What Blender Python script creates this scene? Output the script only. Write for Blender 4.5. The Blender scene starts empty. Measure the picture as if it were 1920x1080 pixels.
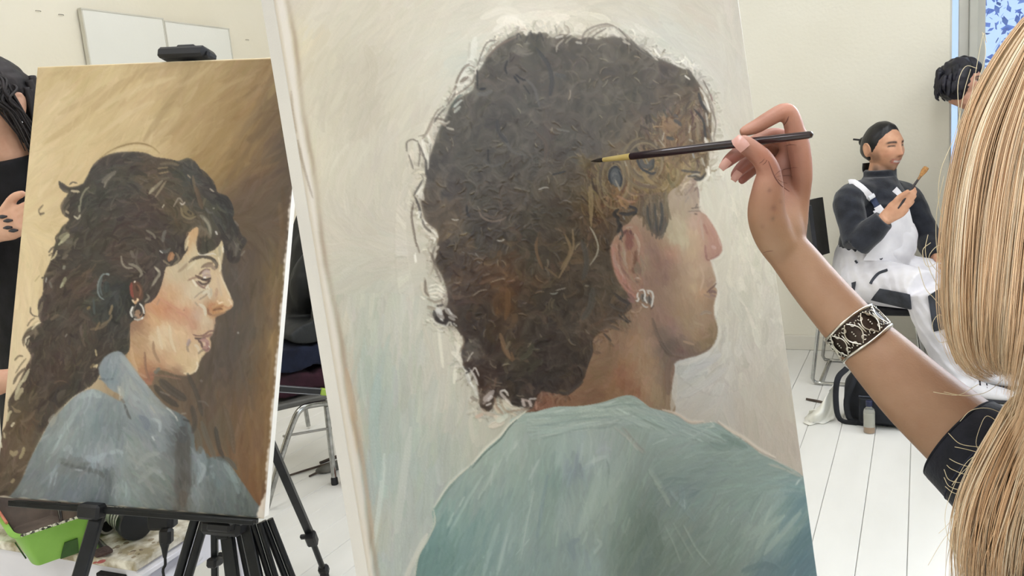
import bpy, math, random
import numpy as np
from mathutils import Vector, Matrix
random.seed(4)
RNG = np.random.default_rng(4)
SC = bpy.context.scene
COL = SC.collection

# ---------------------------------------------------------------- camera (1920x1080 frame, focal length in pixels)
F = 1500.0
CAM = np.array([0.0, 0.0, 1.2])
def nrm(v):
    v = np.asarray(v, float)
    return v / np.linalg.norm(v)
_y = nrm([(1727 - 960) / F, (215 - 540) / F, 1])
_a = .5
_b = (1 + _a * _y[0] / _y[2]) / (-_y[1] / _y[2])
_z = -nrm([_a, _b, 1])
M = np.array([np.cross(_y, _z), _y, _z])       # camera axes (right, down, forward) -> world
def P3(px, py, d):
    return CAM + M @ np.array([(px - 960) / F * d, (py - 540) / F * d, d])
def ray(px, py):
    return M @ np.array([(px - 960) / F, (py - 540) / F, 1.0])
def on_z(px, py, z=0.0):
    r = ray(px, py)
    return CAM + r * ((z - CAM[2]) / r[2])
def to_px(w):
    c = (np.atleast_2d(w) - CAM) @ M
    return 960 + F * c[:, 0] / c[:, 2], 540 + F * c[:, 1] / c[:, 2]

cam = bpy.data.cameras.new('camera'); cam_o = bpy.data.objects.new('camera', cam); COL.objects.link(cam_o)
cam.sensor_width = 36.0; cam.lens = 36.0 * F / 1920; cam.clip_start = .02
cam_o.matrix_world = Matrix([[*(M[i] * (1, -1, -1)), CAM[i]] for i in range(3)] + [[0, 0, 0, 1]])
SC.camera = cam_o

# ---------------------------------------------------------------- light
w = bpy.data.worlds.new('World'); SC.world = w; w.use_nodes = True
bgn = w.node_tree.nodes['Background']
bgn.inputs[0].default_value = (.46, .60, .95, 1); bgn.inputs[1].default_value = 1.1
SC.view_settings.view_transform = 'Standard'; SC.view_settings.look = 'None'
SC.view_settings.exposure = 0.40; SC.view_settings.gamma = 1.0
SC.view_settings.use_curve_mapping = False
CEIL = 3.3
LAMP_W = 7.6
LAMPS = [(-2.0, -1.2), (-2.0, .7), (-2.0, 2.7), (.3, -1.2), (.3, .7), (.3, 2.9), (2.4, -1.2), (2.4, .7), (2.4, 2.9)]
for lx, ly in LAMPS:
    l = bpy.data.lights.new('ceiling_light', 'AREA'); l.shape = 'RECTANGLE'; l.size = .55; l.size_y = 1.2
    l.energy = LAMP_W; l.color = (.93, 1.0, 1.15)
    lo = bpy.data.objects.new('panel_light', l); COL.objects.link(lo); lo.location = (lx, ly, CEIL - .075)

# added fill light behind unseen right-wall windows, evens the light on the large canvas
l = bpy.data.lights.new('window_daylight', 'AREA'); l.shape = 'RECTANGLE'; l.size = 4.2; l.size_y = 2.0
l.energy = 86.0; l.color = (.93, .985, 1.06)
lo = bpy.data.objects.new('window_daylight', l); COL.objects.link(lo); lo.location = (3.80, .3, 1.85); lo.rotation_euler = (0, math.radians(90), 0)

# sky light falling through the window of the back wall, from above
l = bpy.data.lights.new('window_skylight', 'AREA'); l.shape = 'RECTANGLE'; l.size = 3.2; l.size_y = 1.3
l.energy = 260.0; l.color = (.93, .985, 1.06)
lo = bpy.data.objects.new('window_skylight', l); COL.objects.link(lo); lo.location = (1.95, 5.2, 2.9); lo.rotation_euler = (math.radians(-58), 0, 0)

# ---------------------------------------------------------------- materials
def lin(h):
    c = [int(h[i:i + 2], 16) / 255 for i in (0, 2, 4)]
    return tuple(x / 12.92 if x <= .04045 else ((x + .055) / 1.055) ** 2.4 for x in c) + (1.0,)
MATS = {}
def mat(name, a, b=None, rough=.6, scale=8.0, bump=0.0, bscale=None, metal=0.0, stretch=None, detail=4.0, spec=.5, trans=0.0, sheen=0.0, sub=0.0, attr=None, ior=1.45, lo=.35, hi=.65, coat=0.0):
    if name in MATS:
        return MATS[name]
    m = bpy.data.materials.new(name); m.use_nodes = True; MATS[name] = m
    N, L = m.node_tree.nodes, m.node_tree.links
    p = N['Principled BSDF']
    p.inputs['Roughness'].default_value = rough; p.inputs['Metallic'].default_value = metal
    p.inputs['Specular IOR Level'].default_value = spec; p.inputs['Transmission Weight'].default_value = trans
    p.inputs['Sheen Weight'].default_value = sheen; p.inputs['IOR'].default_value = ior; p.inputs['Coat Weight'].default_value = coat
    if sub:
        p.inputs['Subsurface Weight'].default_value = sub; p.inputs['Subsurface Radius'].default_value = (.012, .005, .003); p.inputs['Subsurface Scale'].default_value = .6
    tc = N.new('ShaderNodeTexCoord'); mp = N.new('ShaderNodeMapping'); L.new(tc.outputs['Object'], mp.inputs['Vector'])
    if stretch:
        mp.inputs['Scale'].default_value = stretch
    nz = N.new('ShaderNodeTexNoise'); nz.inputs['Scale'].default_value = scale; nz.inputs['Detail'].default_value = detail
    L.new(mp.outputs[0], nz.inputs['Vector'])
    rp = N.new('ShaderNodeValToRGB'); rp.color_ramp.elements[0].position = lo; rp.color_ramp.elements[1].position = hi
    rp.color_ramp.elements[0].color = lin(a) if isinstance(a, str) else a
    b = a if b is None else b
    rp.color_ramp.elements[1].color = lin(b) if isinstance(b, str) else b
    L.new(nz.outputs['Fac'], rp.inputs['Fac'])
    out = rp.outputs['Color']
    if attr:
        at = N.new('ShaderNodeAttribute'); at.attribute_name = attr
        mx = N.new('ShaderNodeMix'); mx.data_type = 'RGBA'; mx.blend_type = 'MULTIPLY'; mx.inputs[0].default_value = 1.0
        L.new(at.outputs['Color'], mx.inputs[6]); L.new(out, mx.inputs[7]); out = mx.outputs[2]
    L.new(out, p.inputs['Base Color'])
    if bump:
        n2 = N.new('ShaderNodeTexNoise'); n2.inputs['Scale'].default_value = bscale or scale * 4; n2.inputs['Detail'].default_value = 6
        L.new(mp.outputs[0], n2.inputs['Vector'])
        bp = N.new('ShaderNodeBump'); bp.inputs['Strength'].default_value = 1.0; bp.inputs['Distance'].default_value = bump
        L.new(n2.outputs['Fac'], bp.inputs['Height']); L.new(bp.outputs[0], p.inputs['Normal'])
    return m

# ---------------------------------------------------------------- mesh helpers
class MB:
    """collects pieces of one part; build() links them as ONE mesh object"""
    def __init__(self):
        self.v, self.f = [], []
    def add(self, v, f):
        o = len(self.v)
        self.v += [tuple(map(float, p)) for p in v]; self.f += [tuple(i + o for i in q) for q in f]
        return self
    def box(self, c, s, R=None, bev=0.0):
        c = np.array(c, float); h = np.array(s, float) / 2
        R = np.eye(3) if R is None else R
        b = min(bev, *(h * .49)) if bev else 0
        if not b:
            pts = [(x, y, z) for x in (-1, 1) for y in (-1, 1) for z in (-1, 1)]
            v = [c + R @ (np.array(p) * h) for p in pts]
            f = [(0, 1, 3, 2), (4, 6, 7, 5), (0, 4, 5, 1), (2, 3, 7, 6), (0, 2, 6, 4), (1, 5, 7, 3)]
            return self.add(v, f)
        v, idx = [], {}
        for x in (-1, 1):
            for y in (-1, 1):
                for z in (-1, 1):
                    for ax in range(3):
                        p = np.array([x, y, z], float) * h
                        for k in range(3):
                            if k != ax:
                                p[k] -= (x, y, z)[k] * b
                        idx[x, y, z, ax] = len(v); v.append(c + R @ p)
        f = []
        for ax in range(3):
            o = [k for k in range(3) if k != ax]
            for sgn in (-1, 1):
                q = []
                for s1, s2 in ((-1, -1), (1, -1), (1, 1), (-1, 1)):
                    k = [0, 0, 0]; k[ax] = sgn; k[o[0]] = s1; k[o[1]] = s2
                    q.append(idx[(*k, ax)])
                f.append(tuple(q))
        for ax in range(3):
            o = [k for k in range(3) if k != ax]
            for s1 in (-1, 1):
                for s2 in (-1, 1):
                    q = []
                    for sg, aa in ((-1, o[0]), (1, o[0]), (1, o[1]), (-1, o[1])):
                        k = [0, 0, 0]; k[ax] = sg; k[o[0]] = s1; k[o[1]] = s2
                        q.append(idx[(*k, aa)])
                    f.append(tuple(q))
        for x in (-1, 1):
            for y in (-1, 1):
                for z in (-1, 1):
                    f.append(tuple(idx[x, y, z, a] for a in range(3)))
        return self.add(v, f)
    def quadbar(self, a, b, w, t, side):
        """flat bar from a to b, width w along side, thickness t"""
        a, b = np.array(a, float), np.array(b, float)
        d = nrm(b - a); s = nrm(np.array(side) - d * (np.array(side) @ d)); n = np.cross(d, s)
        R = np.array([d, s, n]).T
        return self.box((a + b) / 2, (np.linalg.norm(b - a), w, t), R, min(w, t) * .15)
    def tube(self, pts, rad, seg=12, smooth=True, side=None, cap=True, step=None):
        """loft of ellipses along pts; rad = r or list of r or (r_side, r_other)"""
        p = np.array(pts, float)
        r = np.array([rad] * len(p) if np.isscalar(rad) or (isinstance(rad, tuple) and len(rad) == 2 and len(p) != 2) else rad, float)
        if r.ndim == 1:
            r = np.stack([r, r], 1)
        if smooth and len(p) > 2:
            q = np.hstack([p, r])
            L = np.linalg.norm(np.diff(p, axis=0), axis=1)
            k = 5 if step is None else None
            out = []
            e = np.vstack([2 * q[0] - q[1], q, 2 * q[-1] - q[-2]])
            for i in range(1, len(e) - 2):
                A, B, Cc, D = e[i - 1], e[i], e[i + 1], e[i + 2]
                n = k or max(2, int(L[i - 1] / step))
                t = np.linspace(0, 1, n, endpoint=False)[:, None]
                out.append(.5 * (2 * B + (Cc - A) * t + (2 * A - 5 * B + 4 * Cc - D) * t * t + (3 * B - A - 3 * Cc + D) * t ** 3))
            out.append(e[-2][None])
            q = np.vstack(out); p, r = q[:, :3], np.maximum(q[:, 3:], 1e-5)
        d = np.gradient(p, axis=0); d /= np.linalg.norm(d, axis=1)[:, None] + 1e-12
        s = np.array(side, float) if side is not None else np.array([0, 0, 1.0])
        if side is None and abs(d[0] @ s) > .9:
            s = np.array([1.0, 0, 0])
        th = np.linspace(0, 2 * np.pi, seg, endpoint=False)
        V = []
        for i in range(len(p)):
            s = s - d[i] * (s @ d[i]); s = s / (np.linalg.norm(s) + 1e-12)
            n = np.cross(d[i], s)
            V.append(p[i] + np.cos(th)[:, None] * s * r[i, 0] + np.sin(th)[:, None] * n * r[i, 1])
        V = np.vstack(V); f = []
        for i in range(len(p) - 1):
            for j in range(seg):
                k = (j + 1) % seg
                f.append((i * seg + j, i * seg + k, (i + 1) * seg + k, (i + 1) * seg + j))
        if cap:
            f.append(tuple(range(seg))[::-1]); f.append(tuple((len(p) - 1) * seg + j for j in range(seg)))
        return self.add(V, f)
    def ball(self, c, r, R=None, nu=16, nv=10):
        c = np.array(c, float); r = np.array([r] * 3 if np.isscalar(r) else r, float)
        R = np.eye(3) if R is None else R
        v = [c + R @ (r * (0, 0, 1))]; f = []
        for i in range(1, nv):
            for j in range(nu):
                a, b = math.pi * i / nv, 2 * math.pi * j / nu
                v.append(c + R @ (r * (math.sin(a) * math.cos(b), math.sin(a) * math.sin(b), math.cos(a))))
        v.append(c + R @ (r * (0, 0, -1)))
        for j in range(nu):
            k = (j + 1) % nu
            f.append((0, 1 + j, 1 + k)); f.append((len(v) - 1, 1 + (nv - 2) * nu + k, 1 + (nv - 2) * nu + j))
            for i in range(nv - 2):
                f.append((1 + i * nu + j, 1 + (i + 1) * nu + j, 1 + (i + 1) * nu + k, 1 + i * nu + k))
        return self.add(v, f)
    def lathe(self, base, axis, prof, seg=28, cap=True):
        """prof: list of (radius, height along axis)"""
        base = np.array(base, float); d = nrm(axis)
        s = nrm(np.cross(d, [1, 0, 0] if abs(d[0]) < .9 else [0, 1, 0])); n = np.cross(d, s)
        th = np.linspace(0, 2 * np.pi, seg, endpoint=False); V = []; f = []
        for r, h in prof:
            V += [base + d * h + (math.cos(t) * s + math.sin(t) * n) * r for t in th]
        for i in range(len(prof) - 1):
            for j in range(seg):
                k = (j + 1) % seg
                f.append((i * seg + j, i * seg + k, (i + 1) * seg + k, (i + 1) * seg + j))
        if cap:
            f.append(tuple(range(seg))[::-1]); f.append(tuple((len(prof) - 1) * seg + j for j in range(seg)))
        return self.add(V, f)
    def sheet(self, G, th=0.0):
        """grid of points (n, m, 3) as a surface, thickened by th along its normals"""
        G = np.array(G, float); n, m = G.shape[:2]
        du = np.gradient(G, axis=0); dv = np.gradient(G, axis=1)
        N = np.cross(du, dv); N /= np.linalg.norm(N, axis=2)[..., None] + 1e-12
        I = np.arange(n * m).reshape(n, m)
        f = [(I[i, j], I[i + 1, j], I[i + 1, j + 1], I[i, j + 1]) for i in range(n - 1) for j in range(m - 1)]
        if not th:
            return self.add(G.reshape(-1, 3), f)
        v = np.vstack([(G + N * th / 2).reshape(-1, 3), (G - N * th / 2).reshape(-1, 3)]); o = n * m
        f2 = [tuple(i + o for i in q[::-1]) for q in f]
        rim = [(I[i, 0], I[i + 1, 0]) for i in range(n - 1)] + [(I[n - 1, j], I[n - 1, j + 1]) for j in range(m - 1)] + [(I[i + 1, m - 1], I[i, m - 1]) for i in range(n - 2, -1, -1)] + [(I[0, j + 1], I[0, j]) for j in range(m - 2, -1, -1)]
        f3 = [(b, a, a + o, b + o) for a, b in rim]
        return self.add(v, f + f2 + f3)
    def build(self, name, material, parent=None, smooth=True, angle=40):
        return obj(name, self.v, self.f, material, parent, smooth, angle)

def obj(name, v, f, material, parent=None, smooth=True, angle=40, link=True):
    v = np.asarray(v, np.float32)
    org = np.array(parent.matrix_basis.translation) if parent is not None else v.mean(0) * 0
    if parent is not None and parent.parent is not None:
        org = org + np.array(parent.parent.matrix_basis.translation)
    if parent is None:
        org = np.array([(v[:, 0].min() + v[:, 0].max()) / 2, (v[:, 1].min() + v[:, 1].max()) / 2, v[:, 2].min()])
    me = bpy.data.meshes.new(name)
    me.from_pydata((v - org).tolist(), [], [tuple(int(i) for i in q) for q in f])
    me.validate(); me.update()
    me.materials.append(material)
    if smooth:
        me.shade_smooth()
        if angle < 180:
            me.set_sharp_from_angle(angle=math.radians(angle))
    o = bpy.data.objects.new(name, me); COL.objects.link(o)
    if parent is not None:
        o.parent = parent
    else:
        o.location = org
    return o
def thing(name, loc, label, cat, group=None):
    o = bpy.data.objects.new(name, None); o.empty_display_size = .05; COL.objects.link(o)
    o.location = loc; o['label'] = label; o['category'] = cat
    if group:
        o['group'] = group
    return o
def tag(o, label, cat, group=None):
    o['label'] = label; o['category'] = cat
    if group:
        o['group'] = group
    return o
def struct(o):
    o['kind'] = 'structure'
    return o
def set_cols(o, c, name='col'):
    a = o.data.color_attributes.new(name, 'FLOAT_COLOR', 'POINT')
    d = np.ones((len(o.data.vertices), 4), np.float32); d[:, :3] = c
    a.data.foreach_set('color', d.ravel())
def fuse(mb, voxel, smooth=4):
    """melt the overlapping lofts of a body into one continuous skin; returns vertices, faces"""
    me = bpy.data.meshes.new('tmp'); me.from_pydata(mb.v, [], mb.f); me.update()
    o = bpy.data.objects.new('tmp', me); COL.objects.link(o)
    r = o.modifiers.new('r', 'REMESH'); r.mode = 'VOXEL'; r.voxel_size = voxel
    if smooth:
        s = o.modifiers.new('s', 'SMOOTH'); s.factor = .5; s.iterations = smooth
    dg = bpy.context.evaluated_depsgraph_get(); dg.update()
    ev = o.evaluated_get(dg); m2 = ev.to_mesh()
    n = len(m2.vertices); v = np.empty(n * 3, np.float32); m2.vertices.foreach_get('co', v)
    f = [tuple(p.vertices) for p in m2.polygons]
    ev.to_mesh_clear(); bpy.data.objects.remove(o); bpy.data.meshes.remove(me)
    return v.reshape(-1, 3), f
def sm(x, a, b):
    t = np.clip((x - a) / (b - a), 0, 1)
    return t * t * (3 - 2 * t)
# ---------------------------------------------------------------- oil paint engine (numpy only)
# Each portrait is painted stroke by stroke: colours and paint thickness go to the
# vertices of the canvas face, so the strokes are relief on the canvas itself.
def hexc(h):
    return np.array([int(h[i:i + 2], 16) for i in (0, 2, 4)], np.float32) / 255.0

def s2l(c):
    c = np.clip(np.asarray(c, np.float32), 0, 1)
    return np.where(c <= .04045, c / 12.92, ((c + .055) / 1.055) ** 2.4)

def boxblur(a, r):
    if r < 1:
        return a
    for ax in (0, 1):
        n = a.shape[ax]
        pad = [(0, 0)] * a.ndim
        pad[ax] = (r + 1, r)
        c = np.cumsum(np.pad(a, pad, mode='edge'), axis=ax, dtype=np.float64)
        a = ((np.take(c, np.arange(2 * r + 1, n + 2 * r + 1), ax) - np.take(c, np.arange(0, n), ax)) / (2 * r + 1)).astype(np.float32)
    return a

def spline(pts, step=2.0):
    p = np.array(pts, float)
    if len(p) == 2:
        n = max(2, int(np.hypot(*(p[1] - p[0])[:2]) / step))
        return p[0] + (p[1] - p[0]) * np.linspace(0, 1, n)[:, None]
    q = np.vstack([2 * p[0] - p[1], p, 2 * p[-1] - p[-2]])
    out = []
    for i in range(1, len(q) - 2):
        a, b, c, d = q[i - 1], q[i], q[i + 1], q[i + 2]
        n = max(2, int(np.hypot(*(c - b)[:2]) / step))
        t = np.linspace(0, 1, n, endpoint=False)[:, None]
        out.append(.5 * (2 * b + (c - a) * t + (2 * a - 5 * b + 4 * c - d) * t * t + (3 * b - a - 3 * c + d) * t ** 3))
    out.append(p[-1:])
    return np.vstack(out)

class Paint:
    def __init__(self, x0, y0, w, h, seed):
        self.x0, self.y0, self.w, self.h = x0, y0, w, h
        self.col = np.zeros((h, w, 3), np.float32)
        self.sat = self.val = 1.0   # how far the next hand-mixed colours are greyed and darkened
        self.hgt = np.zeros((h, w), np.float32)
        self.rng = np.random.default_rng(seed)

    def field(self, data, p=1.6, s=14.0, step=6, sat=1.0, val=1.0):
        toks = data.split()
        xs = np.array(toks[0::3], float); ys = np.array(toks[1::3], float)
        cs = np.array([hexc(t) for t in toks[2::3]])
        lum = cs @ np.array([.3, .59, .11], np.float32)
        cs = (lum[:, None] + (cs - lum[:, None]) * sat) * val
        gx = np.arange(0, self.w + step, step) + self.x0
        gy = np.arange(0, self.h + step, step) + self.y0
        X, Y = np.meshgrid(gx, gy)
        num = np.zeros(X.shape + (3,)); den = np.zeros(X.shape)
        for x, y, c in zip(xs, ys, cs):
            wgt = 1.0 / ((X - x) ** 2 + (Y - y) ** 2 + s * s) ** p
            num += wgt[..., None] * c; den += wgt
        f = (num / den[..., None]).astype(np.float32)
        yy = np.arange(self.h) / step; xx = np.arange(self.w) / step
        iy = yy.astype(int); fy = (yy - iy)[:, None, None].astype(np.float32)
        ix = xx.astype(int); fx = (xx - ix)[None, :, None].astype(np.float32)
        r = f[iy] * (1 - fy) + f[iy + 1] * fy
        return r[:, ix] * (1 - fx) + r[:, ix + 1] * fx

    def mask(self, pts, soft=0, smooth=True):
        p = np.array(pts, float)
        if smooth:
            p = spline(np.vstack([p, p[:1]]), 3.0)
        p = p - (self.x0, self.y0)
        m = np.zeros((self.h, self.w), np.float32)
        a, b = p, np.roll(p, -1, 0)
        y_lo = max(0, int(p[:, 1].min())); y_hi = min(self.h, int(p[:, 1].max()) + 1)
        for y in range(y_lo, y_hi):
            yc = y + .5
            k = (a[:, 1] <= yc) != (b[:, 1] <= yc)
            if not k.any():
                continue
            xs = np.sort(a[k, 0] + (yc - a[k, 1]) / (b[k, 1] - a[k, 1]) * (b[k, 0] - a[k, 0]))
            for i in range(0, len(xs) - 1, 2):
                l, r = max(0, int(round(xs[i]))), min(self.w, int(round(xs[i + 1])))
                if r > l:
                    m[y, l:r] = 1
        if soft:
            m = boxblur(boxblur(m, soft), soft)
        return m

    def fill(self, m, col, a=1.0):
        m = (m * a)[..., None]
        self.col = self.col * (1 - m) + col * m

    def at(self, x, y):
        ix = np.clip((np.asarray(x) - self.x0).astype(int), 0, self.w - 1)
        iy = np.clip((np.asarray(y) - self.y0).astype(int), 0, self.h - 1)
        return iy, ix

    def splat(self, px, py, col, hg, alpha):
        ix = np.round(px - self.x0).astype(np.int64); iy = np.round(py - self.y0).astype(np.int64)
        k = (ix >= 0) & (iy >= 0) & (ix < self.w) & (iy < self.h)
        idx = (iy * self.w + ix)[k]
        c = self.col.reshape(-1, 3); hh = self.hgt.reshape(-1)
        a = np.broadcast_to(alpha, px.shape)[k][:, None].astype(np.float32)
        c[idx] = c[idx] * (1 - a) + col[k] * a
        hh[idx] = hh[idx] * .35 + hg[k]

    def strokes(self, x, y, ang, L, W, kap, col, alpha=.9, bris=.05, relief=1.0, dry=.35, keep=None):
        """many short curved strokes, each a bundle of bristle tracks"""
        n = len(x); rng = self.rng
        nt = int(np.max(L) * 1.25) + 3; nw = int(np.max(W) * 2 * 1.4) + 2
        step = max(1, int(1.2e6 / (nt * nw)))
        t = np.linspace(0, 1, nt); wv = np.linspace(-1, 1, nw)
        for i in range(0, n, step):
            sl = slice(i, min(n, i + step)); m = len(x[sl])
            th = ang[sl][:, None] + kap[sl][:, None] * (t - .5) * L[sl][:, None]
            ds = L[sl][:, None] / nt
            cx = np.cumsum(np.cos(th) * ds, 1); cy = np.cumsum(np.sin(th) * ds, 1)
            cx += x[sl][:, None] - cx[:, nt // 2:nt // 2 + 1]; cy += y[sl][:, None] - cy[:, nt // 2:nt // 2 + 1]
            prof = np.minimum(1, .45 + 5 * t) * np.minimum(1, .25 + 2.2 * (1 - t))
            off = wv[None, None, :] * W[sl][:, None, None] * prof[None, :, None]
            px = cx[..., None] - np.sin(th)[..., None] * off
            py = cy[..., None] + np.cos(th)[..., None] * off
            br = rng.normal(0, 1, (m, 1, nw)).astype(np.float32)
            c = col[sl][:, None, None, :] + (br * bris)[..., None]
            c = np.broadcast_to(c, px.shape + (3,)).astype(np.float32)
            ridge = .55 + .25 * br + .55 * np.abs(wv)[None, None, :] ** 3
            hg = np.broadcast_to(ridge * relief, px.shape).astype(np.float32)
            life = rng.uniform(1 - dry, 1.25, (m, 1, nw))
            ok = (t[None, :, None] < life)
            if keep is not None:
                iy, ix = self.at(px, py); ok = ok & (keep[iy, ix] > .5)
            al = (alpha[sl][:, None, None] if isinstance(alpha, np.ndarray) else alpha) * np.ones(px.shape, np.float32)
            self.splat(px[ok], py[ok], c[ok], hg[ok], al[ok])

    def scatter(self, m, n, ang, L, W, kap=0.0, jit=.03, hue=.012, alpha=.85, bris=.03, relief=.6, dry=.35, src=None, keep=True, angj=.25, lift=None):
        """n strokes spread over mask m, each coloured like the paint below it, a little off"""
        rng = self.rng
        iy, ix = np.nonzero(m > .5)
        if len(iy) == 0:
            return
        k = rng.integers(0, len(iy), n)
        x = ix[k] + self.x0 + rng.uniform(-.5, .5, n); y = iy[k] + self.y0 + rng.uniform(-.5, .5, n)
        src = self.col if src is None else src
        c = src[iy[k], ix[k]] + rng.normal(0, jit, (n, 1)) + rng.normal(0, hue, (n, 3))
        if lift is not None:
            frac, amt = lift
            c = c + (rng.random((n, 1)) < frac) * rng.uniform(.3, 1, (n, 1)) * np.asarray(amt)
        a = (ang(x, y) if callable(ang) else np.full(n, ang)) + rng.normal(0, angj, n)
        a = a + np.pi * (rng.random(n) < .5)
        kp = rng.uniform(-1, 1, n) * kap if np.isscalar(kap) else rng.uniform(kap[0], kap[1], n) * np.sign(rng.normal(size=n))
        self.strokes(x, y, a, rng.uniform(L[0], L[1], n), rng.uniform(W[0], W[1], n), kp, c.astype(np.float32), alpha, bris, relief, dry, (m if keep else None))

    def soften(self, m, r, a):
        """wet-in-wet: pull the colours under mask m together"""
        m = (m * a)[..., None]
        self.col = self.col * (1 - m) + boxblur(boxblur(self.col, r), r) * m

    def curls(self, m, n, R, spread, amp, w, alpha=.7, relief=1.2, tint=(1, .97, .9), spin=None):
        """clumped comma locks: concentric arcs, light on the outside of the turn, dark inside"""
        rng = self.rng
        iy, ix = np.nonzero(m > .5)
        cell = max(6, int(np.sqrt(len(iy) / max(n, 1))))
        pick = {}
        for k in rng.permutation(len(iy))[:n * 14]:
            pick.setdefault((iy[k] // cell, ix[k] // cell), k)
        X, Y, A, L, W, K, C = [], [], [], [], [], [], []
        for k in rng.permutation(np.array(list(pick.values()))):
            cx, cy = ix[k] + self.x0, iy[k] + self.y0
            r0 = rng.uniform(*R); a0 = rng.uniform(0, 6.28) if spin is None else spin(cx, cy) + rng.normal(0, .7)
            sg = 1 if rng.random() < .5 else -1
            base = self.col[iy[k], ix[k]]
            gain = rng.uniform(.3, 1.0)
            for j in range(spread):
                f = j / max(1, spread - 1)
                r = r0 * (.45 + .65 * f); arc = rng.uniform(1.1, 2.4)
                mid = a0 + rng.normal(0, .12)
                X.append(cx + r * np.cos(mid)); Y.append(cy + r * np.sin(mid)); A.append(mid + np.pi / 2 * sg)
                L.append(r * arc); K.append(sg / r); W.append(rng.uniform(*w))
                C.append(base + (f - .45) * amp * gain * np.array(tint) + rng.normal(0, .008))
        f = lambda q: np.array(q, np.float32)
        self.strokes(f(X), f(Y), f(A), f(L), f(W), f(K), f(C), alpha, .014, relief, .8, m)

    def line(self, pts, col, w=1.5, w2=None, alpha=.9, bris=.02, relief=.8, taper=True):
        """one hand-placed stroke along a spline; w, w2 = half widths at its two ends"""
        p = spline(pts, .8); n = len(p)
        w2 = w if w2 is None else w2
        t = np.linspace(0, 1, n)
        W = w + (w2 - w) * t
        if taper:
            W = W * np.clip(np.minimum(.35 + 4 * t, .35 + 4 * (1 - t)), 0, 1)
        d = np.gradient(p, axis=0); d /= np.linalg.norm(d, axis=1)[:, None] + 1e-9
        nw = int(max(w, w2) * 2 * 1.5) + 2
        wv = np.linspace(-1, 1, nw)
        off = W[:, None] * wv[None]
        px = p[:, :1] - d[:, 1:] * off; py = p[:, 1:] + d[:, :1] * off
        br = self.rng.normal(0, 1, nw)
        c = hexc(col) if isinstance(col, str) else col
        lum = float(c @ np.array([.3, .59, .11]))
        c = ((lum + (c - lum) * self.sat) * self.val) + (br * bris)[None, :, None] + np.zeros(px.shape + (1,))
        hg = np.broadcast_to((.6 + .25 * br + .5 * np.abs(wv) ** 3)[None] * relief, px.shape)
        soft = np.where(np.abs(wv) > .85, .6, 1.0)[None] * alpha * np.ones(px.shape)
        self.splat(px.ravel(), py.ravel(), c.reshape(-1, 3).astype(np.float32), hg.ravel().astype(np.float32), soft.ravel())

    def lines(self, txt, **kw):
        """compact list: 'hex w[:w2] x y x y ... ; ...'"""
        for ln in txt.split(';'):
            tk = ln.split()
            if not tk:
                continue
            ww = tk[1].split(':')
            v = [float(q) for q in tk[2:]]
            self.line(list(zip(v[0::2], v[1::2])), tk[0], float(ww[0]), float(ww[-1]), **kw)

    def blob(self, pts, col, soft=1, a=1.0):
        v = [float(q) for q in pts.split()]
        self.fill(self.mask(list(zip(v[0::2], v[1::2])), soft), hexc(col), a)

    def sample(self, x, y, arr):
        """bilinear"""
        u = np.clip(x - self.x0, 0, self.w - 1.001); v = np.clip(y - self.y0, 0, self.h - 1.001)
        ix = u.astype(int); iy = v.astype(int); fx = u - ix; fy = v - iy
        if arr.ndim == 3:
            fx = fx[:, None]; fy = fy[:, None]
        return (arr[iy, ix] * (1 - fx) + arr[iy, ix + 1] * fx) * (1 - fy) + (arr[iy + 1, ix] * (1 - fx) + arr[iy + 1, ix + 1] * fx) * fy

def XY(s):
    v = [float(q) for q in s.split()]
    return list(zip(v[0::2], v[1::2]))
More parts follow.
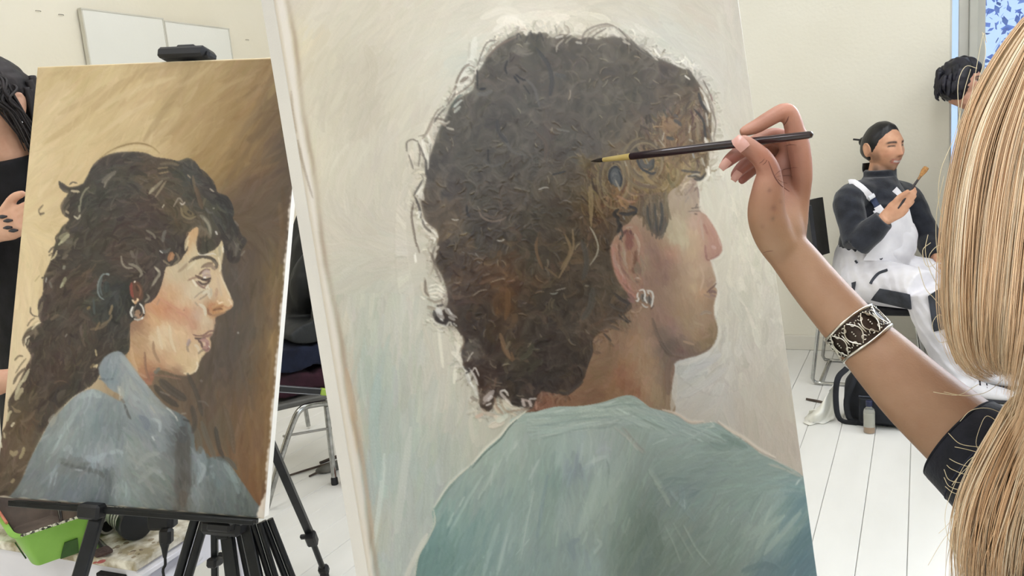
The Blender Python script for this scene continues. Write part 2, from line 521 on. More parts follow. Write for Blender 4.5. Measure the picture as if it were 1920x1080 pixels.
# ---------------------------------------------------------------- portrait of the curly-haired sitter (large canvas)
def paint_large():
    P = Paint(470, -130, 1120, 1390, 7)
    rng = P.rng
    bg = P.field("""540 -100 C9BFAE 900 -100 CCC3B2 1300 -100 C8BFAF
540 10 CABFAE 640 20 CBC1AF 700 20 CCC2B0 800 30 CEC5B4 900 20 CBC2B3 1000 15 D0C7B8 1100 20 C9C0AF 1200 20 C9C1B1 1300 20 C8BFAF 1380 30 C6BDB0
545 90 CFC2A6 560 150 CBC0AB 575 300 CEC3AC 600 450 C8BEAC 640 600 C2BAA9 655 680 BFB39F 663 760 BBAC97 672 840 B3AB9C 690 1000 B4AD9F
680 110 BFB5A3 700 150 C2B8A6 690 200 BCB2A0 760 190 CBC2B0 720 60 CBC1AF 800 100 CFC7B7 860 60 D0C8B8 930 40 D6CDBD 955 30 DFD7C9 1020 45 DFD7C8 1060 40 D8CFBF 900 80 D3CDBF 880 115 C3C3B8 860 150 CCC8BA 850 190 CFC8B8 800 170 CCC4B3 760 260 C9C0AF
640 200 C4BAA6 640 320 C8BFAC 700 300 C4BBAA 740 400 C6BDAD 700 420 C1B8A8 700 500 BDB6A6 760 480 C6BEAF 690 600 B6B5A7 680 680 A8B0A6 700 730 A3AEA6 700 760 A6B0A7 720 840 A7B0A8 700 900 9FAAA5 730 930 AFB2AA 745 1000 B4B6AF 715 1050 A7AFAA 760 1080 AEB2AC
740 560 BDBAAC 780 640 BFBDB0 800 680 BFBBAE 840 640 CBC4B5 860 720 C6C1B3 800 740 B9B9AD 840 770 C0BDB0 880 780 C4BEB0 900 800 BDBAAC 860 800 B6B8AB 830 850 AFB4AA 790 900 A8B0A8 775 960 A6ADA6 760 820 ADB4AA
1360 60 CAC2B4 1370 200 CAC2B3 1395 280 CAC1B1 1360 350 D6D0BE 1345 400 D3CCBB 1400 450 D2CAB8 1370 520 D0C9B8 1430 600 CCC5B5 1400 700 C6BEB0 1460 760 C3B8A8 1470 850 BFB2A3 1330 720 C6C1BA 1290 700 BCBBB8 1300 740 C4BFB7 1290 780 C2BAAF 1350 600 CEC8B8 1360 660 C8C3B8 1420 800 C2B7A9
1250 70 CAC7BC 1200 50 CFCABE 1330 150 CBC5B9 1290 100 CBC7BC 1340 280 D3CDBF
600 1200 B4AD9F 800 1220 A5ADA7 1540 1220 BFB2A3""", val=.945)
    P.col[:] = bg
    allm = np.ones((P.h, P.w), np.float32)
    # background brushwork: streaks around the head, more upright lower down
    def bga(x, y):
        r = np.arctan2(y - 380, x - 1060) + np.pi / 2
        up = np.clip((y - 350) / 300, 0, 1) * np.clip((1000 - x) / 100, 0, 1) + np.clip((x - 1330) / 30, 0, 1)
        return r * (1 - np.clip(up, 0, 1)) + np.clip(up, 0, 1) * (np.pi / 2 - .15)
    P.scatter(allm, 2600, bga, (50, 150), (6, 15), .004, .013, .003, .55, .010, .25, src=bg)
    P.scatter(allm, 7000, bga, (25, 80), (2, 6), .008, .013, .003, .5, .014, .35, src=bg)
    light = P.mask(XY("880 130 940 40 1050 20 1180 40 1260 90 1340 180 1350 330 1440 470 1470 640 1360 740 1270 700 1300 640 1370 470 1320 200 1180 50 1000 60 880 170 800 300 760 420 790 610 860 780 780 700 740 470 770 280"), 3)
    P.scatter(light, 1500, bga, (20, 60), (3, 8), .012, .02, .003, .6, .022, .9, lift=(.3, .05))
    left = P.mask(XY("500 560 800 560 870 700 900 800 780 1000 740 1100 660 1100"), 20)
    P.scatter(left, 900, lambda x, y: np.full(len(x), 1.65), (40, 120), (2, 9), .004, .016, .006, .5, .02, .4, angj=.12)
    P.lines("BFC6BE 4:5 690 1080 712 940 720 850;B9BAB2 9:6 742 1000 755 900 770 800;C8C4B8 5 800 1000 770 1060 758 1090;98A6A1 10 708 700 700 800 712 900;C3A88A 5 648 690 655 740 661 790;B39C7E 4 660 770 668 850;D9D1C2 7 900 35 940 20 975 28;E2DACD 9 930 42 958 38 990 60;D8D4CA 7 890 70 880 120 860 150;A9A294 2 880 80 878 110;B5AB99 9 685 85 700 130 690 190;E1DCCF 4 860 640 850 720;DDD7C8 3 820 610 830 690;B9B2A4 3 790 600 820 700;D2CBBC 5 880 740 900 790", alpha=.55)

    # face and neck
    P.sat, P.val = .85, .95
    face = P.field("""1280 350 A39380 1265 375 A08F7A 1295 365 9F8E7C 1250 395 9A8972 1285 395 A18F78 1300 345 A08D7E 1240 410 8F7F68 1255 420 AA9C82 1275 425 B0A388 1262 445 B0A489 1280 455 B3A88C 1300 440 BBA184 1300 420 B39884 1312 415 AE8E7C 1322 425 A98370 1332 440 A97F6B 1328 465 A88270 1342 462 A27A69 1336 475 9F7768 1310 460 B59B7F 1295 475 B49B7D
1205 450 8A6F5D 1225 468 80645A 1230 490 7C5E50 1240 462 95795F 1258 476 A67E68 1205 490 93806A 1250 492 86675A 1265 515 8A6F58 1265 545 8C735B 1280 505 A08870 1280 530 A0876D 1300 510 B29B7E 1318 500 AE937A 1325 515 A2886F 1300 540 AB9475 1314 548 AC8A6A 1330 530 93775F 1280 550 9C8268 1245 520 816557 1235 545 866C5A 1215 525 84695A 1215 560 8A7260
1255 600 8A6C5E 1235 590 876B5C 1270 585 8E755A 1290 580 957C62 1310 580 9C8267 1330 575 8E7358 1320 605 937961 1285 605 8F795A 1265 618 846860 1292 612 9A8468 1312 618 987E64 1290 625 90765E 1270 628 836A5D 1285 637 7D6A5B 1305 632 927755 1322 630 86674E 1336 620 7E6A4C 1330 640 766344 1318 646 7A6648 1298 650 6E5C4C 1262 645 5A4C40 1248 655 584C40 1276 656 6C5048 1292 660 6A5648 1275 672 66524A
1240 625 6E5C4F 1250 690 6F6052 1255 730 7F6F5E 1250 755 8A755E 1238 655 6C5C50 1225 645 8C7162 1200 600 8E7460 1165 650 8A6F5C 1190 640 98795F 1190 655 967A62 1210 650 9C8268 1170 680 8C6C52 1190 670 977C63 1220 680 957B60 1165 700 8A624E 1180 700 8F6D53 1200 700 947960 1220 710 9A8069 1240 705 7F6B5C 1165 718 87604A 1180 722 85604A 1190 735 8C6850 1215 728 A0846A 1236 738 8D7B60 1150 735 82654C 1130 700 77604A 1110 740 745945 1060 752 785A46 1020 755 7C5848 1165 610 776352 1140 670 7A6450""", s=6)
    fm = P.mask(XY("1180 330 1250 320 1300 330 1305 340 1308 355 1310 375 1313 391 1322 402 1335 420 1345 440 1352 460 1353 468 1348 478 1338 483 1330 487 1333 496 1337 510 1341 522 1340 530 1337 535 1342 542 1343 551 1340 561 1337 575 1337 590 1342 604 1344 619 1340 640 1328 655 1305 667 1285 672 1265 680 1263 700 1258 735 1254 780 1120 800 1000 790 1003 740 1060 700 1100 560 1140 420"), 1)
    P.fill(fm, face)
    fk = (fm > .5).astype(np.float32)
    P.scatter(fk, 900, lambda x, y: 1.35 + (x - 1260) * .002, (10, 34), (2, 5), .03, .014, .004, .5, .012, .4, src=face)
    P.scatter(fk, 2600, lambda x, y: 1.3 + (x - 1260) * .003 + np.where(y > 600, -.5, 0), (8, 26), (.8, 2.0), .04, .015, .004, .4, .012, .35)
    neck = P.mask(XY("1000 740 1110 640 1200 590 1250 680 1258 780 1100 790"), 0) * fk
    P.scatter(neck, 300, lambda x, y: np.where(x < 1140, 2.6, 1.75), (14, 40), (2, 4), .02, .018, .006, .5, .014, .5)
    P.lines("""6A5747 2.5:3.5 1222 596 1229 620 1238 640 1250 658;5F4E40 4:2 1236 640 1248 657 1262 668;735B4A 2 1258 664 1280 668 1300 667;715945 2 1290 668 1318 660 1334 648;9A7B5A 2 1334 600 1339 618 1336 634;8B7252 1.5 1341 606 1342 622 1336 642
8E6B57 3 1262 684 1258 720;795D4C 5:7 1255 672 1250 700 1252 740;87694F 2 1243 690 1246 760""".replace('\n', ';'), alpha=.6)
    P.lines("""8F7A6E 1.2 1302 342 1294 353 1283 367;897468 2:1 1303 344 1304 352 1300 360;8A7266 1.3 1307 352 1309 372;6E5E50 1.2 1306 382 1303 391;6A594C 1 1294 391 1304 390 1313 388;7D6B5E 1 1288 397 1303 396 1313 397;A7967F 1 1292 394 1312 393;6F5548 1.5 1301 401 1306 402;B59A88 1.4 1290 400 1300 399;96877A 1 1290 368 1283 380
8D5E50 2:1 1322 478 1325 487 1330 488;9C6A5C 1.5 1321 460 1322 474 1325 482;A37263 2 1330 486 1340 482 1348 476;C09A8A 3 1333 462 1341 466;C4A08F 1.2 1345 444 1351 462;B98775 3 1330 425 1340 442;A97562 2 1318 420 1326 440;BC9E88 2 1312 410 1318 450
6B4A3E 1.3 1324 549 1330 543 1337 537 1342 531;74544A 3:2 1328 549 1336 546 1342 550;86655A 2 1330 553 1341 556;B08D74 2 1328 528 1337 522;A07E66 2 1324 538 1335 527;9A7A62 2 1318 552 1326 556 1338 562;C2A284 2 1311 495 1318 520 1312 545
9B8770 3 1312 590 1322 585 1333 588;A88D6C 2 1300 604 1318 610;95795A 2 1316 634 1330 628;AA8A6A 2 1280 640 1300 646""".replace('\n', ';'), alpha=.75, relief=.4)
    P.lines("DCD5C4 2 1312 372 1312 392 1322 402;D9D2C0 2:3 1322 400 1340 425 1353 452;D6CFBD 2 1356 470 1350 482 1338 487;DAD3C4 2 1336 492 1341 512 1345 530;DED8CA 2 1346 545 1341 575 1342 595;D6D0C2 2.5 1347 610 1348 630 1338 652;CFCAC2 4 1330 662 1300 676 1272 684;C0BDBA 7 1350 665 1310 690 1280 715;C7C3BD 6 1360 690 1320 720 1275 745;BDBBB9 5 1300 690 1330 680;C8BFB2 5 1265 700 1262 740 1258 770", alpha=.6, relief=1.0)

    # hair mass
    P.sat, P.val = .8, .84
    hair = P.field("""880 190 55504A 940 120 59544E 1000 90 5A564F 1060 110 58544D 1100 90 625B52 1150 110 5F5A52 1200 130 5B554E 1250 150 564F4A 1290 160 5B5248 850 270 514C46 920 230 54504B 1000 200 575350 1080 200 58534E 1150 200 5A564F 1200 200 5A554E 1240 190 5F5652 1280 190 6A5B4E 1310 200 6F5F4E
860 330 4F4944 920 320 524E49 1000 300 524E49 1040 230 5C5450 1080 280 53504B 1120 260 595650 1160 250 5A554E 1200 240 65594D 1220 250 6B5D4C 1255 240 88694A 1240 260 7E6648 1290 230 7A6650 1310 260 75654F 1315 290 80694A
1180 290 5C554C 1150 300 706044 1130 320 7C6847 1120 350 6F5F45 1160 350 80694A 1190 320 847050 1215 335 9A7F50 1240 310 8F7850 1265 310 8D7A58 1290 310 8C7652 1310 320 86714F 1250 345 94804E 1275 340 998756 1230 360 8A7050 1200 370 876A4B 1170 375 9C7048 1140 380 756046 1110 385 6C5A41 1090 350 4E4C45 1070 390 4C4640 1090 430 504539 1130 410 5F4F3E 1150 430 4A4039 1225 390 58524A 1235 420 4F4C46 1210 400 635A4D
840 400 554B40 830 430 6A5641 850 460 4C3F38 870 500 4A3B34 900 450 474340 950 400 504B46 1000 400 4B4743 960 450 474441 1020 450 454240 1060 450 4A443C 1100 470 5A4C3E 1130 490 4C443C 900 540 453933 930 525 64462F 960 515 664A38 900 600 3F3632 945 580 66482F 950 560 5D4531 960 620 413A33 990 560 3D3938 1020 520 48423A 1040 560 4A443F 1080 540 4E4841 1100 560 4B4742 1120 590 57493F 1150 560 5A4E44
880 660 38302E 900 720 453229 920 640 403532 955 650 544433 980 650 4C4A3C 1010 640 3B3434 1040 680 3C3534 1000 700 393534 960 700 3C3533 930 700 3B302D 970 740 37302E 1060 710 393534 1085 680 403836 1100 640 4B423B 1130 620 5C4D40 1030 600 3F3B39 1070 610 3F3A38""", s=10, sat=.95, val=.80) * np.array([1.04, 1.0, .93], np.float32)
    hm = P.mask(XY("""968 66 976 62 985 70 996 64 1006 66 1020 63 1034 73 1050 66 1068 68 1085 76 1100 72 1120 76 1150 70 1180 78 1200 92 1230 110 1262 124 1290 134 1296 142 1312 166 1326 190 1331 220 1330 258 1324 284 1326 308 1318 333 1300 334 1286 326 1272 346 1256 356 1247 372 1250 382 1250 418 1238 440 1225 437 1212 416 1202 404 1188 402 1176 418 1165 424 1158 436 1148 446 1144 465 1146 500 1158 532 1176 556 1182 575 1165 590 1150 602 1120 622 1108 640 1108 660 1098 690 1090 712 1060 735 1045 737 1015 732 1005 742 994 765 975 760 960 762 945 748 930 742 918 768 905 768 898 752 898 730 884 700 868 685 865 655 870 640 858 618 845 606 822 606 816 594 838 574 838 545 830 518 820 500 815 478 822 450 818 430 800 416 794 400 790 378 796 352 800 334 797 322 805 296 815 270 820 252 832 226 838 214 850 192 870 180 888 168 892 142 903 126 915 105 932 88 950 75"""), 0)
    P.fill(hm, hair)
    hk = (boxblur(hm, 2) > .25).astype(np.float32)
    # comb directions follow the locks round the skull, broken up into curls
    def ha(x, y):
        return np.arctan2(y - 330, x - 1060) + np.pi / 2 + .9 * np.sin(x * .031 + y * .017) + .7 * np.sin(y * .043 - x * .013)
    # broken, half-transparent curls between the mass and the ground
    near = boxblur(boxblur(hm, 10), 6); rimm = ((near > .03) & (hm < .5)).astype(np.float32)
    rimm *= 1 - P.mask(XY("1000 300 1290 360 1350 345 1350 500 1350 800 990 800 1000 780 1060 740 1120 640 1190 590 1140 460"), 0)
    mid = P.col * (1 - np.clip(near * 1.5, 0, .75))[..., None] + hair * np.clip(near * 1.5, 0, .75)[..., None]
    P.scatter(rimm, 700, ha, (16, 44), (1.4, 3.6), (.02, .07), .045, .006, .5, .02, 1.8, src=mid, angj=.9, keep=False)
    P.scatter(rimm, 260, ha, (14, 40), (.7, 1.6), (.03, .10), .05, .006, .6, .02, 2.2, src=mid, angj=.9, keep=False, lift=(.5, (.18, .17, .15)))
    P.scatter(hk, 1500, ha, (30, 80), (6, 12), (.012, .03), .016, .004, .8, .012, .6, src=hair, angj=.7)
    P.soften(hk, 4, .7)
    P.curls(hk, 230, (18, 36), 8, .12, (2.5, 5.0), .7, 1.2)
    P.soften(hk, 2, .55)
    P.curls(hk, 300, (13, 28), 7, .14, (1.5, 3.2), .65, 1.3)
    P.soften(hk, 1, .5)
    P.scatter(hk, 420, ha, (26, 70), (1.2, 3.0), (.015, .05), .022, .005, .45, .016, 1.2, angj=.6)
    P.scatter(hk, 260, ha, (18, 56), (.6, 1.3), (.02, .06), .014, .003, .5, .016, 1.6, angj=.6, lift=(.8, (.09, .088, .075)))
    P.soften(hk, 1, .35)
    low = P.mask(XY("830 430 1150 440 1150 600 1090 720 900 760 860 620"), 0) * hk
    P.scatter(low, 150, ha, (16, 44), (2, 5), (.03, .07), .02, .005, .55, .02, .9, angj=.8, lift=(.6, (.07, .045, .02)))
    P.scatter(low, 110, ha, (8, 26), (.8, 1.8), (.03, .1), .02, .004, .6, .02, 1.0, angj=.8, lift=(.5, (.09, .085, .06)))
    och = P.mask(XY("1200 220 1310 190 1332 250 1318 333 1256 356 1240 376 1160 390 1100 430 1090 340 1130 300 1190 280"), 0) * hk
    P.scatter(och, 700, lambda x, y: 1.4 + .5 * np.sin(x * .05), (16, 46), (1.2, 3.5), (.01, .05), .03, .006, .6, .022, .9, angj=.4, lift=(.45, (.12, .10, .06)))
    P.scatter(och, 260, lambda x, y: 1.4 + .5 * np.sin(x * .05), (14, 40), (.8, 2.2), (.01, .06), .02, .01, .75, .03, .9, angj=.5, lift=(.9, (-.12, -.115, -.09)))
    # dark accents and thin ridges with their glint painted in lighter
    P.scatter(hk, 130, ha, (6, 20), (.6, 1.3), (.02, .08), .01, .003, .65, .01, 2.4, angj=.8, lift=(.95, (-.10, -.10, -.09)))
    P.scatter(hk, 170, ha, (6, 22), (.4, .75), (.02, .08), .01, .003, .8, .01, 3.0, angj=.7, lift=(.95, (.18, .175, .15)))

    # named locks inside the hair
    P.lines("""2A2724 1.6 893 133 894 166;2C2925 1.8 950 115 946 128 949 140;282522 1.6 965 140 975 148 985 152;262421 2 962 143 972 157;23211e 2.2 898 168 910 167;6F6A62 4 893 178 910 176 922 170;2A2724 1.4 914 280 914 302;34302c 1.4 980 160 992 178;6B655D 3 985 150 1000 165 1010 200;433E3A 3:5 1003 90 1025 120 1033 150 1030 180;5b5650 4 1040 140 1060 145;6A645B 3 940 250 958 282 985 292;403b37 4 930 225 935 250 950 268;605A52 2 905 300 920 312 945 305;625040 3 1000 245 1022 270 1020 300
8A7566 1.8 896 395 904 408 920 415 938 413 948 407;6C5B4E 2.5 904 400 922 408 942 404;C8C0B0 1 845 411 852 413 859 412;CFC8BA 1 930 451 939 452 945 449;857f75 1.2 890 475 896 482;7d776d 1.2 893 490 900 494;7d776d 1 864 473 870 474;B8B2A6 1.3 832 385 834 387;302C29 2 874 385 875 400 880 408;7d776d 1.5 1043 243 1066 247;2a2724 1.6 1034 328 1060 322;CFC8BA .9 1008 356 1020 352 1028 353
5A3F2C 5 900 527 925 518 945 516;6F5039 3 898 532 930 520;A8937C .8 918 530 935 524 947 523;9b8b78 .8 885 555 898 546 912 543;74502E 4:6 946 600 951 575 950 545;7B5A3A 3 938 640 946 660 960 675 958 660;8A6A4C 3.5 936 625 943 645 955 672;7A6A52 3 948 655 955 640;4E4A38 5 975 675 990 662 998 645;575240 3 972 672 985 668 998 655;6d5b42 2 1004 455 1006 480 1012 500;7D6045 2.5 1006 445 1004 470 1016 505;8F7652 2.5 1058 440 1068 470 1050 505;937a58 2 1072 430 1072 470 1046 522;7a644a 2 1020 500 1044 520;555049 5 1090 450 1098 490 1092 525;5B564e 6 1110 540 1105 575 1090 600
B9B39E 1.6:1 1104 425 1113 440 1120 462 1116 480 1104 498;A48A5E 2.5:1.5 1106 345 1109 380 1108 415;9A8052 2 1103 350 1104 380 1107 425;8B6E48 2 1115 366 1120 385 1128 400;7d6544 2 1112 385 1130 408 1140 430;A9B0A8 .9 1045 548 1038 551 1030 550;9E978B 1 1040 545 1060 540
2E2B28 3 1158 392 1150 402 1160 410;2a2725 2.5 1165 390 1180 388 1192 394 1186 405;33302c 3 1155 410 1160 424 1156 440;262321 2 1166 430 1162 420;8f8f8b 1 1166 405 1170 412;7a776f 1 1175 396 1184 392;35322f 3 1160 400 1175 402 1190 398""".replace('\n', ';'), alpha=.8, relief=1.2)
    # the two ring curls of the fringe
    for (cx, cy, rx, ry, n) in ((1152, 334, 11, 19, 4), (1207, 306, 14, 16, 3)):
        for k in range(9):
            a0 = rng.uniform(0, 6.28); s = 1.25 + k * .22
            th = a0 + np.linspace(0, rng.uniform(1.6, 3.4), 8)
            c = [hexc('8F7A52'), hexc('A48C62'), hexc('6B5A42'), hexc('7E6A48')][k % 4]
            P.line(list(zip(cx + rx * s * np.cos(th), cy + ry * s * np.sin(th))), c, 1.4, 2.2, .75, relief=1.2)
    P.blob("1141 325 1150 314 1160 316 1165 330 1166 345 1160 352 1150 348 1142 340", "4A4B4A", 1)
    P.lines("2F3032 2 1146 346 1141 334 1143 320 1152 313 1161 319;2F3032 1.6 1158 320 1164 334 1162 350;7C7A76 1.4 1147 332 1150 325 1156 328;6b6a68 2 1152 332 1150 340 1154 350;A69A86 1.6 1152 338 1158 350 1161 358;30302F 2 1193 296 1196 308 1203 318 1212 322;54524E 4 1200 298 1204 310 1214 312 1222 300;8f8a7c 1.2 1208 296 1214 308;3a3935 2 1224 298 1222 314 1214 320;33312d 2 1206 320 1220 326 1228 324;B7A88A 1.5 1170 302 1173 312;C6B898 1 1203 346 1217 347;A98A52 5:3 1205 325 1213 338 1225 345;7b6148 3 1190 340 1205 348 1230 352", alpha=.85, relief=1.2)
    P.lines("""A5805A 5 1252 222 1262 236 1274 238;9F774B 6 1240 232 1255 240 1268 245;93714B 4 1258 246 1268 240;5C564E 3 1262 216 1270 220;4E4C48 3 1262 226 1270 230 1276 236;4B4A47 3 1248 258 1262 262;8F7A58 2 1235 240 1240 265;C9BBA0 1.2 1244 248 1240 265;BFB096 1.2 1234 262 1245 276;A0896A 2 1226 262 1230 274;A98B63 2 1290 230 1294 262;C8BBA3 1.2 1293 235 1290 250;9A8262 2 1305 225 1308 260;D5CDBD 1.5 1322 212 1326 238;DAD3C5 1.4 1316 190 1330 212;3B3833 2.5 1308 175 1314 195 1322 206;37342f 2 1300 205 1316 225 1321 245;3d3a36 2 1318 236 1322 262;B9AD98 1.5 1290 262 1298 266;4d463e 2 1276 320 1290 322 1312 324;3b352e 1.8 1288 331 1300 330 1312 335 1322 325;CFC6B2 1.4 1293 330 1304 327 1312 330;3f3a33 2 1300 336 1310 338 1318 332;B7A37E 2 1311 298 1316 310;CFC8B8 1.6 1314 296 1320 312;AAB0AE 1.5 1297 287 1300 297;5a3f28 1.4 1305 300 1308 314
C08A66 2 1155 368 1165 372 1175 378 1190 379;B98A55 4:2 1160 372 1165 384 1175 392;A87C4C 3 1168 376 1176 384 1170 390;A3895B 3 1260 350 1268 338 1272 320;B09A5E 1.6 1268 318 1270 330;8d7a4c 3 1256 352 1262 345;8A6A4E 2 1180 362 1210 366 1240 362;B9936A 1.4 1172 350 1178 362 1190 368;6f5b42 1.5 1196 372 1225 372;B9A98C 1.4 1233 378 1242 374""".replace('\n', ';'), alpha=.75, relief=1.2)
    # sideburn brushed down over the cheek
    sb = P.mask(XY("1196 384 1248 376 1250 415 1240 438 1226 434 1212 414 1200 402"), 2)
    P.scatter(sb, 160, 1.6, (16, 40), (1, 2.6), .015, .03, .008, .7, .02, .5, keep=False, angj=.15)
    P.lines("4A4741 2 1212 385 1214 408 1219 428;44423d 2 1226 382 1228 410 1231 436;3d3c38 2.5 1238 380 1240 405 1236 432;7E705C 1.5 1205 388 1206 405;85755f 1.5 1220 386 1222 418", alpha=.7)
    # ear
    P.blob("1166 426 1176 421 1190 424 1200 436 1206 455 1207 490 1206 520 1200 545 1190 558 1178 548 1163 532 1152 512 1146 488 1143 466 1150 452 1158 446", "947462", 1, .92)
    P.blob("1146 462 1153 458 1156 480 1163 505 1178 532 1194 556 1188 560 1170 543 1155 518 1147 490", "A0776A", 1)
    P.blob("1172 437 1180 434 1187 444 1187 462 1180 470 1172 462", "7A544A", 1)
    P.blob("1176 474 1182 473 1179 500 1184 512 1177 505 1174 488", "8F6F5A", 1)
    P.blob("1188 472 1194 471 1195 490 1202 511 1192 513 1184 510 1187 490", "70503F", 1)
    P.blob("1186 500 1195 492 1203 511 1190 514", "7C6858", 1)
    P.lines("6A443C 2 1168 440 1172 434 1180 434 1186 441;D0B7A6 1.6 1160 440 1162 448;B98F79 3 1150 470 1155 495 1168 518;D2A996 1.2 1156 494 1163 510 1171 524;C79A88 1.6 1148 480 1154 500;A4705F 1.6 1165 530 1180 545 1193 553;C4A78D 2 1170 468 1170 488 1175 503;B89A80 2.5 1166 455 1167 480 1172 500;9A6C5C 2 1160 468 1164 500 1180 524;8E6655 1.6 1160 455 1160 480;C6A88E 2 1188 438 1196 455 1196 478;A98F74 2.5 1200 478 1204 500 1203 520;DCC8B4 1.4 1188 523 1194 521 1200 524;7d6050 1.2 1188 527 1198 529;9B6D66 3 1176 550 1186 562 1180 566;A4766D 2 1175 560 1190 568;BFA088 2 1172 428 1185 426;44403a 2 1162 428 1166 440 1160 450;B69078 2 1143 462 1150 460 1156 466;B29377 2 1180 518 1195 535", alpha=.85, relief=.8)
    P.scatter(P.mask(XY("1150 440 1205 430 1207 540 1190 556 1150 500"), 0), 220, 1.3, (6, 18), (.7, 1.4), .03, .02, .012, .5, .02, .5)
    # silver earring with three ribs
    P.lines("8C8076 6 1202 552 1210 566;7d7267 4 1214 556 1220 572;EDE9E2 1.5 1195 549 1193 556 1196 561 1192 565;F1EEE8 1.5 1197 545 1205 544 1208 552 1207 560 1212 569;E9E5DC 1.7 1211 545 1220 547 1223 556 1221 572;F6F4EF 1.2 1221 568 1220 577;DAD4CA 1.3 1202 570 1209 576 1214 575;ECE8E0 1.2 1190 564 1196 565;4d433a 1 1216 553 1216 568;5a4f45 1 1204 552 1203 562;EEE9E2 1.2 1212 547 1216 551;7a5f52 1.4 1219 580 1225 572", alpha=.95, relief=1.6)
    P.sat, P.val = .9, 1.0
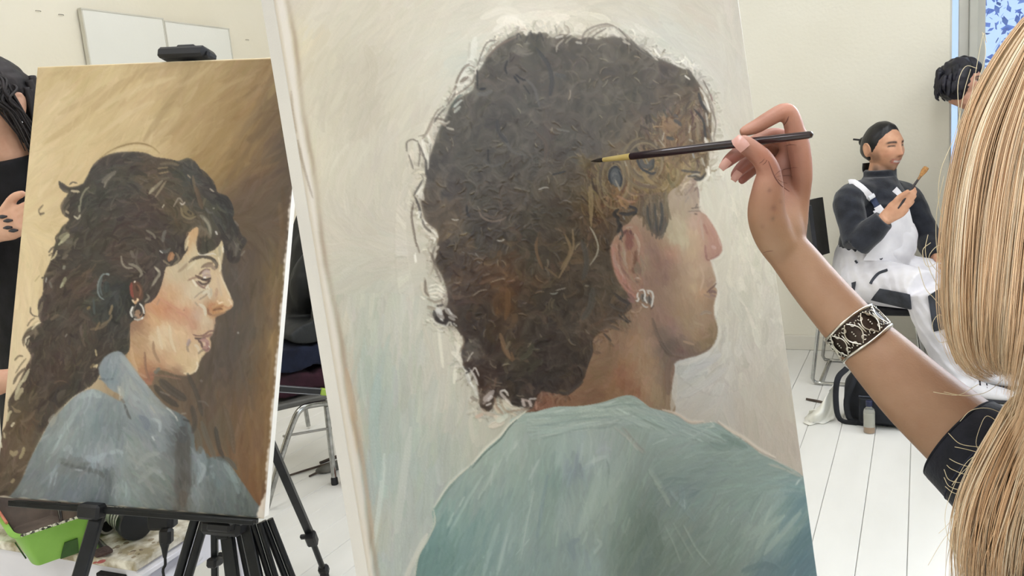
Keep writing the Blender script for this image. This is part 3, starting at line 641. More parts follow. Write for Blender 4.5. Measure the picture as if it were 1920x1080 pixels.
    # wisps and curls that leave the silhouette
    P.lines("""6B6158 1.6 1088 78 1095 62 1110 52 1135 46 1155 52;857A6D 1.6 1096 82 1104 64 1125 52 1150 50;5d554c 1.4 1102 85 1112 68 1135 54;8C8275 1.8 1150 50 1172 66 1186 84;5B534B 1.6 1158 54 1180 78 1204 98;9A9082 2 1172 66 1190 84 1212 104;B9B1A3 2 1140 58 1160 66 1172 78;D3CCBE 3:4 1136 62 1150 62 1160 70;C6BDAD 2 1166 78 1180 84;857b6d 1.6 1190 92 1215 106 1232 114;DCD6CA 1.6 1212 94 1225 108 1232 114;E6E1D6 1.5 1224 92 1236 108;CFC8BA 1.5 1208 86 1222 96;4b4640 1.6 1180 74 1200 96 1224 110;99907f 1.6 1058 82 1072 70 1086 70;A79D8d 1.5 1042 98 1044 86 1056 74;D9D2C4 1.2 1060 70 1075 62 1090 66;B0A696 1.5 1024 72 1034 66 1046 66;E0D9CC 2 1040 72 1055 68;c9c1b2 2 1078 80 1090 82
3E3A36 1.5 967 75 970 64 976 72;3c3834 1.6 984 80 992 62 1000 74;3a3632 1.6 1004 78 1010 62 1018 78;46413c 1.5 994 58 994 72;6A584C 2 915 108 930 90 955 76;806C5E 1.5 920 98 940 82 968 70;8a7c6c 1.6 908 112 918 92 935 78;5a5048 1.2 893 125 910 84 930 76
5F554B 1.6 836 200 850 178 856 150 870 126 880 120;7A6A5C 1.4 838 190 852 165 862 140 876 124 890 128;6B5b4e 1.4 848 182 870 168 884 156 890 140;5A4a40 4 862 158 872 148 882 152;D8D1C4 3 852 160 872 156 886 140;C9C1B3 2 846 176 866 162;474039 1.4 893 131 893 166;D6DCD4 2.5:1.5 850 202 860 192 866 188;3A443c 2 845 203 856 184 866 178;B7B9AE 2.5 850 212 862 200;4e463e 1.4 812 232 820 218 835 202;6E6154 1.5 784 256 796 252 806 232 818 210 830 200;84766a 1.4 790 262 800 250 812 226;CFC6B6 2 820 224 834 232 842 228;A09080 1.6 822 230 836 238;5E4f44 2 815 222 832 226;BEB4A4 2 836 240 850 244
544B42 1.4 762 285 762 268 772 262 782 266;5a5047 1.4 765 290 770 305 774 318;60564c 1.5 782 264 786 285 784 312;4a423a 1.7 784 270 792 290 799 308;E4DED2 3 790 262 796 285 800 300;C3BAAA 2 774 266 779 290 780 305;D9D3C6 2.5 802 255 806 275 801 300;3a342e 2 797 300 798 320 802 330;DDD7CA 1.6 802 296 801 318;6b6055 1.4 806 270 804 300
3A332D 1.8 791 338 783 352 774 368;E6E0D4 2 780 366 787 356 792 348;D8D0C2 3:4 784 372 788 362 792 376;4a4038 1.6 776 368 783 386 786 402;3e362f 1.8 778 372 786 392 788 410;57483c 1.8 774 380 771 405 776 440 780 462;EDE8DE 2 779 402 786 398 783 410;D5CCBC 4 778 418 790 420 800 436;EBE5DA 2 790 412 796 420;3f352c 2 790 412 796 426 808 436;E6DFD2 2.2 806 430 814 436 820 446;CFC5B4 2 800 438 815 446 812 452;EFEAE0 1.6 802 446 814 448 812 456;A59684 2 796 440 806 448;6a5d50 1.4 780 455 786 475
8F8271 2 800 466 812 490 806 515;B5AA99 2 796 470 806 500 803 520;6d6052 2 806 474 815 502 826 530;D6CDBE 3 813 480 814 470 822 462;E4DCCD 1.4 812 488 818 474;514438 2 815 462 810 480 820 505;C8BEAE 2.5 808 520 822 530 830 545;EAE3D4 1.6 804 538 818 534 832 545;F0EADC 1.5 802 546 816 542 834 550;DCD3C3 2 800 552 820 550 830 560;E9E2D3 1.4 806 556 820 558;9a8c7b 2 795 520 798 540 804 560;C1B5A2 4 790 530 796 555;E8E1D2 1.6 788 556 796 562;7f7160 2 800 560 815 566 830 562;5a4d42 2 796 525 796 545 802 555;F0ECE4 2 776 478 779 492;E2DBCE 1.6 778 474 777 494;847564 3 800 575 815 580
B3AFAC 7:5 816 580 824 592 830 600;C9C6C3 4 818 578 828 590;DAD7D3 2 824 598 830 602;AFA9A4 5:2 834 578 842 588 856 596;C7C3BF 2 838 578 846 590;BDB8B2 2.5 840 594 852 600;1F1A19 3.5 812 582 816 596 828 606 842 610;211c1a 3 830 600 845 606 858 612;2a2322 2 818 574 830 572;9a8f86 1.6 800 588 812 596;D9D5CB 1.5 806 596 818 606 836 612;EAE6DC 1.5 836 612 842 604 846 610;E6E1D6 1.5 848 606 856 612;C9BFAF 4 848 620 858 632 866 646;D8D0C1 3 852 640 858 655 856 665;8a7a6a 1.5 866 630 868 644 860 662;DCD5C8 4 846 660 860 672 864 684
DAD8D4 2 866 686 875 700 882 718;F0EEEA 2 878 690 888 705 895 722;B4B1AC 2 870 698 880 720;2c2725 1.6 868 688 876 694 882 690;35302d 1.6 872 700 880 696;ECEAE6 1.5 880 716 886 726;C9C6C0 3 886 722 894 742;F1EFEB 1.4 884 696 890 690 897 706;D2C9C0 1 875 678 880 668 886 660
C0B4B0 6:4 906 752 915 742 925 732;D6CCCA 3 912 752 922 742;9c8d86 2 904 758 914 748;ECE6E4 1.6 910 760 920 756;DDD3CC 3 936 736 944 745 956 758;CFC4B0 4 940 750 955 762 975 768;F0EAE4 2 936 734 945 732 952 742;E7E0D4 1.4 946 748 960 762;A38F78 2 935 748 945 768 960 774;C9B39A 3 925 760 935 775;8d7763 1.5 950 772 975 768 990 766;B5A290 3 900 765 912 775 930 780;9b7f6a 2 926 745 930 762 942 776;6b5546 2 928 708 926 722 924 730;E0D2CC 3 978 750 982 762;D9CAC4 3 990 750 995 762;F2ECE8 1.4 990 748 1005 747;C8B5AE 2 976 748 990 752;A8806E 2 1003 752 1004 768;D4C6B4 6 925 780 940 790 915 800;C5CBBC 6:4 930 790 945 782 950 776;C9BBA6 2 955 776 965 778 958 800;E2DACB 1.4 966 782 956 800;c7bfae 1.4 975 780 962 796;C8A694 3 890 782 905 776""".replace('\n', ';'), alpha=.62, relief=1.7)
    P.lines("""6E655B 1.3 1262 124 1280 128 1296 140;DAD4C6 1.6 1266 122 1284 130;5a5249 1.5 1288 130 1294 145;E4DED2 1.4 1282 142 1292 150;6f6357 1.2 1316 150 1326 170 1334 190;877a6c 1.2 1322 176 1334 200 1338 225;D4CDBF 2 1310 165 1322 185 1328 205;E0DACE 1.6 1318 182 1330 210;7C6f62 1.2 1330 200 1340 230 1336 262;9a8d7e 1.2 1336 250 1338 275;C9C1B2 2 1324 262 1328 280;E2DBCE 2 1320 258 1324 278;6b5f53 1.3 1326 240 1334 270;D8D1C3 2.5 1322 316 1326 330 1316 340;EBE5D8 1.6 1326 312 1328 330;8b6c66 1.2 1330 176 1334 190
3d3833 1.5 1178 568 1170 580;2f2a27 1.5 1158 590 1166 598 1178 606;38322e 1.4 1165 588 1175 600 1182 604;4a4038 2 1140 600 1155 606;5e5044 3 1120 620 1140 612 1160 618;453b34 2.5 1106 640 1108 660 1100 680;4b4038 2 1130 625 1145 640;6a5744 1.6 1140 640 1150 650;4A423A 3 1140 570 1156 580 1172 584;3c3530 3 1150 550 1164 562 1180 570;5c5046 2 1130 600 1150 596 1170 600;3a3431 3 1048 735 1062 738 1080 725 1092 715""".replace('\n', ';'), alpha=.8, relief=1.2)

    # wet edges of the silhouette are dragged into the ground
    rim = np.clip(boxblur(hm, 9) * (1 - boxblur(hm, 9)) * 4, 0, 1)
    P.soften(rim, 1, .35)
    # shirt
    shirt = P.field("""1060 775 8FA197 1100 768 96A59A 1180 752 8D9F93 1220 785 90A29B 1000 795 8B9B92 975 830 8F9F96 1000 850 869990 1020 850 7F948C 1050 845 94A8A0 1100 850 96A7A0 1130 845 97A4A4 1160 820 8A9A92 1190 830 8A9B92 1250 810 899D98 1290 805 92A39F 1320 805 82978E 1350 825 7D9287 1300 840 869B93 1240 840 889A92 1400 865 80948A 1440 880 7E9388 1480 890 768E87
1300 890 7E928C 1300 920 71868A 1270 930 788D8D 1330 930 7E948B 1380 920 80958A 1380 970 81968B 1450 930 7F948A 1490 915 6D8A87 1505 950 587B80 1515 1000 4C6F77 1500 1060 47697350 1440 1075 557279""".replace("47697350", "476973") + """ 1400 1000 869A8B 1430 980 8A9C90 1390 1040 7A8F84 1340 1060 778B80 1470 990 7E9488 1490 970 6B8984 1460 1020 6A8583 1400 960 7C9187 1385 980 74887E 1350 970 7F958A
1250 980 7F9188 1250 1030 73867D 1230 950 70827B 1200 930 75877F 1190 1000 63776D 1210 1050 667A74 1180 1060 6F827A 1280 1000 7C8C82 1310 1000 788B84 1150 900 93A59C 1130 930 92A49B 1120 960 90A29A 1090 1000 879A95 1080 1040 7B8F90 1060 980 8FA29E 1110 1060 8FA4A3 1150 990 7F9289 1160 1040 75897F 1040 890 76908A 1035 930 7A9189 1020 980 829790 1000 920 869B94 1010 1040 7B918E 960 890 889A8F 960 940 7E958F 900 880 87978D 880 910 82948C 860 930 7E908A 840 960 75908A 830 1000 648680 820 1040 587A76 860 1000 6E8B86 900 990 738F8A 930 960 7B938F 930 1020 708C8A 950 1060 7A9391 990 1060 7F9593 970 1000 859A97 795 1070 567873 850 1060 64837F 1075 880 7A8794 960 800 95A398 940 830 8FA096
1500 1180 476973 1200 1180 6A7D76 900 1180 688783""", s=10, sat=.70, val=1.06)
    P.sat, P.val = .68, 1.06
    sm = P.mask(XY("1003 772 1040 763 1090 761 1130 754 1160 744 1180 741 1195 747 1215 763 1240 770 1268 780 1292 795 1320 794 1340 793 1366 810 1390 824 1420 847 1450 863 1485 880 1503 893 1512 905 1560 1080 1590 1260 760 1260 770 1130 777 1080 781 1048 800 1010 812 980 811 956 832 922 850 900 880 875 905 846 935 820 950 800 960 785 985 774"), 0)
    P.fill(sm, shirt)
    sk = (sm > .5).astype(np.float32)
    def sa(x, y):
        return np.where(y < 805, .1 + .5 * np.sin((x - 1180) * .012), np.where(x < 1060, 1.95 - (x - 850) * .001, np.where(x < 1230, 1.62 + (x - 1100) * .003, np.where(y < 930, -.35 + (x - 1300) * .001, 2.25))))
    P.scatter(sk, 700, sa, (50, 130), (6, 14), .004, .011, .004, .6, .012, .35, src=shirt, angj=.15)
    P.scatter(sk, 2200, sa, (24, 80), (2, 6), .008, .014, .004, .5, .013, .45, src=shirt, angj=.2)
    P.scatter(sk, 3400, sa, (14, 55), (.7, 1.8), .012, .016, .004, .42, .013, .5, angj=.22, lift=(.12, .04))
    yoke = P.mask(XY("985 776 1090 763 1180 745 1230 772 1300 800 1370 815 1330 830 1200 800 1100 800 1000 825"), 0)
    P.scatter(yoke, 420, lambda x, y: np.where(x < 1170, -.12, .45), (40, 120), (.8, 2.4), .006, .028, .004, .6, .014, 1.1, angj=.08, lift=(.3, .08))
    P.lines("""6F8784 1.6 1000 800 1080 788 1150 780;7A8E8A 1.5 990 785 1060 778 1120 770;B3BFB4 1.2 1010 818 1060 810 1120 803;6C807B 1.4 1015 822 1080 806 1140 800 1165 786;A9BAAE 1.5 1120 770 1160 760 1185 752;667C78 1.4 1130 765 1165 758 1200 760;A5B3AC 2 1185 764 1215 775 1250 783;75897F 2 1180 770 1210 790 1250 805;A7A299 2 1150 800 1180 825 1205 850;8E8A80 3 1165 800 1190 830 1210 850;B6B6AA 1.6 1170 815 1195 845;748886 6 1075 845 1077 870 1073 900;7C8A98 3 1082 845 1078 880 1074 895;ABB9B6 4 1095 880 1110 865 1135 855;9AA4AC 4 1115 850 1130 840 1145 845;8496A0 4 1090 880 1115 870;667A74 2 1135 860 1140 880 1136 920
5F7A6E 6 1350 815 1380 830 1400 840;6B8478 6 1330 830 1360 838 1375 825;D9D5C4 1 1370 812 1382 820 1395 826;E9E6DA 1.2 1330 790 1337 797 1330 800;A8B4A8 1.6 1300 800 1325 796 1340 800;C9CDC0 1 1320 802 1340 800;A9A193 2 1420 848 1460 866 1500 892;B9A58E 2 1440 870 1470 880 1502 895;C7CFC5 1.5 1490 910 1497 900 1505 895;DAD9CC 1 1492 908 1497 900;5d7f80 6 1500 910 1475 945 1455 980;557880 8 1510 930 1480 965 1460 1000;9DAD9F 5 1500 960 1460 1005 1430 1040;96A799 6 1470 965 1440 990 1415 1030;486B73 9 1520 985 1490 1020 1465 1060;A2B0A2 2 1445 945 1430 985;B0B8AC 1.4 1375 970 1368 985;71857b 9 1385 975 1370 1000 1365 1015;748A80 8 1420 960 1410 985
66796F 12 1215 960 1225 1000 1235 1040;6C7F74 8 1195 950 1200 1000 1190 1050;9AA89E 1.3 1245 985 1262 1020 1275 1055;A5B1A6 1.3 1280 985 1305 1030 1330 1060;97A59A 1.2 1260 980 1300 1050;B2BBB0 1.2 1180 970 1170 1000;7D9599 5 1275 910 1280 945 1300 975;8FA3A8 3 1255 920 1280 950;BAC6C4 1 1281 935 1283 955;4c6870 6 1390 1070 1430 1058 1460 1066;A5B0A2 3 1225 900 1245 930 1255 950;96A49A 4 1215 880 1240 915
9DB1A8 9 1125 880 1110 930 1085 1000;92A79F 9 1140 890 1125 950;A5B7B3 3 1110 1040 1125 1020 1118 1010;6f8390 6 1075 1050 1070 1020 1085 1010;7b8f98 5 1105 1070 1095 1030;6d8791 3 1025 890 1015 950 1005 1010;C0CAC4 1 1000 920 985 990 975 1050;B0BFBA 2 1010 860 990 900;ABB9AF 2.5 968 825 955 850;C3CCC4 1 970 830 962 842;A7B3A9 3 940 860 915 900 895 935;9fb0a8 2.5 905 890 880 930 850 985;B9C3B9 1.5 850 960 838 985;DDD9CC 1 870 930 860 950;7F9189 5 850 920 830 950 815 985;8d9b90 6 880 885 910 860 940 840;5b7d78 5 812 990 795 1040 785 1080;94A9A6 4 960 960 945 1020 935 1070;9AAFAB 4 935 980 915 1040 905 1080;6a8a88 8 890 980 870 1030 860 1075;A8B9B5 2 950 1000 930 1080""".replace('\n', ';'), alpha=.42, relief=.9)
    P.soften(sk, 1, .5)
    P.scatter(sk, 900, sa, (14, 50), (.7, 2), .012, .02, .004, .5, .014, .7, angj=.2, lift=(.25, .05))
    P.sat, P.val = .9, 1.0
    # seam of paint where shirt meets ground
    P.lines("""CFCBBB 2:1.5 985 770 955 795 935 818 908 842 882 872;C4C2B2 1.5 880 873 850 899 832 920 812 952;B9B6A6 1.6 812 955 814 980 801 1010 783 1044 777 1082;5f7069 1.2 968 786 952 802 938 822 908 849 884 877;75857b 1.3 852 903 834 924 815 955;CAB9A8 2 1240 768 1268 776 1292 790 1318 790;CDBFAE 2.5 1345 790 1370 808 1392 820 1422 842 1452 858""".replace('\n', ';'), alpha=.8, relief=1.8)
    # unpainted ground and grime along the left edge of the canvas
    xs = np.arange(P.w)[None, :] + P.x0; ys = np.arange(P.h)[:, None] + P.y0
    edge = 527 + .1602 * ys
    rag = 2.2 * np.sin(ys * .023) + 2.5 * np.sin(ys * .008 + 1) + .3 * np.sin(ys * .11)
    d = xs - edge
    m = np.clip((6 + rag - d) / 7, 0, 1)
    P.fill(m.astype(np.float32), hexc('CFC6BC'), .85)
    g = np.exp(-((d - 9 - rag) / 5.0) ** 2) * (.30 + .3 * np.sin(ys * .017) ** 2)
    P.fill(g.astype(np.float32), hexc('8F7B66'))
    P.lines("8A7A6A 2 558 262 566 300 578 345 586 372;9a8877 1.4 545 170 550 215 556 250;A38C72 3 648 690 660 740 668 790;B09B83 3 672 800 684 900 700 1010", alpha=.5)
    P.col = P.col * .75 + boxblur(P.col, 1) * .25
    return P
# ---------------------------------------------------------------- profile of the dark-haired woman (canvas on the tripod easel)
def paint_small():
    P = Paint(-40, 80, 640, 920, 11)
    rng = P.rng
    bg = P.field("""75 130 C3AA7C 100 200 CDB488 90 150 C4AA7B 200 150 C6AC7D 150 130 BFA574 300 150 BA9E6F 300 125 B0946A 250 190 C4A97A 350 140 B1966A 250 230 C7AD7E 150 260 CEB485 200 230 C2A878 330 200 AF9365 280 240 C3A97C 390 130 A88C5F 400 170 A58859 450 140 967A4E 450 200 96784B 500 130 8A6E46 540 130 7C623F 420 260 9C7E50 360 260 A78A5B 400 300 957749 330 290 B09466 300 285 BFA576 440 300 8A6D43 470 260 876B43 480 300 745A3B 510 220 6D563A 540 200 665036 530 270 574839 545 320 574738
540 360 574839 520 400 5C4B3A 480 350 614C3A 460 400 5B4938 500 450 5E4E3D 525 460 63513D 460 480 56483C 430 520 4F4640 450 560 524840 480 540 5A4C3D 500 600 675441 470 620 564B40 440 640 524841 420 690 51473F 460 700 574A3E 450 740 635140 400 740 5A4C40 500 700 6F573D 515 560 796040 520 520 75603F 512 640 866A44 505 700 836540 505 760 7D5F3D 480 800 775A3C 455 840 74553A 440 780 6F563E 410 800 5E5142 500 880 795937 490 930 744E2E 485 970 6A4A30
70 300 D7BE91 55 450 DAC295 70 400 D4BB8D 100 430 CFB587 45 550 D9C196 75 540 D3BA8E 55 620 DCC49C 35 690 D9C29C 60 680 D2BB94 25 740 D0BA95 15 800 C4AF8C 110 330 CDB386 120 400 D0B68A 130 300 CBB183 -20 850 BFA988 -30 500 D9C196 -30 200 CDB488 590 300 57483A 590 700 8A6C45 590 130 7C623F""", s=10, sat=.88, val=.98)
    P.sat, P.val = .85, .97
    P.col[:] = bg
    allm = np.ones((P.h, P.w), np.float32)
    def bga(x, y):
        t = np.clip((y - 380) / 120, 0, 1)
        return -.85 * (1 - t) + 1.62 * t + np.where((x < 110) & (y > 250), .0, 0)
    P.scatter(allm, 700, bga, (40, 130), (5, 12), .006, .018, .004, .55, .014, .5, src=bg)
    P.scatter(allm, 2600, bga, (20, 80), (1.2, 4), .010, .022, .005, .5, .018, .5, src=bg)
    P.lines("""A88B5B 7 80 270 130 240 180 200 225 160 270 140;AC9062 5 110 215 160 190 200 160;D4BC90 5 180 210 230 180 280 160 330 145;D6BE92 4 190 250 240 215 290 190;8F7448 6 270 265 300 220 325 185 350 150 375 125;B69B6E 4 290 270 320 230 345 200 370 165;A98D5E 5 310 260 350 215 400 175 440 155;C6AC7E 4 330 165 370 145 400 120;B79C6E 3 380 200 430 160 480 140;7A6040 7 450 260 480 210 510 150 530 120;8B6F48 5 400 320 440 270 470 225 490 180;9F8355 4 390 310 430 260 455 230;AD9164 4 370 290 400 250 420 225;6B5438 5 425 340 460 290 490 250 510 220;CDB487 4 60 330 90 310 120 290;D8C094 3 75 380 80 330;C3A97B 4 85 290 120 270 150 240;A98E60 3 250 140 300 128 360 122;B79b6c 3 90 140 150 132;94784d 3 420 130 460 122 505 120
A08658 1.4 188 297 205 285 225 275 250 269 270 270 288 277 300 288;8C7148 1.2 215 279 245 270 270 270 285 275;D8C296 3 200 292 230 279 262 276 285 282;DFCCA4 2 215 288 250 280;7B5F3E 5 524 380 530 440 520 500;8A6B43 4 512 560 516 620 506 700;A07F50 3 508 620 512 680 504 730;6B5339 5 496 540 500 600 490 680;A5824F 2.5 515 720 508 800 500 880;5A4127 4 530 350 534 400 528 450;8c6b42 3 480 840 486 900 490 940;86653F 3 460 760 470 820 474 880;9A774A 2 500 780 496 850;553d28 3 495 900 492 960""".replace('\n', ';'), alpha=.36)
    P.soften(allm, 2, .5)
    P.scatter(allm, 1600, bga, (16, 60), (.8, 2.4), .010, .02, .004, .4, .018, .6)
    P.lines('A08658 1.2 188 297 205 285 225 275 250 269 270 270 288 277 300 288;8C7148 1 215 279 245 270 270 270 285 275', alpha=.7)
    # face and neck
    face = P.field("""330 470 AE9272 345 455 B5946E 362 440 BC9A74 372 468 C2AF90 400 468 B6A484 412 470 B9A98A 330 510 BDAC90 350 500 B4A489 365 492 C4B596 385 495 C2B194 405 505 BBA385 412 530 C8B193 420 550 CCB290 430 562 CBB191 434 574 C9AB8A 412 577 B4885C 400 582 A3724C 400 560 B39A80 375 545 C6B79F 360 552 C4B49B 345 565 C6AC8D 322 560 BE9A78 312 578 B47F65 335 590 BB8C6F 300 582 BB8966 290 600 C09C77 310 620 CEB697 300 640 CCB697 340 625 C8AB8A 362 605 B68D75 350 585 BD8E73 370 590 B99F8A 387 600 C2B298 397 612 B7A088 392 628 C2A487 340 670 C5AC88 360 655 C0A687 372 675 CBB594 355 697 CFB892 320 680 C0A07F 290 665 B79879 300 690 A78265 330 702 8E6F5B 350 710 7C6050 260 640 A98B6B 255 680 AE8D68 272 690 A3775A 285 705 885D4B 250 610 8A6C57 262 600 957258 320 712 70584a""", s=6)
    fm = P.mask(XY("300 470 345 425 375 425 410 440 420 455 421 470 417 490 416 503 417 514 421 528 427 542 433 556 438 567 437 574 430 581 418 588 407 594 403 603 403 612 402 619 400 624 397 630 393 634 396 641 396 650 392 658 384 664 378 672 374 682 372 690 364 699 350 705 330 702 312 696 298 694 290 704 284 722 262 715 240 680 243 640 240 600 250 560 268 530"), 1)
    P.fill(fm, face)
    fk = (fm > .5).astype(np.float32)
    P.scatter(fk, 520, lambda x, y: 1.2 + (x - 340) * .006, (8, 28), (1.5, 4), .03, .016, .005, .5, .012, .5, src=face)
    P.scatter(fk, 700, lambda x, y: 1.2 + (x - 340) * .006 + np.where(y > 680, -1, 0), (6, 20), (.7, 1.6), .04, .018, .004, .45, .012, .5)
    P.lines("""70604F 3:2 355 492 366 484 380 481 395 483 404 487;4E453B 2.5 362 487 378 482 394 484 406 489;5A5046 3 398 486 406 494 406 504;7A6452 2.5 378 502 390 495 400 494;8D7664 3 384 500 396 498 404 506;A48D72 2.5 335 510 345 502 352 494;CFBF9E 2 368 490 352 505;D9D2C4 1.2 371 475 378 478 390 477 400 476 406 478;D6CBB0 2 372 470 378 474;E5DCC8 1.2 418 461 419 474;A79B80 2 412 462 413 480;D3C4A2 2 410 482 414 500 412 510;D9C6A6 1.6 413 515 420 530 427 545 433 558;C4AA8C 2.5 408 520 412 540 416 555;B38F74 2 407 540 406 556
5D453B 2.5 367 517 378 522 390 526 396 522;4A3A36 2 372 527 380 533 388 532 395 526;6A4F45 2 374 515 384 507 394 506;B79F98 3 380 514 388 508 394 512;A98F88 2.5 380 518 390 516 396 518;3B3234 1.6 378 524 388 524 396 521;E9E6E2 1.6 382 521 387 520;7B5A52 1.6 368 527 376 536 386 541;8a6656 1.4 384 538 390 533;9B7A66 1.6 353 526 362 522 370 520;E3D9C4 1.6 361 524 366 532 370 538;E0D6C0 1.6 386 541 392 534;D9CDB4 1.2 391 538 394 544;958471 1 365 559 375 550 384 545;8d7c6a 1 374 562 384 556 391 550;A3937d 1 366 566 372 574;CFC5AE 2.5 380 552 390 546 394 560;C9BEA6 3 374 570 384 578 386 592;BDB29c 2 396 540 397 556
B9805A 3 393 580 396 572 404 570;8C5F45 2 390 578 392 588 398 590;7A5138 2 400 582 410 579 418 580;A06F4C 2 404 578 420 573;E2C19A 1.6 407 563 412 568 420 567;E8D2B0 1.4 410 570 418 566;DEC6A6 1.6 428 560 434 568 436 574;C08C66 2 420 574 430 578 436 572;9D7759 1.8 398 592 410 590 424 585;B38e70 2 402 596 403 608
6F4E49 1.3 362 627 370 630 380 629 388 625;72524C 1.6 386 627 392 622 402 620;4D3A38 2 366 634 374 635 386 634;8B6660 2.5 380 631 390 630 398 626;A67D78 3.5 376 638 386 638 392 646;9A706C 3 382 650 390 652 388 642;80575A 2 380 654 388 657 394 652;C9A9A4 1.2 382 642 386 648;E0D8D0 1 392 648 394 652;5A4240 2 372 638 378 644 380 652;D3C3A8 2.5 366 646 372 652 374 660;9C8672 2 358 640 352 650 354 660;A08C8A 2.5 356 636 352 648;E0D2B8 1.4 370 678 371 688 366 698;D8C39E 1.6 345 700 358 700 368 694;C9A680 1.6 370 624 380 621 388 620;E6DACA 1.1 394 622 396 623;8E7C66 1.5 372 664 378 658 386 656
8A5C47 1.3 345 580 346 583;C98F70 2 300 560 320 572 340 584;C48B6F 2 330 585 345 590 355 600;AE8468 1.6 300 560 295 572;D3BD9c 3 296 612 300 635 305 655;D4BF9d 3 318 610 322 640 330 660;9A7257 1.6 288 690 306 692 330 700;7d5e4c 2 285 703 310 705 340 711;B4896B 2 262 700 276 708;C6A078 3 246 650 250 675 258 695;8b6650 2 272 660 274 690 282 715;9c7b5e 2.5 288 640 290 660 300 680;B99870 2 330 460 325 480""".replace('\n', ';'), alpha=.8, relief=.7)
    # hair
    hair = P.field("""200 300 4A423D 250 300 4B433E 250 320 4f4740 200 340 4A4843 170 350 48423c 170 380 45433d 220 400 4c453f 230 360 4b463f 300 310 55483d 300 335 67543f 330 320 484641 360 320 47433e 290 400 4f4039 250 420 4d423a 300 430 4b3e38 360 370 45403b 335 390 69573f 350 400 65583f 380 400 57523f 395 345 484440 380 420 625c50 410 380 3e3d3a 430 400 3d3b38 430 440 403b38 450 470 453e39 440 500 463e38 180 450 4b4239 140 400 4a4238 140 480 463f3a 120 520 4e4138 100 500 4c4037 150 540 5a4a3d 200 520 463f38 205 545 3a403e 195 580 3c413e 230 570 3c3b38 180 610 574a3e 210 630 3f3c38 225 640 3d3a37 130 600 4f443b 90 640 4b3f38 150 670 50433a 190 660 43382f 100 720 54463c 65 760 5a4a3a 50 800 68553f 45 840 6b5743 30 880 614f3d 20 920 584839 140 735 38332f 110 750 3c352f 80 790 463d36 110 700 4d3f36 240 480 5a4d42 270 500 4e423d 300 510 463d3a 260 520 463a33 330 440 463c36 320 480 3f3a36 280 460 494038 350 430 4a3f38""", s=8, sat=.95, val=.85)
    hm = P.mask(XY("""158 345 168 326 180 306 200 293 222 287 250 286 272 288 292 296 315 299 335 303 352 298 364 303 374 316 382 330 396 336 404 350 408 362 424 368 434 382 438 400 436 412 446 424 452 440 462 452 452 470 448 490 434 492 424 476 420 456 416 448 408 462 400 468 392 472 382 476 374 474 370 456 374 436 372 424 362 428 352 440 350 452 352 466 344 478 336 490 322 498 311 500 306 520 300 540 292 556 282 566 272 570 266 590 250 600 243 610 243 640 240 660 222 668 200 674 190 694 176 718 150 735 138 742 118 762 98 782 84 806 70 832 56 862 44 896 36 930 20 945 -20 940 -14 840 12 800 20 750 32 728 50 690 60 668 50 648 46 632 56 616 76 606 74 590 74 566 82 552 84 520 96 492 104 462 116 430 132 412 120 402 118 388 128 366 132 358 118 354 112 342 120 346 130 352 145 350"""), 1)
    P.fill(hm, hair)
    hk = (boxblur(hm, 1) > .3).astype(np.float32)
    def ha(x, y):
        top = np.arctan2(y - 480, x - 270) + np.pi / 2
        t = np.clip((y - 420) / 160, 0, 1)
        return top * (1 - t) + (1.9 + .5 * np.sin(y * .05 + x * .03)) * t
    P.scatter(hk, 800, ha, (24, 70), (4, 9), (.01, .03), .016, .005, .8, .014, .5, src=hair, angj=.35)
    P.soften(hk, 2, .7)
    P.curls(hk, 130, (14, 28), 6, .085, (2, 4), .6, .7)
    P.soften(hk, 1, .8)
    P.scatter(hk, 900, ha, (14, 44), (1, 3), (.02, .05), .022, .006, .6, .016, .6, angj=.4)
    P.scatter(hk, 420, ha, (10, 36), (.7, 1.8), (.02, .05), .016, .004, .55, .016, 1.0, angj=.4, lift=(.8, (.10, .09, .07)))
    P.scatter(hk, 200, ha, (10, 36), (.8, 2.5), (.02, .05), .012, .004, .55, .012, .8, angj=.4, lift=(.9, (-.07, -.07, -.06)))
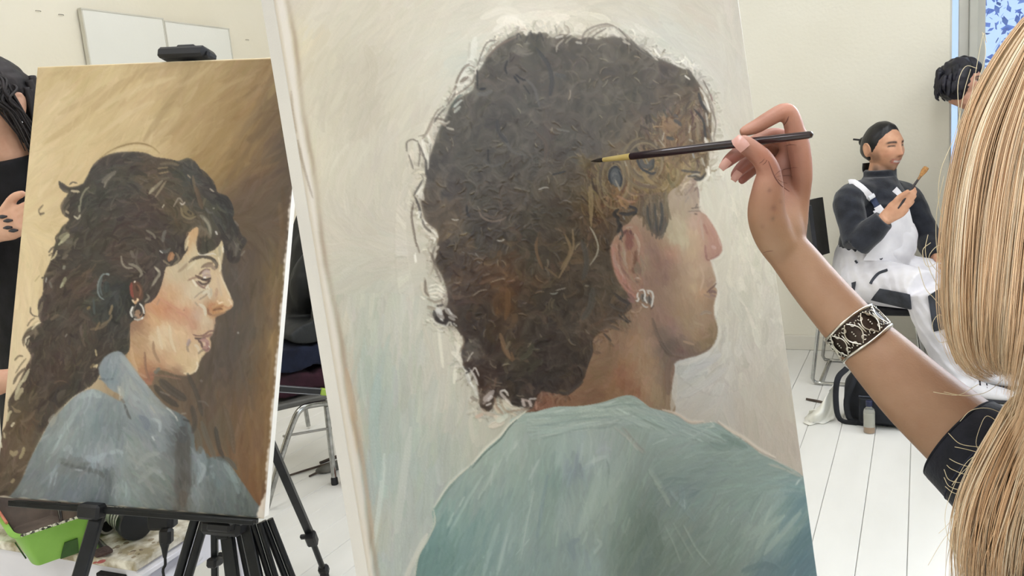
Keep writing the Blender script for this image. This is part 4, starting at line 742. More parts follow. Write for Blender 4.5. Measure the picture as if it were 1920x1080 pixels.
    P.lines("""4A443D 3:1 112 340 116 352 126 360 142 358 150 352;463f38 1.2 131 347 137 342 146 344;8E8A72 1.6 152 386 153 372 160 358 168 351;8A866E 2.5 150 398 150 385;C9C0A2 1.6 139 405 147 410 152 402;6d6558 4 192 343 204 332 218 322;7b7264 2 196 345 210 330;857b6b 1.4 196 352 200 342;6E5F49 3 300 308 320 306 336 310;8c7857 1.2 296 316 316 314;8f7a58 1.2 298 326 318 322;8C7F68 4:2 282 360 296 348 306 338;A09478 2 280 364 290 352;8a7a60 2 292 370 304 352 312 340;5d5448 1.5 262 334 280 342;BEB39b 1 305 390 309 383
736345 5 346 386 352 398 364 404;857454 2 340 390 344 404 356 410 368 406;3B332c 2 352 396 360 402;CDBFAE 1.2 338 380 343 384 348 379;E5D9CC 1 341 382 342 384;8d7d6c 1.4 326 388 336 372 344 380;77705F 4:3 376 404 388 414 394 428 396 444;918974 1.6 382 408 392 422 396 438;E6E0D2 1.4 400 390 402 392;D9D4C8 1.6 405 434 408 440;5d5b54 2 386 390 392 398 400 400;BFAF98 1 394 354 402 360;6a5a44 2.5 362 330 366 352 372 366;5f4c3a 4 368 350 374 372 380 392;a08c70 1 352 328 358 334;3a3530 3 372 316 390 332 400 352;2f2d2b 4 404 372 420 376 432 392;2f2d2b 3 430 400 440 424 446 440;35312e 3 410 420 420 440 430 452;6d6256 1.6 440 414 448 424;7d7364 1.5 452 480 460 470
6B665C 3 306 454 308 440 312 432;585852 2.5 300 470 312 472 320 466;D5D2CA .9 300 470 306 475;B0774E 4 318 490 321 478 325 474;B9855c 3 322 488 326 476;8C7E64 1.8 306 488 315 495 320 498;7d6f58 2 330 474 336 486 326 496;C6B08a 2 348 470 350 452 356 442;D8C49A 1.4 350 466 354 450;7A7262 2 275 432 288 440 292 448;6c6354 2 274 446 284 450;5e564a 2 258 470 256 490 264 504 274 512;8d8472 2.5 242 495 256 500 266 512 262 520;9C937F 1.6 228 480 230 494 238 502 250 503;6e6456 3 246 470 252 484;9a917c 2.5 290 500 300 512 292 526 286 536;B5AC96 1.4 292 502 299 510;8b8270 2 276 552 280 558 272 566;473c34 3 300 520 296 540 282 556
7F8C8A 1.4 205 514 194 515 186 528 184 544 188 556 196 562;8c9896 2 200 514 206 515;56605e 2 192 520 188 538 192 554;3a413f 6 200 528 200 548;7B6A50 2 190 610 206 600 210 590;8a7554 2.4 211 572 210 578 206 590;6d5d48 2.5 170 618 190 614 204 604;4a5250 2 176 560 178 590;8b8264 4 112 448 120 442 130 438;A9A27F 3.4 114 456 124 446 131 440;B7AE88 1.5 110 460 118 452;93906F 3 116 538 121 528 124 520;A5A282 1.8 114 540 119 530;8C8A78 2.5 120 505 122 498;A9A9A0 1 87 530 88 520;6b655a 2 94 528 98 540;6f6453 2.5 118 485 128 478;8E8A7c 1.2 123 632 127 626
7A6548 2 180 620 188 604;53483d 3 150 590 170 600;857045 2.2 164 580 170 575;6a5b48 2.5 96 600 110 590;C9B483 1.2 182 668 180 655;D0BB8D 2 176 688 184 684;E0CA9A 1.1 181 690 184 684;7d6a4a 2 170 690 178 682""".replace('\n', ';'), alpha=.78, relief=.9)
    # loose ends against the pale ground
    P.lines("""4A3E34 1 58 575 58 585 64 592 74 594;6f5f4a 1.2 52 612 58 602 66 596;C3AD83 1.6 60 612 68 604 76 602;EBD8B0 1.4 60 618 70 608 78 604;5c4d3d 1.4 46 650 44 636 50 626 60 620;E8D9B8 1.4 49 645 50 635 57 630;B9AC8C 1.2 52 648 56 636;6b5a44 1.6 28 676 36 668 44 668;7d6b52 1.3 30 700 40 684 50 672;5f5040 2.4 26 720 34 704 48 690;C9BD98 4:2 44 716 50 704 56 692;D3C7A0 2.5 30 740 36 726 44 712;B9AC86 5 30 750 36 738 44 728;CABD96 2.5 14 790 18 776 24 770;E0D3B0 2 22 800 28 792;8a7556 3 20 762 30 770 40 772;4b3f34 2.2 22 744 18 758 26 772;6b5844 3 40 790 56 784 66 770;A4926C 4 20 845 26 852 34 846;A89870 3 38 860 44 848 46 838;93825f 3 22 905 28 898;5c4a38 3 10 870 18 840 30 815;BFB08A 1.4 8 810 10 822;E6DBC0 1.4 2 828 4 840
6e5d48 1.4 78 405 74 395 82 384;5d4f3f 1.8 76 402 84 400;4f443a 1.6 92 474 98 466 104 462;6c5c46 1.6 92 480 100 474;D9C596 1.6 96 488 104 480 108 470;8b7854 1.3 104 448 108 440 112 436;4d4238 1.6 108 456 106 446 112 438;B39c70 1 66 528 76 516;403732 1.6 79 520 82 522;6a5a49 1.6 118 398 116 386 124 370;B6A283 2 124 396 130 400;D6C29B 2 134 358 150 360""".replace('\n', ';'), alpha=.75, relief=.9)
    P.sat = .95
    # ear and hoop earring
    P.blob("246 530 256 527 266 535 270 550 268 562 258 566 249 560 245 545", "5E4336", 1, .9)
    P.lines("8A4A40 2.5 247 531 247 545 250 558;E0D0C0 1.2 252 530 255 527;7B5A46 2 258 534 264 544 262 556;4A3428 2 256 536 260 546;C9B79A 1.5 248 562 254 568 260 562;E8C8A0 2 250 562 252 564;ECCFA6 2 258 560 260 564;C79C74 2 254 570 256 564;98795F 5 257 582 261 590;A3826A 3 252 590 262 594;2F2A27 1.4 248 578 247 588 250 596 258 600 266 597 271 588 270 578 264 570;CFCAC0 1.8 249 576 246 586 249 595;E9E6DE 1.4 250 574 247 584;B9B2A6 1.6 252 598 260 600 268 596;EDE9E0 1.5 266 598 270 594;D9D4CA 1.6 262 569 268 576 271 588;6f665c 1.4 256 572 251 580 252 592 258 596;4f463f 1.2 264 574 267 584 264 592", alpha=.95, relief=1.0)
    # blue-grey shirt with the brown band
    shirt = P.field("""220 672 8B9EA6 215 690 8FA4AE 208 702 76909D 240 690 9EABA8 245 712 9AA6A3 235 665 8498A2 262 745 A4AFB6 255 725 A9AFA2 290 770 A0ABAF 275 795 7B8CA0 290 740 93A09A 310 790 8b9aa0 300 760 8FA09B 335 790 637580 345 800 596D74 300 830 8a9aa2 175 742 97ABAE 150 770 8DA3A6 160 750 93A8AB 190 795 78909A 180 770 859DA3 215 770 879C9F 210 820 7b9296 225 790 7A8F93 120 800 8B9A94 110 830 92A6A4 85 860 7E8F8B 90 890 7A8C8E 70 900 6F8082 100 930 6E818B 60 925 7d8984 140 920 6B7F90 180 930 687D8B 200 900 67797b 200 945 6b7c86 175 862 8b9eab 150 850 87a0a6 220 860 90a5ac 200 845 93a7ae 130 870 767f7e 150 880 727e82 250 885 84958e 270 860 8d9990 260 840 949f9a 300 900 7d8c83 290 870 85948c 240 930 829992 225 915 8fa5a2 300 945 717f77 320 880 75827f 345 850 59534b 345 900 5d5044 345 950 62513f 340 820 54565a 375 850 7b939d 375 880 839ba4 368 925 8aa0a5 360 955 7a8a86 400 870 6c878e 405 850 7B969C 425 890 6b8a89 400 920 627472 400 950 62716d 450 940 61716d 470 955 5b6a67 440 905 6a7d7a 430 870 6e7f7e 10 930 5e6a68""", s=8, sat=.42, val=.89)
    P.sat, P.val = .5, .91
    sm = P.mask(XY("186 690 196 672 210 662 226 660 238 672 252 694 268 712 292 742 312 762 334 774 350 784 358 796 364 812 366 836 370 848 376 836 384 846 390 860 400 857 418 860 432 872 446 892 462 915 476 936 490 956 494 985 -20 985 10 940 24 926 42 900 56 866 72 834 86 808 100 784 120 764 140 745 158 734 176 730 192 735 210 744 226 752 232 744 222 738 204 726 190 708"), 1)
    P.fill(sm, shirt)
    sk = (sm > .5).astype(np.float32)
    def sa(x, y):
        return np.where(x < 240, 2.0 - (x - 120) * .004, np.where(x < 330, .9, 1.4))
    P.scatter(sk, 420, sa, (20, 70), (4, 9), .01, .016, .006, .6, .014, .4, src=shirt)
    P.scatter(sk, 1100, sa, (10, 44), (1, 3.5), .015, .022, .006, .5, .016, .4, src=shirt, lift=(.15, .05))
    P.lines("""5A534B 14:16 344 800 344 860 342 945;51565B 10 340 800 344 830;66533F 8 345 920 343 950;8B9DA5 5 240 690 258 715 280 745;A9B3AE 6 226 666 246 690 262 712;B9B5A0 4 222 724 230 736 226 750;D6CBB2 2 224 728 226 742;4F4A46 2 234 758 240 775 246 786;8A6c50 2 228 748 234 756;7C96A3 5 192 702 206 712 222 718;60717c 2 186 710 200 712 214 710;A9BDBF 5 150 745 170 738 190 744;9FB3B2 4 110 820 130 790 150 765;A6BABb 3 100 850 118 815 140 785;8FA9A8 3 135 830 148 800;A79F86 4 92 790 104 780 96 800;9F8a66 2.5 120 762 110 772 104 780;A7B9C0 4 120 845 130 838 136 852;6E766f 4 112 860 140 872 170 868;59605e 4 115 868 150 878 185 885 200 900;A2B6C4 6 160 856 180 862 200 850;A9BCC4 4 205 850 220 846 232 850;B4C2C8 1.6 140 880 156 882;93A7B0 2 92 915 100 890 108 870;A9BABF 1.6 95 905 98 885;9DB0B6 1.6 102 910 108 885;56636a 6 200 880 205 910 200 945;A0A9A3 5 255 880 275 855 300 850;98A49a 6 260 905 290 880 310 900;8CA5A4 6 230 905 240 925 236 945;7f8e96 6 270 790 285 800 290 815;6f7f96 5 262 780 276 790 276 806;B9C6CC 3 285 785 300 792 300 810;DDE3E4 1.6 286 818 290 826;B6B09A 1.6 282 760 292 775;D9D6C8 1.2 312 764 322 772 332 784;E2DCCB 1.2 330 780 334 790;A58f78 1.4 340 776 350 775;3e3833 2 344 786 356 790;64766f 3 290 700 300 690;9aa9b0 2.5 296 880 304 888
8FA6AE 4 372 860 376 880 370 910;A0B5BC 3 378 868 384 880 374 905;5c6f72 3 388 850 394 870 388 892;8AA7A8 4 420 868 432 885 446 905;7E9C9B 3 432 890 442 910 448 925;4F5C59 4 404 858 428 862 444 880;8fa3a8 2 392 876 402 872;6C604A 6 366 800 374 830 376 850;6b6350 5 378 790 392 830 404 860;3f3a35 4 404 800 412 840 420 858;70573C 5 420 760 432 800 440 850;50443a 4 352 700 370 740 380 780;4A413B 8 300 712 320 730 350 750;3F3833 6 290 722 310 745 335 762;7a6855 1.6 372 752 384 754 392 762;857260 1.4 300 734 320 742;4d433b 5 360 760 366 790 362 812;8A7A66 2 376 712 380 716;C5C1B6 1.2 446 622 448 626""".replace('\n', ';'), alpha=.62, relief=.8)
    P.soften(sk, 1, .3)
    P.scatter(sk, 500, sa, (10, 40), (.8, 2.4), .015, .02, .004, .5, .016, .6, lift=(.25, .05))
    # ragged bare edge on the right and foot of the canvas
    xs = np.arange(P.w)[None, :] + P.x0; ys = np.arange(P.h)[:, None] + P.y0
    ex = 570 - (ys - 105) * .0885
    rag = .7 * np.sin(ys * .21) + 1.2 * np.sin(ys * .067) + .6 * np.sin(ys * .53)
    m = np.clip((xs - ex + 3 + rag + np.clip((ys - 930) / 12, 0, 2) * 4) / 3, 0, 1) * np.clip((ys - 250) / 120, 0, 1)
    P.fill(m.astype(np.float32), hexc('DDD2C4'), .9)
    by = 930 + (xs + 9) * .0845
    m2 = np.clip((ys - by + 2 + 1.5 * np.sin(xs * .17)) / 2, 0, 1)
    P.fill(m2.astype(np.float32), hexc('CFC3B0'), .7)
    tm = np.clip((127 - (xs - 70) * .036 - ys) / 2, 0, 1)
    P.fill(tm.astype(np.float32), hexc('E2D2AF'), .9)
    P.col = P.col * .8 + boxblur(P.col, 1) * .2
    return P
# ---------------------------------------------------------------- room
XL, XR, YB, YF = -3.2, 3.6, 4.45, -2.6
WX0 = .121                                     # window starts here in the back wall
def m_wall(name, a, b):
    return mat(name, a, b, rough=.9, scale=1.3, bump=.0012, bscale=60, detail=6, spec=.2)
wall_m = m_wall('white_wall_paint', 'E2DCCB', 'E8E3D4')
struct(MB().box(((XL + WX0) / 2 - .06, YB + .12, CEIL / 2 - .06), (WX0 - XL + .12, .24, CEIL + .12)).build('wall_back', wall_m, None, False))
struct(MB().box(((WX0 + XR) / 2, YB + .12, .27), (XR - WX0, .24, .78)).build('wall_back', wall_m, None, False))
struct(MB().box(((WX0 + XR) / 2, YB + .12, 3.17), (XR - WX0, .24, .26)).build('wall_back', wall_m, None, False))
struct(MB().box((XL - .06, (YB + YF) / 2, CEIL / 2 - .06), (.12, YB - YF, CEIL + .12)).build('wall_left', m_wall('cream_wall_paint', 'DAD1BB', 'E0D8C5'), None, False))
wy0, wy1, wz0, wz1 = -1.85, 2.45, .80, 2.90
for cy, cz, sy, sz in (((YF + wy0) / 2, CEIL / 2 - .06, wy0 - YF, CEIL + .12), ((wy1 + YB) / 2, CEIL / 2 - .06, YB - wy1, CEIL + .12), ((wy0 + wy1) / 2, (wz0 - .12) / 2, wy1 - wy0, wz0 + .12), ((wy0 + wy1) / 2, (wz1 + CEIL) / 2, wy1 - wy0, CEIL - wz1)):
    struct(MB().box((XR + .06, cy, cz), (.12, sy, sz)).build('wall_right', wall_m, None, False))
struct(MB().box(((XL + XR) / 2, YF - .06, CEIL / 2 - .06), (XR - XL, .12, CEIL + .12)).build('wall_front', wall_m, None, False))
struct(MB().box(((XL + XR) / 2, (YB + YF) / 2, CEIL + .06), (XR - XL, YB - YF, .12)).build('ceiling', m_wall('ceiling_paint', 'E6E3DA', 'EAE7E0'), None, False))
fl = struct(MB().box(((XL + XR) / 2, (YB + YF) / 2, -.06), (XR - XL, YB - YF, .09)).build('floor', mat('floor_gap', 'C2BEB4', 'CAC6BC', rough=.9), None, False))
plank_m = mat('white_floor_paint', 'D8D6CF', 'E6E4DE', rough=.55, scale=3.0, bump=.0006, bscale=30, detail=8, stretch=(1, .35, 1), spec=.35)
px0 = -.282 - .125 * 23
meshes = {}
for i in range(int((XR - px0) / .125) + 1):
    x = px0 + .125 * i
    cut = YF + ((i * 37) % 11) / 11 * 3.2 + 1.4
    for y0, y1 in ((YF, cut), (cut, YB)):
        if y1 - y0 < .2:
            continue
        o = MB().box((x + .0625, (y0 + y1) / 2, -.0075), (.1236, y1 - y0 - .002, .015 + .0006 * ((i * 7) % 3 - 1)), None, .0018).build('floor_plank', plank_m, fl, False)
bb = mat('white_trim_paint', 'DAD5C8', 'E0DCD0', rough=.6, scale=4)
struct(MB().box(((XL + WX0) / 2, YB - .006, .04), (WX0 - XL, .012, .08), None, .003).build('baseboard_back', bb, None, False))
struct(MB().box((XL + .006, (YB + YF) / 2, .04), (.012, YB - YF, .08), None, .003).build('baseboard_left', bb, None, False))
# staple scars on the left wall
sm_ = mat('staple_steel', '6E675C', '8A8375', rough=.5, metal=.6)
k = 0
for px, py in ((71, 21), (114, 28), (463, 75)):
    r = ray(px, py); p = CAM + r * ((XL - CAM[0]) / r[0])
    struct(MB().tube([p + (.001, -.012, 0), p + (.004, -.008, .001), p + (.004, .008, .001), p + (.001, .012, 0)], .0012, 6).build('trim_%d' % (k + 1), sm_)); k += 1
# two white panels leaning flat against the left wall
def wall_pt(px, py, off=0):
    r = ray(px, py); return CAM + r * ((XL + off - CAM[0]) / r[0])
pm = mat('primed_panel', 'D9D6CA', 'DEDBD0', rough=.85, scale=2, bump=.0004, bscale=90)
a, b, c = wall_pt(142, 15), wall_pt(298, 37), wall_pt(422, 57)
for (p, q, nm) in ((a, b, 'wide white primed panel on the wall at the upper left, nearer the woman'), (b, c, 'narrower white primed panel on the wall right of the seam, above the easel clamp')):
    zt = (p[2] + q[2]) / 2
    t = thing('blank_panel', (XL + .02, (p[1] + q[1]) / 2, zt - .9), nm, 'panel', 'white panels on the left wall')
    MB().box((XL + .021, (p[1] + q[1]) / 2, zt - .45), (.018, q[1] - p[1] - .012, .9), None, .002).build('board', pm, t, False)
    e = MB()
    for yy in (p[1] + .004, q[1] - .004):
        e.box((XL + .020, yy, zt - .45), (.022, .006, .9))
    e.box((XL + .020, (p[1] + q[1]) / 2, zt - .003), (.024, q[1] - p[1], .006))
    e.build('edge_strip', mat('panel_edge', 'B9B3A2', 'CFCABB', rough=.7, scale=5), t, False)
# ceiling lamps (above the picture)
hm_, dm = mat('lamp_housing', 'DADAD6', 'E4E4E0', rough=.4), None
dm = bpy.data.materials.new('lamp_diffuser'); dm.use_nodes = True
dm.node_tree.nodes['Principled BSDF'].inputs['Emission Color'].default_value = (1, .97, .92, 1); dm.node_tree.nodes['Principled BSDF'].inputs['Emission Strength'].default_value = 3.0
for lx, ly in LAMPS:
    t = thing('ceiling_lamp', (lx, ly, CEIL - .05), 'flat white ceiling lamp in %s row from window wall, %s column from left wall' % ({-1.2: 'third', .7: 'second'}.get(ly, 'first'), {-2.0: 'first', .3: 'second', 2.4: 'third'}[lx]), 'lamp', 'ceiling lamps')
    h = MB()
    for sx, sy, cx, cy in ((.60, .02, 0, .61), (.60, .02, 0, -.61), (.02, 1.2, .29, 0), (.02, 1.2, -.29, 0)):
        h.box((lx + cx, ly + cy, CEIL - .035), (sx, sy, .07), None, .004)
    h.build('frame', hm_, t, False)
    MB().box((lx, ly, CEIL - .05), (.555, 1.19, .012)).build('diffuser', dm, t, False)
# window in the back wall: side light, mullion, large pane
wf = mat('window_frame_paint', 'B9B8AF', 'C6C5BC', rough=.45, scale=4)
wl = mat('window_jamb_paint', 'CFCDC4', 'D8D6CE', rough=.5, scale=4)
z0, z1 = .66, 3.04
win = struct(MB().box((WX0 + .004, YB + .12, (z0 + z1) / 2), (.010, .20, z1 - z0), None, .002).build('window_1', wl, None, False))
def bar(x, wd, y, d, m_, nm):
    return MB().box((x, y, (z0 + z1) / 2), (wd, d, z1 - z0), None, .003).build(nm, m_, win, False)
bar(WX0 + .062, .044, YB + .15, .05, wl, 'mullion')
bar(WX0 + .1015, .036, YB + .13, .07, wf, 'casement_stile')
bar(WX0 + .135, .034, YB + .155, .05, wf, 'casement_stile')
bar(XR - .05, .10, YB + .15, .06, wf, 'casement_stile')
for zz in (z0 + .04, z1 - .04):
    MB().box(((WX0 + XR) / 2, YB + .15, zz), (XR - WX0, .05, .08), None, .003).build('rail', wf, win, False)
for xx in (1.35, 2.45):
    bar(xx, .08, YB + .15, .06, wf, 'casement_stile')
gm = bpy.data.materials.new('window_glass'); gm.use_nodes = True
N = gm.node_tree.nodes; N.clear()
o_ = N.new('ShaderNodeOutputMaterial'); mx = N.new('ShaderNodeMixShader'); tr = N.new('ShaderNodeBsdfTransparent'); gl = N.new('ShaderNodeBsdfGlossy'); fr = N.new('ShaderNodeFresnel')
gl.inputs['Roughness'].default_value = .02; tr.inputs[0].default_value = (.93, .96, .97, 1)
LK = gm.node_tree.links
LK.new(fr.outputs[0], mx.inputs[0]); LK.new(tr.outputs[0], mx.inputs[1]); LK.new(gl.outputs[0], mx.inputs[2]); LK.new(mx.outputs[0], o_.inputs[0])
for x0, x1 in ((WX0 + .01, WX0 + .041), (WX0 + .15, 1.32), (1.38, 2.42), (2.48, XR - .09)):
    MB().box(((x0 + x1) / 2, YB + .155, (z0 + z1) / 2), (x1 - x0, .006, z1 - z0 - .1)).build('pane', gm, win, False)
struct(MB().box(((WX0 + XR) / 2, YB + .06, z0 + .012), (XR - WX0, .30, .024), None, .004).build('trim_4', wl, None, False))
w2 = None  # windows added to the unseen right wall to let the fill light in
for k in range(4):
    y0, y1 = wy0 + (wy1 - wy0) * k / 4, wy0 + (wy1 - wy0) * (k + 1) / 4
    f = MB()
    for yy in (y0 + .03, y1 - .03):
        f.box((XR + .06, yy, (wz0 + wz1) / 2), (.06, .06, wz1 - wz0), None, .003)
    for zz in (wz0 + .03, wz1 - .03):
        f.box((XR + .06, (y0 + y1) / 2, zz), (.06, y1 - y0, .06), None, .003)
    w2 = struct(f.build('window_%d' % (k + 2), wf, None, False))
    MB().box((XR + .06, (y0 + y1) / 2, (wz0 + wz1) / 2), (.006, y1 - y0 - .12, wz1 - wz0 - .12)).build('pane', gm, w2, False)
# outdoors: ground and trees beyond the glass
struct(MB().box((4, 16, -3.3), (50, 22, .2)).build('ground', mat('lawn', '4A5A4A', '66756A', rough=1, scale=3, bump=.02), None, False))
leaf_m = mat('dusk_leaves', '5A74B4', '9AB2E0', rough=.7, scale=5, lo=.3, hi=.7)
bark_m = mat('bark', '3C4250', '5A6070', rough=.9, scale=6, bump=.01)
for k, (tx, ty, th_) in enumerate(((2.30, 10.5, 8.4), (7.0, 11.5, 9.0))):
    t = thing('tree', (tx, ty, -3.2), ['bluish leafy tree seen through the window, nearest the casement', 'bluish tree outside, farther right behind the window'][k], 'tree', 'trees outside the window')
    MB().tube([(tx, ty, -3.2), (tx + .1, ty, -1), (tx - .05, ty + .1, 2.2), (tx, ty, th_ - 4.4)], [.22, .17, .12, .04], 10).build('trunk', bark_m, t)
    n = 9000
    d = RNG.normal(size=(n, 3)); d /= np.linalg.norm(d, axis=1)[:, None]
    c = np.array([tx, ty, 1.9]) + d * (RNG.random((n, 1)) ** .5) * (1.9, 1.5, 3.2)
    e1 = RNG.normal(size=(n, 3)); e1 /= np.linalg.norm(e1, axis=1)[:, None]
    e2 = np.cross(e1, RNG.normal(size=(n, 3))); e2 /= np.linalg.norm(e2, axis=1)[:, None]
    s = RNG.uniform(.03, .075, (n, 1))
    V = np.stack([c - e1 * s, c + e2 * s * .5, c + e1 * s, c - e2 * s * .5], 1).reshape(-1, 3)
    o = obj('foliage', V, np.arange(n * 4).reshape(n, 4), leaf_m, t, False); o['kind'] = 'stuff'
# pigment strength of the two paintings
GAIN_BIG = np.array([1.0, .985, .94], np.float32)
GAIN_SMALL = np.array([1.0, 1.0, 1.0], np.float32)
# ---------------------------------------------------------------- the two painted canvases
def paint_mat(name, rough):
    m = bpy.data.materials.new(name); m.use_nodes = True
    N, L = m.node_tree.nodes, m.node_tree.links; p = N['Principled BSDF']
    at = N.new('ShaderNodeAttribute'); at.attribute_name = 'col'
    L.new(at.outputs['Color'], p.inputs['Base Color']); p.inputs['Roughness'].default_value = rough; p.inputs['Specular IOR Level'].default_value = .30
    tc = N.new('ShaderNodeTexCoord'); wv = N.new('ShaderNodeTexNoise'); wv.inputs['Scale'].default_value = 900; wv.inputs['Detail'].default_value = 1
    L.new(tc.outputs['Object'], wv.inputs['Vector'])
    bp = N.new('ShaderNodeBump'); bp.inputs['Strength'].default_value = .35; bp.inputs['Distance'].default_value = .0002
    L.new(wv.outputs['Fac'], bp.inputs['Height']); L.new(bp.outputs[0], p.inputs['Normal'])
    return m
raw_m = mat('primed_canvas_side', 'D9D5D0', 'E2DED8', rough=.85, scale=6, bump=.0003, bscale=700)
raw_w = mat('white_canvas_side', 'F2EEE6', 'F6F3EC', rough=.85, scale=6, bump=.0003, bscale=700)
pine = mat('pine_stretcher', 'B8976A', 'CDAE80', rough=.7, scale=5, stretch=(1, 1, 12))
def canvas(t, TL, u, v, W, H, th, P, res, relief, gain, side_m, mm):
    """painted face (dense grid, colour + relief from the paint) on a stretched canvas body"""
    n = np.cross(u, v); n = n if n @ (CAM - TL) > 0 else -n
    nu, nv = int(W / res), int(H / res)
    a = np.linspace(0, 1, nu + 1); b = np.linspace(0, 1, nv + 1)
    A, B = np.meshgrid(a, b)
    pts = TL + A[..., None] * u * W + B[..., None] * v * H
    flat = pts.reshape(-1, 3)
    x, y = to_px(flat)                          # the painting was designed on the picture of the flat canvas: look its colours up there
    c = s2l(P.sample(x, y, P.col)) * gain
    h = P.sample(x, y, boxblur(P.hgt, 1)) - .5
    edge = np.minimum(np.minimum(A, 1 - A) * W, np.minimum(B, 1 - B) * H).ravel()
    z = h * relief * np.clip(edge / .004, 0, 1) + .0012 - .003 * (1 - np.clip(edge / .003, 0, 1)) ** 2
    flat = flat + n * z[:, None]
    org = np.array(t.location)
    me = bpy.data.meshes.new('painted_face'); V = len(flat); I = np.arange(V).reshape(nv + 1, nu + 1)
    q = np.stack([I[:-1, :-1], I[1:, :-1], I[1:, 1:], I[:-1, 1:]], -1).reshape(-1, 4)
    if np.cross(v, u) @ n < 0:
        q = q[:, ::-1]
    me.vertices.add(V); me.vertices.foreach_set('co', (flat - org).astype(np.float32).ravel())
    me.loops.add(q.size); me.loops.foreach_set('vertex_index', q.astype(np.int32).ravel())
    me.polygons.add(len(q)); me.polygons.foreach_set('loop_start', np.arange(0, q.size, 4, dtype=np.int32))
    me.update(); me.validate(); me.shade_smooth(); me.materials.append(mm)
    o = bpy.data.objects.new('painted_face', me); COL.objects.link(o); o.parent = t
    set_cols(o, np.clip(c, 0, .95))
    R = np.array([u, v, n]).T
    MB().box(TL + u * W / 2 + v * H / 2 - n * (th / 2 + .0005), (W, H, th), R, .003).build('stretched_canvas', side_m, t, False)
    for k in range(4):
        ln = H if k < 2 else W - .11
        c0 = (u * (.032 if k == 0 else W - .032) + v * H / 2) if k < 2 else (u * W / 2 + v * (.032 if k == 2 else H - .032))
        MB().box(TL + c0 - n * (th + .006), (.040, H - .03, .012) if k < 2 else (ln, .040, .012), R, .002).build('stretcher_bar', pine, t, False)
    return n
# large canvas
def Q(x, y):
    return np.array([(x - 960) / F, (y - 540) / F, 1])
_nL, _nR = np.cross(Q(514, 0), Q(692, 1080)), np.cross(Q(1385, 0), Q(1533, 1080))
_v = nrm(np.cross(_nL, _nR)); _v = _v if _v[1] > 0 else -_v
_u = nrm(np.cross(_v, M.T @ np.array([0, 0, -1.0]))); _u = _u if _u[0] > 0 else -_u
_d = .6 / (-(_nR @ Q(514, 0)) / (_nR @ _u))
BU, BV = M @ _u, M @ _v
BTL = CAM + M @ (Q(514, 0) * _d) - BV * .02
BN = np.cross(BU, BV); BN = BN if BN @ (CAM - BTL) > 0 else -BN
BW, BH, BT = .60, .80, .052
big_paint = paint_large()
t = thing('painting', BTL + BV * BH + BU * BW / 2, 'large oil portrait of a curly-haired sitter in a grey-green shirt, nearest the painting hand', 'painting')
canvas(t, BTL, BU, BV, BW, BH, BT, big_paint, .00094, .00040, GAIN_BIG, raw_m, paint_mat('wet_oil_paint', .38))
# small canvas
S = 1.681
_q = [Q(*p) for p in ((70, 125), (568, 105), (494, 973), (-9, 932))]
_s = np.r_[1, np.linalg.solve(np.array([-_q[1], _q[2], -_q[3]]).T, -_q[0])] * S
LC = [CAM + M @ (_s[i] * _q[i]) for i in range(4)]
LTL = LC[0]; LU = nrm(LC[1] - LC[0]); LV = nrm(LC[3] - LC[0]); LW = np.linalg.norm(LC[1] - LC[0]); LH = np.linalg.norm(LC[3] - LC[0])
LN = nrm(np.cross(LU, LV)); LN = LN if LN @ (CAM - LTL) > 0 else -LN
small_paint = paint_small()
t = thing('painting', LTL + LV * LH + LU * LW / 2, 'oil profile portrait of a dark-haired woman with a hoop earring, on the tripod easel', 'painting')
canvas(t, LTL, LU, LV, LW, LH, .022, small_paint, .00155, .00035, GAIN_SMALL, raw_w, paint_mat('dry_oil_paint', .5))
